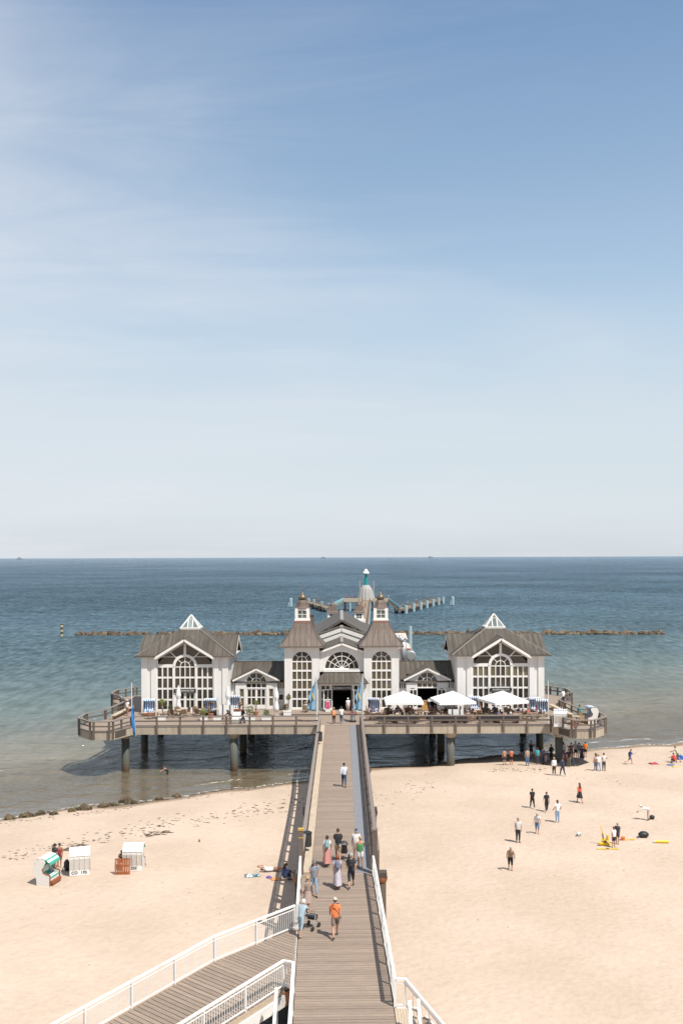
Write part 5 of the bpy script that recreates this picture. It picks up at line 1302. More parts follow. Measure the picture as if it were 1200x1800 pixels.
p = on_sand(214.5, 1537.5); g = thing('slatted_gate', tuple(p), 'reddish brown wooden slatted gate standing by the beach chair numbered 200', 'gate', None, R(2))
sl_me = MB().box(-.46, -.36, -.02, .02, 0, 1.02).mesh('slat', M['teak_o'])
for i in range(7): link('slat', sl_me, g, (i * .145, 0, 0))
for z in (.06, .50, .92): link('cross_rail', MB().box(-.48, .52, .022, .06, z, z + .08).mesh('cross_rail', M['teak']), g)
g.rotation_euler.x = R(-8)
# ------------------------------------------------------------------ terrace: beach chairs, parasols, planters
def deck(px, py): return tuple(at(px, py, DZ))
KB = 'striped beach chairs on the terrace'
kk = strandkorb('blue striped terrace beach chair by the left corner of the left pavilion', deck(263, 1257), R(6), M['stripe_b'], None, KB)
copy_tree(kk, deck(371, 1256), R(-4), 'blue striped terrace beach chair by the right corner of the left pavilion')
strandkorb('navy striped terrace beach chair half hidden behind the white panel left of the towers', deck(412, 1250), R(0), M['stripe_n'], None, KB)
k2 = strandkorb('navy striped terrace beach chair at the foot of the right tower', deck(657, 1255), R(-14), M['stripe_n'], None, KB)
copy_tree(k2, deck(833, 1252), R(12), 'navy striped terrace beach chair between the second and third open parasols')
copy_tree(k2, deck(939, 1254), R(10), 'navy striped beach chair at the right pavilion corner, rear one of two')
copy_tree(k2, deck(952, 1258), R(-6), 'navy striped beach chair at the right pavilion corner, front one of two')
strandkorb('white beach chair seen from behind on the right front bay', deck(984, 1277), R(168), M['stripe_n'], None, KB)
strandkorb('white beach chair on the right front bay with its awning turned to the left', deck(1036, 1271), R(-82), M['stripe_n'], None, KB)

def parasol(label, x, y, rot):
    t = thing('open_parasol', (x, y, DZ), label, 'parasol', 'open white parasols on the terrace', rot)
    n = 4; hw = 1.95; zr, zp = 2.05, 2.98; mb = MB(); vs = [(0, 0, zp)]; rings = 6; side = 8
    for j in range(1, rings + 1):
        f = j / rings
        for e in range(4):
            for k in range(side):
                u_ = -1 + 2 * k / side; q = ((u_, -1), (1, u_), (-u_, 1), (-1, -u_))[e]
                sag = -.10 * math.sin(PI * f) * (1 - abs(u_)) - .07 * (1 - abs(u_) ** 2) * 0
                vs.append((q[0] * hw * f, q[1] * hw * f, zp + (zr - zp) * f + sag + .05 * (abs(u_) ** 2) * f * 0))
    N4 = side * 4
    fs = [(0, 1 + k, 1 + (k + 1) % N4) for k in range(N4)]
    for j in range(rings - 1):
        for k in range(N4): fs.append((1 + j * N4 + k, 1 + (j + 1) * N4 + k, 1 + (j + 1) * N4 + (k + 1) % N4, 1 + j * N4 + (k + 1) % N4))
    b = len(vs); L = 1 + (rings - 1) * N4
    for k in range(N4): x_, y_, z_ = vs[L + k]; vs.append((x_ * 1.005, y_ * 1.005, z_ - .25 - .04 * math.sin(k * PI)))
    for k in range(N4): fs.append((L + k, b + k, b + (k + 1) % N4, L + (k + 1) % N4))
    me = MB().add(vs, fs).mesh('canopy', M['cloth_w']); o = link('canopy', me, t); md = o.modifiers.new('thickness', 'SOLIDIFY'); md.thickness = .012
    link('pole', MB().tube((0, 0, 0), (0, 0, 2.95), .035, .03, 10).mesh('pole', M['grey_metal']), t)
    link('foot', MB().box(-.4, .4, -.4, .4, 0, .09).mesh('foot', M['concrete']), t)
    rb = MB()
    for sx in (-1, 1):
        for sy in (-1, 1): rb.bar((0, 0, 2.9), (sx * 1.9, sy * 1.9, 2.03), .025, .03)
    link('ribs', rb.mesh('ribs', M['grey_metal']), t); return t
PAR = [(6.65, 104.0, 0.0, 'first open white parasol right of the entrance, square to the railing'), (11.8, 104.0, R(9), 'second open white parasol, in the middle of the three'), (17.0, 104.0, R(20), 'third open white parasol, in front of the right pavilion')]
for x, y, r, lb in PAR: parasol(lb, x, y, r)
def closed_parasol(px, py, label):
    p = at(px, py, DZ); t = thing('closed_parasol', tuple(p), label, 'parasol', 'closed white parasols on the terrace')
    prof = [(.20, .55), (.27, .75), (.24, 1.1), (.16, 1.55), (.15, 1.75), (.24, 1.95), (.25, 2.15), (.17, 2.6), (.08, 2.95), (.02, 3.15)]; mb = MB(); vs = []; n = 24
    for j, (r, z) in enumerate(prof):
        for i in range(n):
            a = 2 * PI * i / n; k = 1 + .20 * math.sin(a * 8 + j * .15); vs.append((r * k * math.cos(a), r * k * math.sin(a), z + (.08 * math.sin(a * 5) if j == 0 else 0)))
    fs = [(j * n + i, j * n + (i + 1) % n, (j + 1) * n + (i + 1) % n, (j + 1) * n + i) for j in range(len(prof) - 1) for i in range(n)] + [tuple(range(n - 1, -1, -1))]
    link('folded_canopy', MB().add(vs, fs).mesh('folded_canopy', M['cloth_w'], True), t); link('pole', MB().tube((0, 0, 0), (0, 0, 3.2), .035, .03, 8).mesh('pole', M['white']), t); link('foot', MB().box(-.35, .35, -.35, .35, 0, .08).mesh('foot', M['concrete']), t)
closed_parasol(314, 1256, 'closed white parasol before the door of the left pavilion'); closed_parasol(401, 1257, 'closed white parasol at the gap between left pavilion and link wing'); closed_parasol(485.5, 1259, 'closed white parasol beside the left tower')

LEAF = {}
def foliage(n, r, sq, seed, size):
    rr = random.Random(seed); mb = MB()
    for _ in range(n):
        d = Vector((rr.gauss(0, 1), rr.gauss(0, 1), rr.gauss(0, 1))).normalized(); k = rr.uniform(.45, 1.0) * (1 + .25 * math.sin(d.x * 4 + seed) * math.cos(d.z * 3))
        c = Vector((d.x * r * sq[0], d.y * r * sq[1], d.z * r * sq[2])) * k; a = Vector((rr.gauss(0, 1), rr.gauss(0, 1), rr.gauss(0, 1))).normalized(); b = a.cross(d).normalized() if abs(a.dot(d)) < .95 else Vector((1, 0, 0))
        s = size * rr.uniform(.6, 1.3); mb.add([c - a * s, c + b * s * .5, c + a * s, c - b * s * .5], [(0, 1, 2, 3)])
    return mb
def planter(px, py, label, w=.78, h=.46):
    t = thing('planter_box', deck(px, py), label, 'planter', 'white planters along the terrace'); link('box', MB().box(-w / 2, w / 2, -.28, .28, 0.03, h).box(-w / 2 - .03, w / 2 + .03, -.31, .31, h, h + .05).mesh('box', M['white']), t); link('foot_bar', MB().box(-w / 2 + .05, w / 2 - .05, -.22, .22, 0, .029).mesh('foot_bar', M['black']), t); return t
def shrub(px, py, z0, label, h, r, m, n=220, size=.07, flower=None, stem=False, pot=None, seed=1):
    p = at(px, py, DZ); p.z += z0; t = thing('potted_shrub' if pot else 'shrub', tuple(p), label, 'shrub')
    zb = 0
    if pot: link('pot', MB().lathe([(.20, 0), (.28, .42), (.30, .45), (.25, .45)], (0, 0, 0), 14).mesh('pot', pot), t); zb = .4
    cz = zb + h - r
    o = link('crown', foliage(n, r, (1, 1, min(1.3, max(.7, (h - zb) / (2 * r))) if not stem else .9), seed, size).mesh('crown', m), t, (0, 0, cz))
    st = MB(); 
    for k in range(4): st.tube((0, 0, zb * .8), (.12 * math.cos(k * 1.7), .12 * math.sin(k * 1.7), cz + r * .3), .025, .012, 6)
    link('stem', st.mesh('stem', M['rail']), t)
    if flower: link('blossoms', foliage(int(n * .4), r * 1.04, (1, 1, .9), seed + 9, size * 1.1).mesh('blossoms', flower), t, (0, 0, cz + .05))
for px, lb, w_ in ((284, 'white planter box nearest the left corner of the terrace', .85), (359, 'white planter box under the bright green bush', .7), (382, 'white planter box below the white panel', .75), (442, 'white planter box under the pale flowering shrub', .75), (468, 'white planter box with a dense green bush', .9), (505, 'white planter box at the foot of the left tower', .8)):
    planter(px, 1258 if px == 505 else 1267.5, lb, w_)
shrub(286, 1262, 0, 'tall yellow green shrub in a pot by the left pavilion', 1.75, .50, M['leaf_y'], 260, .08, None, True, M['concrete'], 2)
shrub(300, 1261, 0, 'small round green shrub beside the yellow green one', 1.0, .32, M['leaf'], 160, .07, None, True, M['concrete'], 3)
shrub(357, 1266.5, .48, 'bright green bush in the planter under the pavilion window', .85, .40, M['leaf_y'], 240, .07, None, False, None, 4)
shrub(371, 1262, 0, 'thin shrub with rusty leaves beside the striped beach chair', 1.5, .36, M['leaf_r'], 180, .07, None, True, M['terracotta'], 5)
shrub(439, 1266.5, .48, 'wide shrub with pale yellow blossom behind the railing', 1.25, .62, M['leaf'], 260, .08, M['flower'], False, None, 6)
shrub(450, 1258, 0, 'leafy plant in a tall terracotta pot', 1.35, .36, M['leaf_y'], 180, .08, None, True, M['terracotta'], 7)
shrub(468, 1266.5, .48, 'dense dark green bush in the planter before the link wing', .80, .44, M['leaf'], 300, .06, None, False, None, 8)
shrub(502, 1257, .48, 'shrub with dark red blossom at the left tower', .8, .40, M['leaf'], 200, .07, M['flower_r'], False, None, 10)
shrub(507, 1256, .48, 'slim yellow green standard tree at the left tower', 1.65, .30, M['leaf_y'], 160, .07, None, True, None, 11)
shrub(422, 1254, 0, 'low rosy shrub at the foot of the link wing', .95, .38, M['leaf_r'], 160, .07, M['flower'], False, M['terracotta'], 12)

def chair_mesh():
    d = {}
    d['seat'] = MB().box(-.27, .27, -.26, .26, .40, .46).mesh('seat', M['wicker'])
    d['backrest'] = MB().prism_x([(.22, .462), (.27, .462), (.36, .92), (.31, .93)], -.27, .27).mesh('backrest', M['wicker'])
    d['leg'] = MB().tube((0, 0, 0), (0, 0, .40), .022, .025, 6).mesh('leg', M['wicker'])
    d['armrest'] = MB().bar((0, -.26, .64), (0, .27, .66), .05, .04).bar((0, -.25, .46), (0, -.25, .64), .04, .04).mesh('armrest', M['wicker'])
    return d
CM = chair_mesh()
CL = {k: v.copy() for k, v in CM.items()}
for v in CL.values(): v.materials[0] = M['wicker_l']
def chair(loc, rz, label, group, light=False):
    t = thing('wicker_chair', loc, label, 'chair', group, rz); D = CL if light else CM
    link('seat', D['seat'], t); link('backrest', D['backrest'], t)
    for sx in (-1, 1):
        link('armrest', D['armrest'], t, (sx * .27, 0, 0))
        for sy in (-1, 1): link('leg', D['leg'], t, (sx * .24, sy * .23, 0))
    return t
TT = {'top': MB().lathe([(.42, .70), (.44, .72), (.44, .745), (.40, .75)], (0, 0, 0), 18).mesh('table_top', M['tan_top']), 'leg': MB().tube((0, 0, .03), (0, 0, .70), .04, .04, 8).mesh('pedestal', M['black']), 'foot': MB().lathe([(.26, 0), (.24, .03), (.05, .05)], (0, 0, 0), 12).mesh('foot', M['black'])}
def table(loc, label, group):
    t = thing('round_table', loc, label, 'table', group); link('table_top', TT['top'], t); link('pedestal', TT['leg'], t); link('foot', TT['foot'], t); return t
SEATS = []
rc = random.Random(21)
def cluster(x, y, where, nch, light, a0):
    table((x, y, DZ), 'round terrace table ' + where, 'round tables on the terrace')
    for k in range(nch):
        a = a0 + 2 * PI * k / nch + rc.uniform(-.2, .2); r = rc.uniform(.66, .80); cx_, cy_ = x + r * math.cos(a), y + r * math.sin(a)
        rz = a - PI / 2 + rc.uniform(-.2, .2)
        lt = rc.random() < light
        sd = ('on its right', 'on its back right', 'on its building side', 'on its back left', 'on its left', 'on its front left', 'on its railing side', 'on its front right')[int(((a + PI / 8) % (2 * PI)) // (PI / 4))]; chair((cx_, cy_, DZ), rz, ('tan' if lt else 'dark brown') + ' wicker chair, table ' + where + ', ' + sd, 'wicker chairs on the terrace', lt); SEATS.append((cx_, cy_, rz, where))
W1, W2, W3 = 'under the first parasol', 'under the middle parasol', 'under the third parasol'
for (ux, uy, r, lb), wn in zip(PAR, (W1, W2, W3)):
    cluster(ux - 1.15, 102.6, 'front left ' + wn, 4, .3, .5); cluster(ux + 1.2, 102.7, 'front right ' + wn, 4, .45, .2); cluster(ux - 1.1, 105.2, 'back left ' + wn, 4, .35, .8); cluster(ux + 1.2, 105.3, 'back right ' + wn, 3, .5, .1)
cluster(3.75, 103.9, 'by the right tower', 4, .3, .3); cluster(20.1, 103.2, 'near the right flagpole', 3, .6, .3); cluster(9.25, 104.6, 'between the first and middle parasols', 3, .6, 1.0); cluster(14.4, 104.6, 'between the middle and third parasols', 3, .4, .4)
cluster(-17.0, 106.3, 'by the leftmost closed parasol', 4, 0, .6); cluster(-14.9, 106.6, 'right of the left pavilion door', 3, .4, .2); cluster(-13.2, 106.8, 'beside the rusty leaved shrub', 2, .3, 2.6)
cluster(24.0, 101.2, 'on the right front bay', 3, .5, 1.0); cluster(-19.2, 105.2, 'by the leftmost beach chair', 2, .2, .3)
chair(deck(537, 1254), R(160), 'tan wicker armchair standing alone at the left tower window', None, True)
# low dark benches behind the front railing
for x0, x1, lb in ((3.8, 7.9, 'long dark bench behind the railing below the first open parasol'), (9.0, 13.0, 'long dark bench behind the railing below the middle parasol'), (14.1, 18.3, 'long dark bench behind the railing below the third parasol')):
    t = thing('long_bench', ((x0 + x1) / 2, 101.35, DZ), lb, 'bench')
    MB().box(x0, x1, 101.15, 101.55, DZ + .40, DZ + .46).build('seat', M['bin'], t); MB().box(x0, x1, 101.56, 101.62, DZ + .30, DZ + .72).build('backrest', M['bin'], t)
    for x in (x0 + .2, (x0 + x1) / 2, x1 - .2): MB().box(x - .04, x + .04, 101.2, 101.5, DZ, DZ + .4).build('leg', M['bin'], t)
def panel(x0, x1, y, label, z0=.55, z1=1.5):
    t = thing('privacy_screen', ((x0 + x1) / 2, y, DZ), label, 'screen'); MB().box(x0, x1, y, y + .05, DZ + z0, DZ + z1).build('board', M['white'], t)
    for x in (x0 + .45, x1 - .35): MB().box(x - .035, x + .035, y - .08, y - .01, DZ, DZ + z1 + .12).build('post', M['black'], t)
panel(-12.66, -11.1, 104.3, 'white screen panel on dark posts left of the link wing', .5, 1.5); panel(11.1, 12.65, 102.0, 'white screen panel on dark posts below the middle parasol', .45, 1.35)
t = thing('covered_sofa', (-10.3, 102.2, DZ), 'low lounge seat covered in white cloth behind the railing', 'sofa')
MB().box(-11.0, -9.65, 101.9, 102.6, DZ + .1, DZ + .5).build('seat', M['cloth_w'], t); MB().box(-11.0, -9.65, 102.6, 102.8, DZ + .1, DZ + 1.05).build('backrest', M['cloth_w'], t); MB().box(-11.1, -11.01, 101.9, 102.8, DZ, DZ + .7).build('armrest', M['cloth_w'], t); MB().box(-9.64, -9.55, 101.9, 102.8, DZ, DZ + .7).build('armrest', M['cloth_w'], t)
p = at(746, 1249, DZ); t = thing('menu_cabinet', tuple(p), 'yellow wooden serving cabinet at the right link wing door', 'cabinet'); link('body', MB().box(-.32, .32, -.25, .25, .05, 1.05).mesh('body', M['ochre']), t); link('top', MB().box(-.36, .36, -.29, .29, 1.05, 1.1).mesh('top', M['wicker_l']), t); link('plinth', MB().box(-.3, .3, -.22, .22, 0, .05).mesh('plinth', M['black']), t)
p = at(754.5, 1250, DZ); t = thing('menu_stand', tuple(p), 'white menu sign on a thin stand beside the yellow cabinet', 'sign'); link('sign_board', MB().box(-.18, .18, -.02, .02, 1.05, 1.35).mesh('sign_board', M['white']), t); link('stand', MB().tube((0, 0, 0), (0, 0, 1.05), .02, .02, 6).box(-.15, .15, -.15, .15, 0, .03).mesh('stand', M['grey_metal']), t)
p = at(620, 1269, DZ); t = thing('serving_cart', tuple(p), 'grey wheeled cart with a red tray by the walkway end', 'cart'); link('body', MB().lathe([(.24, .18), (.30, .8), (.32, .85)], (0, 0, 0), 14).mesh('body', M['grey_metal']), t); link('tray', MB().lathe([(.40, .85), (.44, .93), (.38, .96)], (0, 0, 0), 16).mesh('tray', M['cartred']), t); link('base', MB().box(-.34, .34, -.3, .3, .1, .18).mesh('base', M['bin']), t)
for x in (-.28, .28):
    for y in (-.24, .24): link('wheel', MB().tube((x - .02, y, .06), (x + .02, y, .06), .06, .06, 10).mesh('wheel', M['black']), t)
# flags
def flag(x, y, label, hang, lean):
    t = thing('flagpole', (x, y, DZ), label.replace('light blue flag', 'slim white flagpole carrying the light blue flag'), 'flagpole'); link('pole', MB().tube((0, 0, 0), (0, 0, 4.9), .045, .035, 10).ball((0, 0, 4.92), .06, 8, 6).mesh('pole', M['white']), t); link('foot', MB().lathe([(.14, 0), (.14, .06), (.06, .1)], (0, 0, 0), 10).mesh('foot', M['grey_metal']), t)
    f = thing('flag', (x, y, DZ + 1.2), label, 'flag'); nx, nz = 10, 16; vs = []
    for j in range(nz + 1):
        v = j / nz
        for i in range(nx + 1):
            u_ = i / nx; wd_ = lean * (.16 + .95 * math.sin(min(1, (1 - v) * 1.12 + .02) * PI * .58) ** .9); 
            vs.append((-.06 - wd_ * u_ * (1 + .16 * math.sin(v * 10 + 1) - .10 * math.sin(v * 21)) , .20 * math.sin(u_ * 10 + v * 4) * (.3 + u_) * .8, 3.55 * v - .35 * u_ * (1 - v) * 0 - (.9 * u_ ** 1.3) * v * .95 - .05 * math.sin(u_ * 7)))
    fs = [(j * (nx + 1) + i, j * (nx + 1) + i + 1, (j + 1) * (nx + 1) + i + 1, (j + 1) * (nx + 1) + i) for j in range(nz) for i in range(nx)]
    o = link('cloth', MB().add(vs, fs).mesh('cloth', M['flagblue'], True), f); md = o.modifiers.new('thickness', 'SOLIDIFY'); md.thickness = .01
    em = MB(); 
    for a in range(5): em.ball((-.42 + .03 * a, -.16, 1.75 - .13 * a), .075, 6, 5, (1, .35, 1))
    link('emblem', em.mesh('emblem', M['yellow']), f)
    return f
flag(-2.36, 102.3, 'light blue flag hanging left of the entrance', None, .78); flag(2.36, 102.3, 'light blue flag hanging right of the entrance', None, .72)
for x, y, lb, h in ((-21.1, 101.2, 'tall thin white pole at the left front corner of the terrace', 4.2), (21.15, 101.2, 'tall thin white pole at the right front corner of the terrace', 4.2), (-20.7, 107.5, 'short white lamp post at the left pavilion corner', 2.0)):
    t = thing('flagpole', (x, y, DZ), lb, 'pole'); link('pole', MB().tube((0, 0, 0), (0, 0, h), .05, .035, 10).ball((0, 0, h), .06, 8, 6).mesh('pole', M['white']), t); link('foot', MB().lathe([(.14, 0), (.14, .06), (.06, .1)], (0, 0, 0), 10).mesh('foot', M['grey_metal']), t)
t = thing('banner_flag', (-20.75, 100.2, DZ - .5), 'tall narrow bright blue banner at the left front corner', 'banner'); vs = []; 
for j in range(13):
    v = j / 12
    for i in range(5): vs.append((-.28 + .5 * (i / 4) * (1 - .55 * v) + .12 * v, .08 * math.sin(v * 7 + i), 2.75 * v - .3))
o = link('cloth', MB().add(vs, [(j * 5 + i, j * 5 + i + 1, (j + 1) * 5 + i + 1, (j + 1) * 5 + i) for j in range(12) for i in range(4)]).mesh('cloth', M['flagdeep'], True), t); md = o.modifiers.new('thickness', 'SOLIDIFY'); md.thickness = .012
link('rod', MB().tube((.26, .1, -.5), (.02, .05, 2.6), .02, .012, 6).mesh('rod', M['white']), t)
# posters by the entrance, small plates
t = thing('poster_stand', (-1.28, 108.55, DZ + .12), 'pink and white poster stand left of the open entrance', 'poster'); link('poster', MB().box(-.22, .22, -.03, 0, .35, 1.1).mesh('poster', M['pink']), t); link('frame', MB().box(-.26, .26, .002, .05, 0, 1.15).mesh('frame', M['white']), t)
t = thing('poster_stand', (2.15, 108.5, DZ + .12), 'small poster stand right of the open entrance', 'poster'); link('poster', MB().box(-.3, .3, -.03, 0, .3, 1.1).mesh('poster', M['pink']), t); link('frame', MB().box(-.34, .34, .002, .05, 0, 1.15).mesh('frame', M['white']), t)
t = thing('wall_plate', (-5.6, 109.95, 6.35), 'small bronze plate on the left tower wall', 'plate'); link('plate', MB().box(-.18, .18, -.04, .04, -.22, .12).mesh('plate', M['bulb']), t); link('lamp', MB().ball((0, -.05, .25), .08, 8, 6).mesh('lamp', M['bulb']), t)
t = thing('notice_case', (-6.55, 111.3, 6.05), 'white framed notice case between link wing and left tower', 'notice case'); link('frame', MB().box(-.36, .36, -.05, .05, -.45, .45).mesh('frame', M['white']), t); link('pane', MB().box(-.24, .24, -.07, -.051, -.3, .3).mesh('pane', M['glass']), t)
p = at(990, 1271, DZ); t = thing('lifebuoy', (23.0, 97.36, DZ + .55), 'orange lifebuoy hanging on the railing of the right front bay', 'lifebuoy')
mj = MB(); vs = []; fs = []
for i in range(20):
    for j in range(8):
        a, b = 2 * PI * i / 20, 2 * PI * j / 8; r = .30 + .07 * math.cos(b); vs.append((r * math.cos(a), .07 * math.sin(b), r * math.sin(a))); fs.append((i * 8 + j, i * 8 + (j + 1) % 8, ((i + 1) % 20) * 8 + (j + 1) % 8, ((i + 1) % 20) * 8 + j))
link('ring', MB().add(vs, fs).mesh('ring', M['lifebuoy'], True), t); bd = MB()
for i in range(4): a = PI / 4 + i * PI / 2; bd.tube((.30 * math.cos(a) - .05 * math.sin(a), 0, .30 * math.sin(a) + .05 * math.cos(a)), (.30 * math.cos(a) + .05 * math.sin(a), 0, .30 * math.sin(a) - .05 * math.cos(a)), .078, .078, 8)
link('bands', bd.mesh('bands', M['white']), t)

# ------------------------------------------------------------------ things lying on the beach
def cloth_on(px, py, w, d, col, label, rz=0, name='towel', cat='towel', bump=.05):
    p = on_sand(px, py); t = thing(name, tuple(p + Vector((0, 0, .02))), label, cat, None, rz); vs = []; r = random.Random(int(px)); n = 8
    for j in range(n + 1):
        for i in range(n + 1):
            u_, v = i / n - .5, j / n - .5; k = 1 + .12 * math.sin(7 * v + px) ; vs.append((w * u_ * k, d * v * (1 + .1 * math.sin(6 * u_ + px)), bump * (.5 + .5 * math.sin(9 * u_ + 5 * v + px)) * (1 - 2 * max(abs(u_), abs(v))) ** .5 + .015))
    o = link('cloth', MB().add(vs, [(j * (n + 1) + i, j * (n + 1) + i + 1, (j + 1) * (n + 1) + i + 1, (j + 1) * (n + 1) + i) for j in range(n) for i in range(n)]).mesh('cloth', col, True), t); md = o.modifiers.new('thickness', 'SOLIDIFY'); md.thickness = .015
    return t
cloth_on(443, 1540, .95, .6, M['pattern'], 'crumpled teal and white patterned towel on the sand', .2, bump=.14)
cloth_on(473, 1543, .35, .35, flat((.15, .07, .32)), 'small purple cloth on the sand', .6, bump=.12); cloth_on(484, 1546, .6, .5, flat((.72, .30, .10)), 'orange towel beside the seated bathers', .3, bump=.12)
cloth_on(1148, 1343, .85, .7, flat((.42, .05, .06)), 'red towel lying near the water on the right', .1, bump=.2); cloth_on(1194, 1334.5, .9, .7, flat((.02, .10, .38)), 'bright blue bag on the sand at the right edge', .2, 'beach_bag', 'bag', .5)
cloth_on(1185, 1348, .5, .4, flat((.7, .55, .1)), 'small yellow toy cloth on the sand by the right edge', .4, bump=.1); cloth_on(1178, 1345, .7, .5, flat((.04, .10, .32)), 'dark blue mat under the red seated bather', .2, bump=.05)
def lump(px, py, size, m, label, name, cat, seed=1, strap=True):
    p = on_sand(px, py); t = thing(name, tuple(p), label, cat); link('bag_body', MB().ball((0, 0, size[2] * .48), .5, 12, 9, (size[0], size[1], size[2]), .06, random.Random(seed)).mesh('bag_body', m, True), t)
    if strap: link('strap', MB().tube((-.3 * size[0], -.3 * size[1], size[2] * .5), (-.75 * size[0], -.5 * size[1], .02), .03, .02, 6).tube((.1 * size[0], -.3 * size[1], size[2] * .8), (.35 * size[0], -.5 * size[1], size[2] * .3), .03, .02, 6).mesh('strap', M['black']), t)
lump(1130, 1472, (.78, .55, .46), M['black'], 'large black bag lying on the open sand', 'beach_bag', 'bag', 2); lump(1145, 1440, (.42, .38, .34), M['black'], 'black bag beside the stooping person in white', 'beach_bag', 'bag', 4)
lump(1016.5, 1469.5, (.36, .3, .28), flat((.55, .66, .60)), 'small pale teal bag alone on the sand', 'beach_bag', 'bag', 3); lump(118, 1531, (.42, .38, .78), M['black'], 'black rucksack leaning on the beach chair marked 195', 'rucksack', 'bag', 5)
lump(350.5, 1480, (.12, .1, .2), M['rock_s'], 'small dark stone alone on the sand left of the walkway', 'pebble', 'stone', 6, False); lump(254, 1521, (.22, .2, .18), flat((.06, .07, .14)), 'small dark shoe bag right of the beach chair numbered 200', 'shoe_bag', 'bag', 7)
lump(103, 1541, (.30, .28, .42), flat((.30, .42, .68)), 'pale blue bucket bag by the sideways beach chair', 'beach_bag', 'bag', 8)
p = on_sand(1162, 1482); t = thing('parasol_bag', tuple(p), 'long yellow tube bag lying on the sand at right', 'bag', None, R(-3)); link('tube_body', MB().tube((-.48, 0, .11), (.48, 0, .11), .10, .10, 12).mesh('tube_body', M['yellow'], False), t); link('end_cap', MB().tube((-.56, 0, .11), (-.481, 0, .11), .07, .10, 12).mesh('end_cap', M['white']), t)
p = on_sand(1067, 1493); t = thing('yellow_board', tuple(p), 'thin yellow plank lying flat in front of the two boys', 'plank', None, R(2)); link('board', MB().box(-.75, .75, -.07, .07, .02, .06).mesh('board', M['yellow']), t); link('grip', MB().box(-.1, .1, -.071, .071, .061, .075).mesh('grip', M['black']), t)
p = on_sand(1063, 1485); t = thing('sand_digger', tuple(p), 'yellow sit-on sand digger toy with raised boom', 'toy digger'); link('turntable', MB().lathe([(.34, .0), (.36, .1), (.26, .2)], (0, 0, 0), 14).mesh('turntable', M['yellow']), t); link('seat', MB().box(-.2, .2, -.18, .18, .32, .40).box(.12, .2, -.18, .18, .40, .68).mesh('seat', M['yellow']), t); link('column', MB().tube((0, 0, .2), (0, 0, .32), .08, .08, 8).mesh('column', M['black']), t); link('boom', MB().bar((-.15, 0, .3), (-.12, .02, .62), .06, .06).bar((-.12, .02, .62), (-.34, .05, 1.32), .05, .06).mesh('boom', M['yellow']), t); link('scoop', MB().ball((-.42, -.25, .18), .16, 8, 6, (1, .8, .7)).bar((-.2, -.05, .5), (-.42, -.25, .22), .05, .05).mesh('scoop', M['yellow']), t); link('levers', MB().tube((-.15, -.1, .4), (-.2, -.12, .8), .02, .02, 6).tube((-.15, .1, .4), (-.2, .12, .8), .02, .02, 6).mesh('levers', M['black']), t)
p = on_sand(1094, 1477); t = thing('sand_toy', tuple(p), 'orange and yellow sand toys beside the two boys', 'sand toy'); link('bucket', MB().lathe([(.12, 0), (.17, .22), (.18, .24)], (0, 0, 0), 12).mesh('bucket', M['orange']), t); link('spade', MB().bar((.1, 0, .03), (.7, .1, .05), .06, .03).box(.6, .85, .0, .2, .02, .06).mesh('spade', M['yellow']), t)

# wheeled things on the walkway
def wheel(mb, c, r, w=.03): mb.tube((c[0] - w, c[1], c[2]), (c[0] + w, c[1], c[2]), r, r, 14)
p = at(545, 1632, DZ); t = thing('rollator', tuple(p), 'black and grey rollator pushed by the white haired woman', 'rollator', None, R(-28))
fm = MB()
for s in (-1, 1):
    fm.tube((s * .27, -.22, .10), (s * .25, .05, .62), .018, .018, 8).tube((s * .27, .32, .10), (s * .25, .05, .62), .018, .018, 8).tube((s * .25, .05, .62), (s * .25, -.12, .95), .018, .018, 8).tube((s * .25, -.12, .95), (s * .25, -.30, .95), .025, .025, 8)
fm.tube((-.25, .05, .62), (.25, .05, .62), .016, .016, 8); link('frame', fm.mesh('frame', M['silver']), t)
for s in (-1, 1):
    for y, r in ((-.24, .10), (.34, .11)): wm = MB(); wheel(wm, (s * .27, y, r), r); link('wheel', wm.mesh('wheel', M['black']), t)
link('seat', MB().box(-.22, .22, -.12, .16, .56, .60).mesh('seat', M['black']), t); link('basket', MB().box(-.2, .2, .12, .36, .36, .56).mesh('basket', M['black']), t)
p = at(604, 1512, DZ); t = thing('pushchair', tuple(p), 'dark pushchair in front of the man in the black shirt', 'pushchair', None, R(-8)); link('seat', MB().prism_x([(-.1, .4), (.3, .38), (.32, .48), (.05, .5), (-.15, .98), (-.24, .95)], -.2, .2).mesh('seat', M['bin']), t); link('hood', MB().ball((0, -.02, .92), .24, 10, 8, (1, 1.0, .7)).mesh('hood', M['bin'], True), t); link('handle', MB().tube((-.2, -.15, .8), (-.2, -.45, 1.02), .016, .016, 6).tube((.2, -.15, .8), (.2, -.45, 1.02), .016, .016, 6).tube((-.2, -.45, 1.02), (.2, -.45, 1.02), .02, .02, 6).tube((-.2, -.2, .15), (-.2, .25, .55), .016, .016, 6).tube((.2, -.2, .15), (.2, .25, .55), .016, .016, 6).mesh('handle', M['silver']), t)
for s in (-1, 1):
    for y in (-.25, .35): wm = MB(); wheel(wm, (s * .24, y, .12), .12); link('wheel', wm.mesh('wheel', M['black']), t)
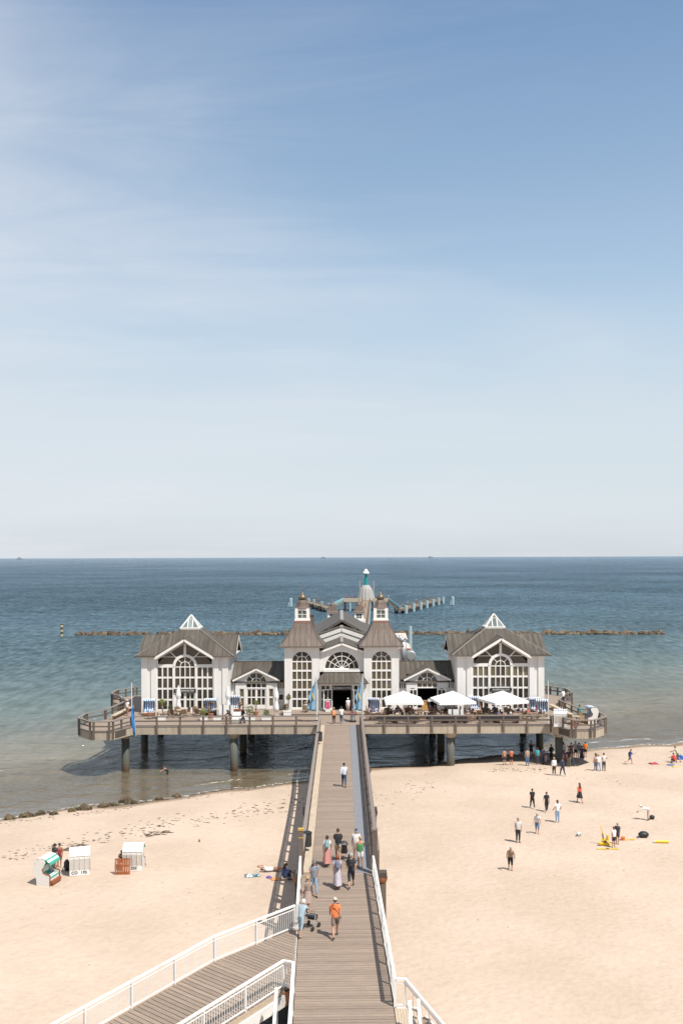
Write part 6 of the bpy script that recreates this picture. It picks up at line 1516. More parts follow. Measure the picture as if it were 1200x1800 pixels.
# ------------------------------------------------------------------ people
def skin(nodes, edges, root, sub=1, name='body'):
    """one continuous skin over a skeleton; nodes = (point, radius)"""
    me = bpy.data.meshes.new(name); me.from_pydata([tuple(p) for p, r in nodes], edges, [])
    o = bpy.data.objects.new(name, me); COL.objects.link(o)
    md = o.modifiers.new('skin', 'SKIN'); md.use_smooth_shade = True
    lay = me.skin_vertices[0].data
    for i, (p, r) in enumerate(nodes):
        lay[i].radius = r if isinstance(r, tuple) else (r, r); lay[i].use_root = (i == root)
    if sub: sb = o.modifiers.new('sub', 'SUBSURF'); sb.levels = sub; sb.render_levels = sub
    dg = bpy.context.evaluated_depsgraph_get(); res = bpy.data.meshes.new_from_object(o.evaluated_get(dg))
    bpy.data.objects.remove(o); bpy.data.meshes.remove(me); return res
def to_mb(me): 
    m = MB(); m.add([tuple(v.co) for v in me.vertices], [tuple(p.vertices) for p in me.polygons]); return m

POSES = {   # torso lean, thighs, knees, shoulders (forward swing), elbows, spread
    'stand': dict(), 'stand2': dict(sh=(.1, -.05), el=(.2, .5), th=(.04, -.06), kn=(.0, .05)),
    'walk': dict(th=(.38, -.28), kn=(.12, .30), sh=(-.32, .35), el=(.15, .30), lean=.03),
    'walk2': dict(th=(-.30, .42), kn=(.35, .10), sh=(.38, -.30), el=(.35, .12), lean=.03),
    'strap': dict(th=(.30, -.22), kn=(.1, .25), sh=(.15, .45), el=(.2, 1.9), lean=.02),
    'hips': dict(sh=(-.35, -.35), el=(1.2, 1.2), spread=.45), 'look': dict(sh=(.5, .5), el=(1.9, 1.9), spread=.2, th=(.05, -.05)),
    'point': dict(sh=(.05, .75), el=(.1, .25), spread=.3), 'lean': dict(lean=.42, th=(.20, -.22), kn=(.25, .30), sh=(.75, .70), el=(.35, .4)),
    'lean2': dict(lean=.12, th=(.25, -.2), kn=(.12, .25), sh=(.55, .55), el=(.6, .6)),
    'bend': dict(lean=1.35, th=(.15, .05), kn=(.2, .2), sh=(.35, .25), el=(.1, .2)), 'stoop': dict(lean=.50, th=(.30, -.18), kn=(.2, .25), sh=(.1, -.05), el=(.2, .3), spread=.25),
    'sit': dict(th=(1.45, 1.40), kn=(1.42, 1.45), sh=(.55, .65), el=(.8, .6), lean=-.08), 'sit2': dict(th=(1.40, 1.48), kn=(1.35, 1.5), sh=(.9, .3), el=(1.2, .9), lean=.12),
    'ground': dict(th=(1.95, 2.0), kn=(2.05, 1.9), sh=(.8, .7), el=(.3, .4), lean=.25), 'run': dict(th=(.75, -.55), kn=(.7, .9), sh=(-.7, .7), el=(1.3, 1.3), lean=.2),
    'lie': dict(th=(.12, .05), kn=(.2, .05), sh=(2.4, 2.2), el=(.9, 1.0), spread=.3), 'wade': dict(lean=.75, th=(.25, .05), kn=(.2, .2), sh=(.7, .5), el=(.2, .3))}
PC = {}
def pose(key):
    if key in PC: return PC[key]
    P = dict(lean=0, th=(.03, -.03), kn=(.02, .02), sh=(.05, -.05), el=(.12, .12), spread=.14); P.update(POSES[key]); J = {}
    sg = lambda a: Vector((0, math.sin(a), -math.cos(a)))
    pel = Vector((0, 0, 0)); up = Vector((0, math.sin(P['lean']), math.cos(P['lean'])))
    J['pel'] = pel; J['waist'] = pel + up * .16; J['chest'] = pel + up * .36; J['neck'] = pel + up * .53
    hl = P['lean'] * .65; hu = Vector((0, math.sin(hl), math.cos(hl))); J['hu'] = hu; J['hbase'] = J['neck'] + hu * .07; J['head'] = J['neck'] + hu * .165 + Vector((0, .012, 0)); J['htop'] = J['neck'] + hu * .265
    for i, s in enumerate((-1, 1)):
        h = pel + Vector((s * .085, 0, -.04)); k = h + sg(P['th'][i]) * .43 + Vector((s * .01, 0, 0)); a = k + sg(P['th'][i] - P['kn'][i]) * .41; f = Vector((s * .02, 1, -.15)) if key not in ('lie',) else Vector((0, .4, -.8))
        sh = P['th'][i] - P['kn'][i]; f = Vector((s * .15, math.cos(min(0, sh) * .8), math.sin(sh) * .6 - .12)).normalized() if key != 'lie' else Vector((s * .3, .8, -.4))
        J['hip%d' % i] = h; J['kn%d' % i] = k; J['an%d' % i] = a; J['toe%d' % i] = a + f * .15 + Vector((0, 0, -.03)); J['heel%d' % i] = a - f * .04 + Vector((0, 0, -.045))
        shd = pel + up * .475 + Vector((s * .175, 0, 0)); sp = P['spread']
        ua = P['sh'][i] + P['lean'] * .35; e = shd + (sg(ua) + Vector((s * sp, 0, 0))).normalized() * .285; fa = ua + P['el'][i]; w_ = e + (sg(fa) + Vector((-s * .15 * min(1, P['el'][i]) + s * sp * .4, 0, 0))).normalized() * .25
        J['sh%d' % i] = shd; J['el%d' % i] = e; J['wr%d' % i] = w_; J['hd%d' % i] = (w_ - e).normalized()
    if key in ('sit', 'sit2'): dz = .52
    elif key == 'lie': dz = .85
    else: dz = -min(min(J[k].z for k in ('an0', 'an1', 'heel0', 'heel1', 'toe0', 'toe1')) - .03, J['pel'].z - .13 if key == 'ground' else 9)
    for k in list(J):
        if k != 'hu' and not k.startswith('hd'): J[k] = J[k] + Vector((0, 0, dz))
    PC[key] = J; return J
def hand(mb, w_, d, s):
    d = d.normalized(); side = Vector((0, 1, 0)); side = (side - d * side.dot(d)).normalized(); nrm_ = d.cross(side) * s
    p0 = w_; p1 = w_ + d * .085
    mb.bar(p0 - d * .01, p1, .075, .028, nrm_)
    a = d.cross(nrm_).normalized()
    if a.dot(side) < 0: a = -a
    for k, L in enumerate((.068, .078, .072, .056)):
        q = p1 + a * (.028 - .019 * k); m_ = q + (d - nrm_ * s * .25 * 0 + Vector((-s, 0, 0)) * .18) * L * .55; e = m_ + (d + Vector((-s, 0, 0)) * .55).normalized() * L * .5
        mb.tube(q - d * .012, m_, .0095, .009, 5); mb.tube(m_, e, .009, .007, 5)
    t0 = p0 + d * .025 + a * .034; mb.tube(t0, t0 + (d * .6 + a * .8).normalized() * .035, .011, .010, 5); mb.tube(t0 + (d * .6 + a * .8).normalized() * .03, t0 + (d * .9 + a * .5).normalized() * .065, .010, .008, 5)
MC = {}
def piece(key, kind):
    k = (key, kind)
    if k in MC: return MC[k]
    J = pose(key); L = lambda a, b, t: J[a] + (J[b] - J[a]) * t
    if kind == 'body':
        nodes = [(J['pel'], (.130, .118)), (J['waist'], (.128, .105)), (J['chest'], (.150, .118)), (J['neck'], .056), (J['hbase'], .052), (J['head'], (.076, .090)), (J['htop'], (.050, .055))]; ed = [(0, 1), (1, 2), (2, 3), (3, 4), (4, 5), (5, 6)]
        for i in (0, 1):
            b = len(nodes); nodes += [(J['hip%d' % i], .098), (L('hip%d' % i, 'kn%d' % i, .5), .080), (J['kn%d' % i], .059), (L('kn%d' % i, 'an%d' % i, .35), .058), (J['an%d' % i], .038), (J['toe%d' % i], .028)]
            ed += [(0, b), (b, b + 1), (b + 1, b + 2), (b + 2, b + 3), (b + 3, b + 4), (b + 4, b + 5)]
            b = len(nodes); nodes += [(J['sh%d' % i], .062), (L('sh%d' % i, 'el%d' % i, .5), .050), (J['el%d' % i], .041), (L('el%d' % i, 'wr%d' % i, .35), .040), (J['wr%d' % i], .027)]
            ed += [(2, b), (b, b + 1), (b + 1, b + 2), (b + 2, b + 3), (b + 3, b + 4)]
        mb = to_mb(skin(nodes, ed, 0))
        for i, s in ((0, -1), (1, 1)): hand(mb, J['wr%d' % i], J['hd%d' % i], s)
        hd, hu = J['head'], J['hu']; fw = Vector((0, hu.z, -hu.y))
        mb.add([hd + fw * .085 + hu * .02, hd + fw * .085 - hu * .03 + Vector((.014, 0, 0)), hd + fw * .085 - hu * .03 - Vector((.014, 0, 0)), hd + fw * .112 - hu * .028], [(0, 1, 3), (1, 2, 3), (2, 0, 3)])
        for s in (-1, 1): mb.ball(hd + Vector((s * .078, 0, 0)) - hu * .005, .028, 6, 5, (.4, .7, 1))
        n0 = len(mb.f)
        for s in (-1, 1): mb.ball(hd + fw * .082 + hu * .022 + Vector((s * .032, 0, 0)), .012, 6, 4)
        mb.bar(hd + fw * .084 - hu * .052 - Vector((.024, 0, 0)), hd + fw * .084 - hu * .052 + Vector((.024, 0, 0)), .008, .008)
        me = mb.mesh('body', M['skin'], True); me.materials.append(M['face'])
        for p in me.polygons:
            if p.index >= n0: p.material_index = 1
    elif kind in ('tee', 'top', 'shirt', 'tank'):
        nodes = [(L('pel', 'waist', -.35), (.178, .160)), (J['waist'], (.172, .150)), (J['chest'], (.188, .160)), (L('chest', 'neck', .95), (.115, .105))]; ed = [(0, 1), (1, 2), (2, 3)]
        for i in (0, 1):
            b = len(nodes)
            if kind == 'tank': nodes += [(L('chest', 'sh%d' % i, .85), .078)]; ed += [(2, b)]; continue
            nodes += [(J['sh%d' % i], .084), (L('sh%d' % i, 'el%d' % i, .68), .072)]; ed += [(2, b), (b, b + 1)]
            if kind == 'shirt': nodes += [(J['el%d' % i], .060), (L('el%d' % i, 'wr%d' % i, .92), .048)]; ed += [(b + 1, b + 2), (b + 2, b + 3)]
        me = skin(nodes, ed, 1, name='shirt')
    elif kind in ('trousers', 'shorts', 'capri'):
        t = {'trousers': 2, 'shorts': 0, 'capri': 1}[kind]
        nodes = [(L('pel', 'waist', .75), (.152, .136)), (J['pel'], (.160, .146))]; ed = [(0, 1)]
        for i in (0, 1):
            b = len(nodes); nodes += [(J['hip%d' % i], .118), (L('hip%d' % i, 'kn%d' % i, .55), .102), (L('hip%d' % i, 'kn%d' % i, .88), .086)]; ed += [(1, b), (b, b + 1), (b + 1, b + 2)]
            if t: nodes += [(L('kn%d' % i, 'an%d' % i, .15), .070), (L('kn%d' % i, 'an%d' % i, .45 if t == 1 else .5), .066)]; ed += [(b + 2, b + 3), (b + 3, b + 4)]
            if t == 2: nodes += [(L('kn%d' % i, 'an%d' % i, .93), .056)]; ed += [(b + 4, b + 5)]
        me = skin(nodes, ed, 1, name='trousers')
    elif kind in ('skirt', 'longskirt'):
        mb = MB(); n = 18; rows = []
        low = {'skirt': ('kn0', 'kn1', -.02), 'longskirt': ('an0', 'an1', .14)}[kind]
        m_ = (J[low[0]] + J[low[1]]) / 2; sp = max(abs(J[low[0]].y - J[low[1]].y), .1); z1 = m_.z + low[2]; top = L('pel', 'waist', .6)
        vs = []
        for j in range(6):
            f = j / 5; c = top + (Vector((m_.x, m_.y, z1)) - top) * f; rx = .150 + .105 * f ** .8; ry = .138 + (sp * .62 + .02) * f
            for i in range(n): a = 2 * PI * i / n; k = 1 + .07 * f * math.sin(a * 6); vs.append((c.x + rx * k * math.cos(a), c.y + ry * k * math.sin(a), c.z))
        fs = [(j * n + i, j * n + (i + 1) % n, (j + 1) * n + (i + 1) % n, (j + 1) * n + i) for j in range(5) for i in range(n)]
        me = mb.add(vs, fs).mesh('skirt', None, True)
    elif kind == 'shoes':
        mb = MB()
        for i in (0, 1):
            s_ = to_mb(skin([(J['heel%d' % i], .042), (J['an%d' % i] + Vector((0, 0, -.02)), .046), (J['toe%d' % i], .038)], [(0, 1), (1, 2)], 1)); mb.add(s_.v, s_.f)
        me = mb.mesh('shoes', None, True)
    else:
        mb = MB(); hd, hu = J['head'], J['hu']; fw = Vector((0, hu.z, -hu.y)); sd = Vector((1, 0, 0))
        def shell(c, rx, ry, rz_, cut, n=12, m=8):
            vs = [c + hu * rz_]; fs = []
            for j in range(1, m + 1):
                a = cut * j / m
                for i in range(n): t = 2 * PI * i / n; q = 1 - (.0 if math.sin(t) < .2 else .30 * (j / m)); vs.append(c + sd * rx * math.sin(a * q) * math.cos(t) + fw * ry * math.sin(a * q) * math.sin(t) + hu * rz_ * math.cos(a * q))
            for i in range(n): fs.append((0, 1 + i, 1 + (i + 1) % n))
            for j in range(m - 1):
                for i in range(n): fs.append((1 + j * n + i, 1 + (j + 1) * n + i, 1 + (j + 1) * n + (i + 1) % n, 1 + j * n + (i + 1) % n))
            mb.add(vs, fs)
        if kind == 'hair': shell(hd + hu * .015 - fw * .008, .093, .108, .118, 1.95)
        if kind == 'bob': shell(hd + hu * .015 - fw * .012, .102, .115, .122, 2.35)
        if kind == 'long':
            shell(hd + hu * .015 - fw * .012, .098, .112, .120, 2.1)
            mb.tube(hd - fw * .085 + hu * .02, J['chest'] - fw * .155 + hu * .02, .075, .05, 10)
        if kind == 'tail':
            shell(hd + hu * .015 - fw * .008, .094, .108, .118, 1.95); mb.tube(hd - fw * .10 + hu * .03, J['neck'] - fw * .13, .032, .02, 8)
        if kind == 'cap':
            shell(hd + hu * .03, .100, .115, .108, 1.45); mb.add([hd + hu * .045 + fw * .09 + sd * x + fw * y for x, y in ((-.075, 0), (.075, 0), (.06, .075), (-.06, .075))] + [hd + hu * .035 + fw * .09 + sd * x + fw * y for x, y in ((-.075, 0), (.075, 0), (.06, .075), (-.06, .075))], [(0, 1, 2, 3), (7, 6, 5, 4), (0, 4, 5, 1), (1, 5, 6, 2), (2, 6, 7, 3), (3, 7, 4, 0)])
        if kind == 'hat':
            shell(hd + hu * .03, .100, .112, .112, 1.5); ring = [hd + hu * .04 + (sd * math.cos(2 * PI * i / 16) + fw * math.sin(2 * PI * i / 16)) * r + hu * dz_ for r, dz_ in ((.095, .0), (.19, -.02), (.19, -.03), (.095, -.01)) for i in range(16)]
            mb.add(ring, [(j * 16 + i, j * 16 + (i + 1) % 16, ((j + 1) % 4) * 16 + (i + 1) % 16, ((j + 1) % 4) * 16 + i) for j in range(4) for i in range(16)])
        me = mb.mesh(kind, None, True)
    me.name = {'tee': 'shirt', 'top': 'shirt', 'tank': 'shirt', 'bob': 'hair', 'long': 'hair', 'tail': 'hair', 'capri': 'trousers', 'longskirt': 'skirt'}.get(kind, kind)
    for p in me.polygons: p.use_smooth = True
    MC[k] = me; return me
M['skin'] = mat('skin', (.50, .27, .18), .6, .06, 5); M['face'] = mat('eyes_and_mouth', (.07, .03, .025), .5)
M['skin_d'] = mat('tanned_skin', (.38, .19, .115), .6, .06, 5)
WHITE, BLACK, NAVY, JEANS, GREYC, ORANGE = (.78, .77, .75), (.018, .018, .02), (.025, .03, .06), (.12, .20, .33), (.20, .22, .25), (.82, .22, .07)
BROWN, BLOND, GREYH, WHITEH, DARKH, RED_H = (.07, .035, .02), (.42, .28, .13), (.36, .35, .33), (.72, .70, .66), (.02, .014, .012), (.25, .06, .03)
def person(loc, head, h, ps, label, top=('tee', WHITE), low=('trousers', JEANS), hair=('hair', BROWN), cap=None, shoes=BLACK, group=None, tan=False, rx=0.0):
    """head: compass turn; 0 walks away from the camera"""
    t = thing('person', tuple(loc), label, 'person', group, head); k = h / 1.745; t.scale = (k, k, k); t.rotation_euler.x = rx
    def part(kind, col):
        me = piece(ps, kind); o = link(me.name.split('.')[0], me, t)
        if not me.materials: me.materials.append(None)
        o.material_slots[0].link = 'OBJECT'; o.material_slots[0].material = flat(col)
        return o
    b = link('body', piece(ps, 'body'), t)
    if tan: b.material_slots[0].link = 'OBJECT'; b.material_slots[0].material = M['skin_d']
    if top: part(*top)
    if low: part(*low)
    if hair: part(*hair)
    if cap: part(*cap)
    if shoes: part('shoes', shoes)
    return t
def rucksack(p, head, h, col, label, ps='walk'):
    k = h / 1.745; J = pose(ps); c = J['chest']; f = Vector((-math.sin(head), math.cos(head), 0))
    t = thing('rucksack', tuple(Vector(p) + (Matrix.Rotation(head, 3, 'Z') @ (c + Vector((0, -.20, -.22)))) * k), label, 'rucksack', None, head); t.scale = (k, k, k); m = flat(col)
    mb = MB().ball((0, -.02, .20), .5, 12, 10, (.30, .19, .48)); link('bag_body', mb.mesh('bag_body', m, True), t)
    link('pocket', MB().ball((0, -.09, .12), .5, 10, 8, (.24, .12, .24)).mesh('pocket', m, True), t)
    st = MB()
    for s in (-1, 1): st.bar((s * .10, .06, .36), (s * .13, .33, .30), .04, .015).bar((s * .10, .06, .36), (s * .12, .20, .44), .04, .015).bar((s * .12, .20, .44), (s * .13, .33, .30), .04, .015)
    link('straps', st.mesh('straps', m), t); return t
A = lambda px, py: at(px, py, DZ + .005)
S_ = lambda px, py: on_sand(px, py)
PI2 = PI
# on the walkway
p = A(589, 1648); person(p, 0.05, 1.80, 'walk2', 'person in orange shirt, taupe shorts and pale cap walking away alone', ('tee', ORANGE), ('shorts', (.22, .16, .13)), ('hair', BROWN), ('cap', (.52, .46, .42)), (.06, .05, .05))
t = thing('shoulder_bag', tuple(p + Vector((.16, .02, .82))), 'small dark bag on the hip of the person in orange', 'bag', None, 0.05); link('bag_body', MB().ball((.08, 0, .08), .5, 10, 8, (.10, .22, .20)).mesh('bag_body', M['black'], True), t); link('strap', MB().bar((.09, -.08, .16), (-.26, -.155, .62), .03, .015).bar((-.26, -.155, .62), (-.30, -.02, .66), .03, .015).mesh('strap', M['black']), t)
person(A(529, 1646), R(-28), 1.62, 'lean', 'white haired person in light blue top and trousers pushing a rollator', ('tee', (.33, .43, .49)), ('capri', (.33, .42, .48)), ('bob', WHITEH), None, (.45, .36, .30))
person(A(541, 1600), R(165), 1.66, 'walk', 'person in a beige patterned dress with sunglasses walking towards the camera', ('shirt', (.36, .27, .22)), ('skirt', (.36, .27, .22)), ('bob', BLOND), None, (.4, .26, .15), tan=True)
p = A(552, 1575); person(p, R(190), 1.80, 'strap', 'person in grey shirt, pale jeans and cap walking towards the camera', ('tee', (.24, .27, .30)), ('trousers', (.27, .36, .47)), ('hair', GREYH), ('cap', (.12, .12, .13)), (.05, .04, .03)); rucksack(p, R(190), 1.80, (.02, .02, .025), 'black rucksack on the person in grey with cap', 'strap')
p = A(593, 1560); person(p, .08, 1.66, 'walk', 'red haired person in a pale lavender dress walking away', ('tee', (.47, .45, .52)), ('longskirt', (.44, .40, .44)), ('bob', RED_H), None, (.5, .3, .25)); rucksack(p, .08, 1.66, (.16, .17, .22), 'grey rucksack on the person in the lavender dress')
p = A(617, 1560); person(p, -.05, 1.78, 'walk2', 'person in dark shirt and dark three quarter trousers with grey cap', ('tee', (.03, .04, .05)), ('capri', (.03, .035, .045)), ('hair', GREYH), ('cap', (.32, .34, .34)), (.03, .03, .03)); rucksack(p, -.05, 1.78, (.016, .016, .02), 'large black rucksack on the person in dark three quarter trousers', 'walk2')
person(A(633, 1525), .1, 1.70, 'point', 'blond person in green tank top and white shorts touching the right railing', ('tank', (.08, .27, .10)), ('shorts', WHITE), ('bob', BLOND), None, (.4, .25, .15))
person(A(626, 1513), 0, 1.75, 'stand2', 'person in white shirt and navy cap behind the one in green', ('tee', WHITE), ('shorts', (.5, .45, .36)), ('hair', GREYH), ('cap', (.03, .05, .16)), (.2, .2, .2))
p = A(575, 1521); person(p, -.06, 1.65, 'walk', 'person in white top and long salmon pink skirt walking away', ('tee', (.66, .60, .56)), ('longskirt', (.46, .20, .17)), ('bob', BROWN), None, (.6, .5, .3)); rucksack(p, -.06, 1.65, (.22, .34, .36), 'pale teal rucksack on the person in the pink skirt')
person(A(594, 1514), .02, 1.80, 'lean2' if 'lean2' in POSES else 'stand2', 'person in black shirt and khaki shorts pushing a dark pushchair', ('tee', BLACK), ('shorts', (.42, .32, .22)), ('hair', BROWN), None, (.05, .05, .05))
person(A(604.5, 1383), .04, 1.78, 'walk', 'person in white shirt and jeans walking alone in the middle of the walkway', ('shirt', (.66, .68, .76)), ('trousers', (.035, .065, .13)), ('hair', DARKH), None, BLACK)
person(A(586.5, 1272), .05, 1.68, 'walk2', 'blond person in orange top and dark trousers at the end of the walkway', ('tank', (.80, .36, .16)), ('trousers', (.09, .03, .02)), ('bob', BLOND), None, BLACK)
person(A(600, 1272), -.05, 1.76, 'walk', 'person in white shirt and jeans beside the one in orange at the entrance', ('tee', WHITE), ('trousers', (.09, .14, .22)), ('hair', BROWN), None, WHITE)
q = at(611.5, 1255, DZ + .12); person(q, R(175), 1.70, 'stand2', 'white haired person in white top and beige shorts standing in the doorway', ('tee', WHITE), ('shorts', (.5, .42, .33)), ('bob', WHITEH), None, (.4, .3, .2))
# on the terrace
person(A(427, 1272), R(-70), 1.75, 'walk', 'person all in black walking behind the railing left of the towers', ('shirt', BLACK), ('trousers', BLACK), ('hair', DARKH), None, BLACK)
person(A(406, 1273), R(75), 1.55, 'wade', 'stooping person in black top with bare legs behind the left railing', ('tee', BLACK), ('shorts', (.3, .2, .15)), ('long', DARKH), None, BLACK)
person(A(224, 1258), R(160), 1.70, 'stand2', 'person in white shirt and straw hat at the left corner of the terrace', ('tee', WHITE), ('shorts', (.33, .26, .2)), ('hair', BROWN), ('hat', (.55, .42, .25)), (.3, .2, .1))
person(A(989, 1238), R(20), 1.70, 'stand', 'person in white top and black trousers by the rear railing on the right', ('tee', WHITE), ('trousers', BLACK), ('hair', DARKH), None, BLACK)
CLOTHES = [(.10, .06, .04), (.55, .52, .5), (.05, .05, .06), (.07, .16, .36), (.45, .12, .10), (.12, .10, .20), (.5, .42, .34), (.04, .10, .09), (.3, .22, .18), WHITE]
CN = ['dark brown', 'pale grey', 'black', 'blue', 'red', 'dark purple', 'beige', 'dark green', 'brown', 'white']
rp_ = random.Random(5); used_l = set()
picks = [SEATS[i] for i in (0, 1, 3, 4, 6, 8, 9, 11, 13, 14, 15, 17, 19, 20, 22, 24, 26, 27, 29, 31, 33, 34, 36, 38, 40, 42, 44, 46, 47, 49, 50, 52)]
for n_, (x, y, rz, where) in enumerate(picks):
    for tr in range(12):
        ci = rp_.randrange(len(CLOTHES)); hi = rp_.randrange(4); lb = '%s haired sitter in %s top, table %s' % (('dark', 'blond', 'grey', 'brown')[hi], CN[ci], where)
        if lb not in used_l: break
    used_l.add(lb)
    person((x, y - 0.0, DZ - .06) if False else (x, y, DZ - .03), rz + PI, 1.70, rp_.choice(('sit', 'sit2')), lb, (rp_.choice(('tee', 'shirt')), CLOTHES[ci]), ('trousers', rp_.choice(((.03, .03, .05), (.10, .16, .26), (.35, .30, .25)))), (rp_.choice(('hair', 'bob', 'hair')), (DARKH, BLOND, GREYH, BROWN)[hi]), None, BLACK)
person(A(537, 1253.4) + Vector((0, .0, -.03)), R(160) + PI, 1.68, 'sit', 'blond person in beige top resting in the single armchair at the left tower', ('tee', (.5, .42, .36)), ('trousers', (.20, .10, .06)), ('bob', BLOND), None, BLACK)
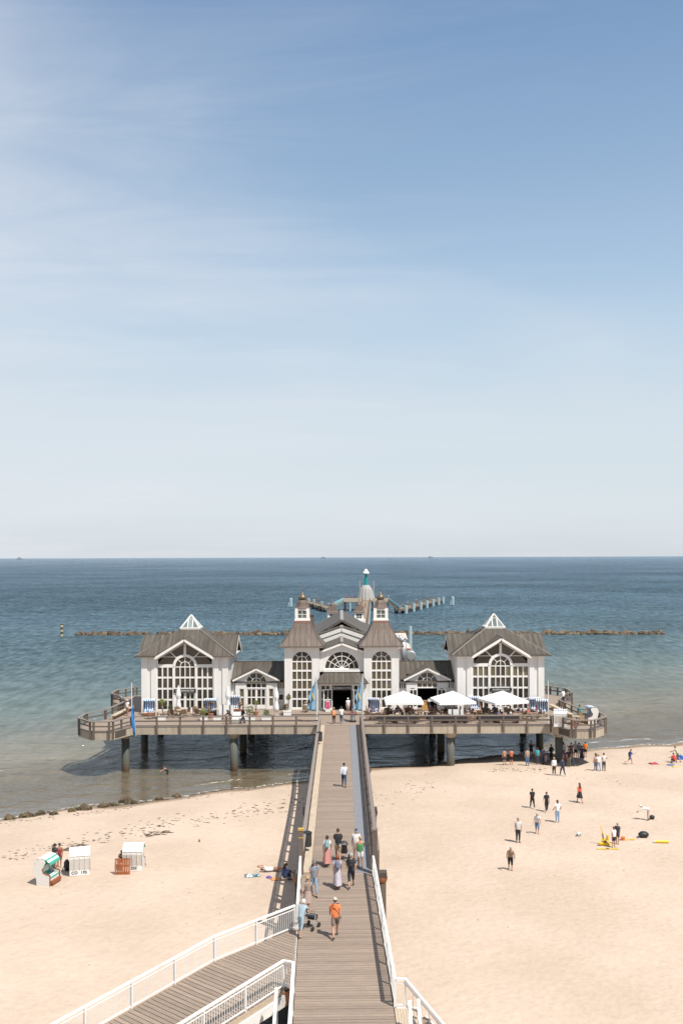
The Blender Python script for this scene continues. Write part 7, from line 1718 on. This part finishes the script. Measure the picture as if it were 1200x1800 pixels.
# on the beach to the right
B = [(935, 1421, .1, 1.62, 'walk', 'person in black shirt and black trousers, left one of the pair walking to the pier', ('tee', BLACK), ('trousers', BLACK), ('hair', DARKH), None, WHITE),
 (960, 1427, -.05, 1.62, 'walk2', 'person in black with a pony tail, right one of the pair walking to the pier', ('tee', BLACK), ('trousers', BLACK), ('tail', BROWN), None, WHITE),
 (979, 1446, .3, 1.72, 'hips', 'slim person in white shirt and pale jeans standing on the sand', ('tee', WHITE), ('trousers', (.26, .38, .52)), ('tail', BROWN), None, WHITE),
 (943.5, 1465, PI - .2, 1.62, 'stoop', 'grey haired person in white top and denim shorts looking down', ('tee', (.62, .62, .62)), ('capri', (.14, .22, .36)), ('bob', GREYH), None, (.5, .35, .25)),
 (910, 1481, PI + .2, 1.78, 'stand', 'grey haired person in checked white shirt and black trousers standing still', ('tee', (.58, .56, .54)), ('trousers', (.02, .022, .028)), ('hair', GREYH), None, BLACK),
 (896.5, 1529, PI - .1, 1.64, 'stoop', 'stooping person in tan blouse and black trousers nearest on the sand', ('shirt', (.34, .23, .16)), ('capri', BLACK), ('hair', GREYH), None, (.45, .28, .18)),
 (1018, 1411, .2, 1.66, 'walk', 'long haired person in red top and black skirt walking alone', ('tank', (.72, .10, .05)), ('skirt', BLACK), ('long', BROWN), None, (.4, .25, .18)),
 (1078, 1490, PI + .5, 1.45, 'stand', 'boy in white shirt and black shorts beside the sand digger', ('tee', WHITE), ('shorts', BLACK), ('hair', BROWN), None, WHITE),
 (1084.5, 1484, PI - .6, 1.50, 'stand2', 'boy in dark shirt behind the boy in white', ('tee', (.04, .05, .07)), ('shorts', (.08, .09, .12)), ('hair', BLOND), None, (.3, .2, .15)),
 (1139, 1442, 1.2, 1.55, 'bend', 'person in white bending down over a black bag', ('shirt', WHITE), ('trousers', (.5, .42, .36)), ('hair', WHITEH), None, BLACK),
 (973, 1363, PI + .2, 1.68, 'stand2', 'blond person in white jacket and black trousers below the pier corner', ('shirt', WHITE), ('trousers', BLACK), ('bob', BLOND), None, WHITE),
 (988, 1364, .3, 1.75, 'walk', 'person in dark navy clothes striding beside the one in the white jacket', ('shirt', NAVY), ('trousers', NAVY), ('hair', DARKH), None, WHITE),
 (1046, 1355, .6, 1.68, 'stand2', 'person in blue jeans with brown hair, left of the trio by the shore', ('tank', (.6, .4, .3)), ('trousers', JEANS), ('long', BROWN), None, WHITE),
 (1051, 1355.5, .2, 1.68, 'walk', 'person in white top and pale jeans in the middle of the shore trio', ('tee', WHITE), ('trousers', (.25, .36, .52)), ('bob', BLOND), None, WHITE),
 (1060.5, 1355, PI, 1.70, 'look', 'person in white top and dark grey trousers, right one of the shore trio', ('tee', (.7, .66, .62)), ('trousers', (.07, .065, .06)), ('bob', BROWN), None, BLACK),
 (1106, 1343.5, -1.3, 1.60, 'run', 'running person in blue shirt with yellow bag on the right beach', ('tee', (.03, .08, .28)), ('shorts', (.12, .09, .07)), ('hair', DARKH), ('cap', (.45, .05, .04)), (.4, .2, .1)),
 (1184.5, 1342, .5, 1.55, 'ground', 'seated person in red shirt at the right edge of the beach', ('tee', (.60, .04, .03)), ('shorts', (.05, .05, .07)), ('hair', DARKH), None, BLACK),
 (1190, 1340, 1.0, 1.62, 'lean', 'leaning person in pale green top beside the one seated in red', ('tee', (.40, .46, .36)), ('shorts', (.15, .12, .10)), ('hair', BROWN), None, BLACK),
 (886, 1345, .2, 1.62, 'stand', 'bare backed person in the pier shade, left one of two', None, ('shorts', (.05, .05, .08)), ('hair', DARKH), None, None),
 (898, 1345, -.2, 1.64, 'look', 'person with an orange top in the pier shade, right one of two', ('tank', (.55, .15, .05)), ('shorts', BLACK), ('bob', BROWN), None, None),
 (916.5, 1331, .4, 1.78, 'look', 'dark silhouetted person at the water side of the shaded pier column', ('tee', BLACK), ('shorts', BLACK), ('hair', DARKH), None, None),
 (933, 1331, -.5, 1.76, 'point', 'silhouetted person pointing from the shaded pier column', ('tank', BLACK), ('shorts', BLACK), ('hair', DARKH), None, None),
 (926, 1346, .3, 1.72, 'stand', 'person in beige jacket and jeans standing in the pier shade', ('shirt', (.38, .28, .22)), ('trousers', JEANS), ('hair', BROWN), None, BLACK),
 (944, 1344, .1, 1.68, 'stand2', 'person in teal top standing in the pier shade', ('tee', (.05, .32, .40)), ('trousers', (.05, .06, .08)), ('hair', BROWN), None, BLACK),
 (958, 1345, -.6, 1.62, 'ground', 'person sitting on the sand in the pier shade', ('tee', (.06, .05, .06)), ('trousers', BLACK), ('hair', DARKH), None, BLACK),
 (953, 1343, .3, 1.66, 'stand', 'person in navy standing behind the one seated in the shade', ('tee', NAVY), ('trousers', NAVY), ('bob', DARKH), None, BLACK),
 (968, 1338, .5, 1.70, 'hips', 'person in a dark jacket standing behind the corner column', ('shirt', BLACK), ('trousers', BLACK), ('hair', DARKH), None, BLACK),
 (990, 1334, .3, 1.72, 'stand2', 'person in white shirt just right of the corner column', ('tee', WHITE), ('trousers', (.04, .05, .08)), ('hair', DARKH), None, BLACK),
 (992, 1347, .5, 1.60, 'stand', 'child in purple beside the corner column', ('tee', (.16, .05, .12)), ('trousers', (.08, .04, .08)), ('hair', BROWN), None, BLACK),
 (999, 1348, -.3, 1.74, 'stand2', 'person in black shirt and olive trousers in the group by the column', ('tee', BLACK), ('trousers', (.15, .12, .07)), ('hair', DARKH), None, BLACK),
 (1004.5, 1346, .4, 1.70, 'walk', 'person in brown top and jeans in the group by the column', ('tee', (.25, .14, .10)), ('trousers', (.12, .2, .28)), ('long', BROWN), None, WHITE),
 (1003, 1336, .2, 1.76, 'look', 'person raising both arms at the back of the group', ('tee', (.30, .12, .09)), ('shorts', BLACK), ('hair', DARKH), None, BLACK),
 (1011, 1333, .1, 1.78, 'hips', 'person in bright white shirt and dark shorts at the back of the group', ('tee', WHITE), ('shorts', BLACK), ('hair', GREYH), None, WHITE),
 (1017, 1334, -.2, 1.68, 'stand', 'person in grey top between the white shirt and the navy dress', ('tee', GREYC), ('shorts', WHITE), ('bob', BROWN), None, WHITE),
 (1022, 1340, .1, 1.68, 'walk', 'dark haired person in a navy dress in front of the group', ('tee', NAVY), ('skirt', NAVY), ('bob', DARKH), None, WHITE),
 (1028, 1331, -.3, 1.62, 'stand2', 'person in orange shirt and black shorts at the right of the group', ('tee', (.80, .20, .02)), ('shorts', BLACK), ('hair', DARKH), None, BLACK),
 (295, 1371, 1.9, 1.60, 'wade', 'bather in black swimsuit wading bent over near the left column', ('tank', BLACK), ('shorts', BLACK), ('tail', BROWN), None, None)]
for px, py, hd_, h_, ps, lb, tp, lw, hr_, cp_, sh_ in B: person(S_(px, py), hd_, h_, ps, lb, tp, lw, hr_, cp_, sh_)
p = S_(499, 1549); person(p, R(-60), 1.68, 'ground', 'long haired person in dark blue seated on the sand beside the walkway', ('shirt', (.03, .05, .16)), ('trousers', (.025, .03, .07)), ('long', BROWN), None, BLACK)
p = S_(492, 1531); person(p + Vector((.35, 0, .14)), R(-82), 1.68, 'lie', 'person in white shirt lying on the sand beside the seated one', ('tee', WHITE), ('shorts', (.25, .12, .08)), ('hair', DARKH), None, None, rx=R(88))
p = S_(97, 1529); person(p, R(150), 1.70, 'stand', 'person with a large dark hat behind the sideways beach chair', ('tee', (.04, .035, .04)), ('shorts', BLACK), ('hair', DARKH), ('hat', (.02, .018, .02)), BLACK)
p = S_(105, 1525); person(p, R(200), 1.60, 'stand2', 'suntanned person half hidden behind the sideways beach chair', ('tank', (.30, .05, .05)), ('shorts', (.2, .05, .05)), ('hair', BROWN), None, None, tan=True)
p = S_(215, 1522); person(p, R(180), 1.60, 'ground', 'person seated between the slatted gate and the beach chair', ('tee', (.12, .10, .08)), ('shorts', BLACK), ('hair', DARKH), None, None)
q = Vector((24.6, 102.3, DZ)); person(q, R(70), 1.68, 'stand2', 'person in teal top on the right front bay', ('tee', (.03, .26, .30)), ('trousers', (.10, .08, .08)), ('hair', DARKH), None, BLACK)
# on the far jetty
JP = [(609, 1053, 'red'), (614, 1052, 'crimson'), (618, 1053, 'pink'), (624, 1054, 'black'), (641, 1051, 'bright red'), (646, 1050.5, 'orange'), (638, 1074, 'dark red'), (642, 1069, 'brown'), (680, 1051, 'white'), (674, 1053, 'navy'), (548, 1055, 'salmon'), (556, 1058, 'grey'), (560, 1059, 'rose'), (716, 1064, 'pale'), (731, 1059, 'cream'), (739, 1056, 'beige'), (751, 1054, 'peach')]
JC = {'red': (.5, .03, .04), 'crimson': (.4, .02, .06), 'pink': (.6, .2, .25), 'black': BLACK, 'bright red': (.65, .05, .03), 'orange': ORANGE, 'dark red': (.25, .02, .02), 'brown': (.15, .07, .04), 'white': WHITE, 'navy': NAVY, 'salmon': (.6, .25, .2), 'grey': GREYC, 'rose': (.5, .15, .18), 'pale': (.6, .56, .5), 'cream': (.7, .62, .5), 'beige': (.5, .42, .33), 'peach': (.65, .4, .28)}
for px, py, c in JP:
    z = 1.95 if (px < 600 or px > 700) else ZJ + .02
    q = at(px, py, z)
    if 600 < px < 700 and q.y > 399: q.y = min(q.y, 411)
    person(q, rp_.uniform(0, 6), 1.72, 'stand', 'tiny figure in %s on the %s' % (c, 'landing stage' if z < 3 else 'jetty head' if py < 1060 else 'long jetty'), ('tee', JC[c]), ('trousers', (.05, .05, .08)), ('hair', DARKH), None, BLACK, 'visitors on the far jetty')
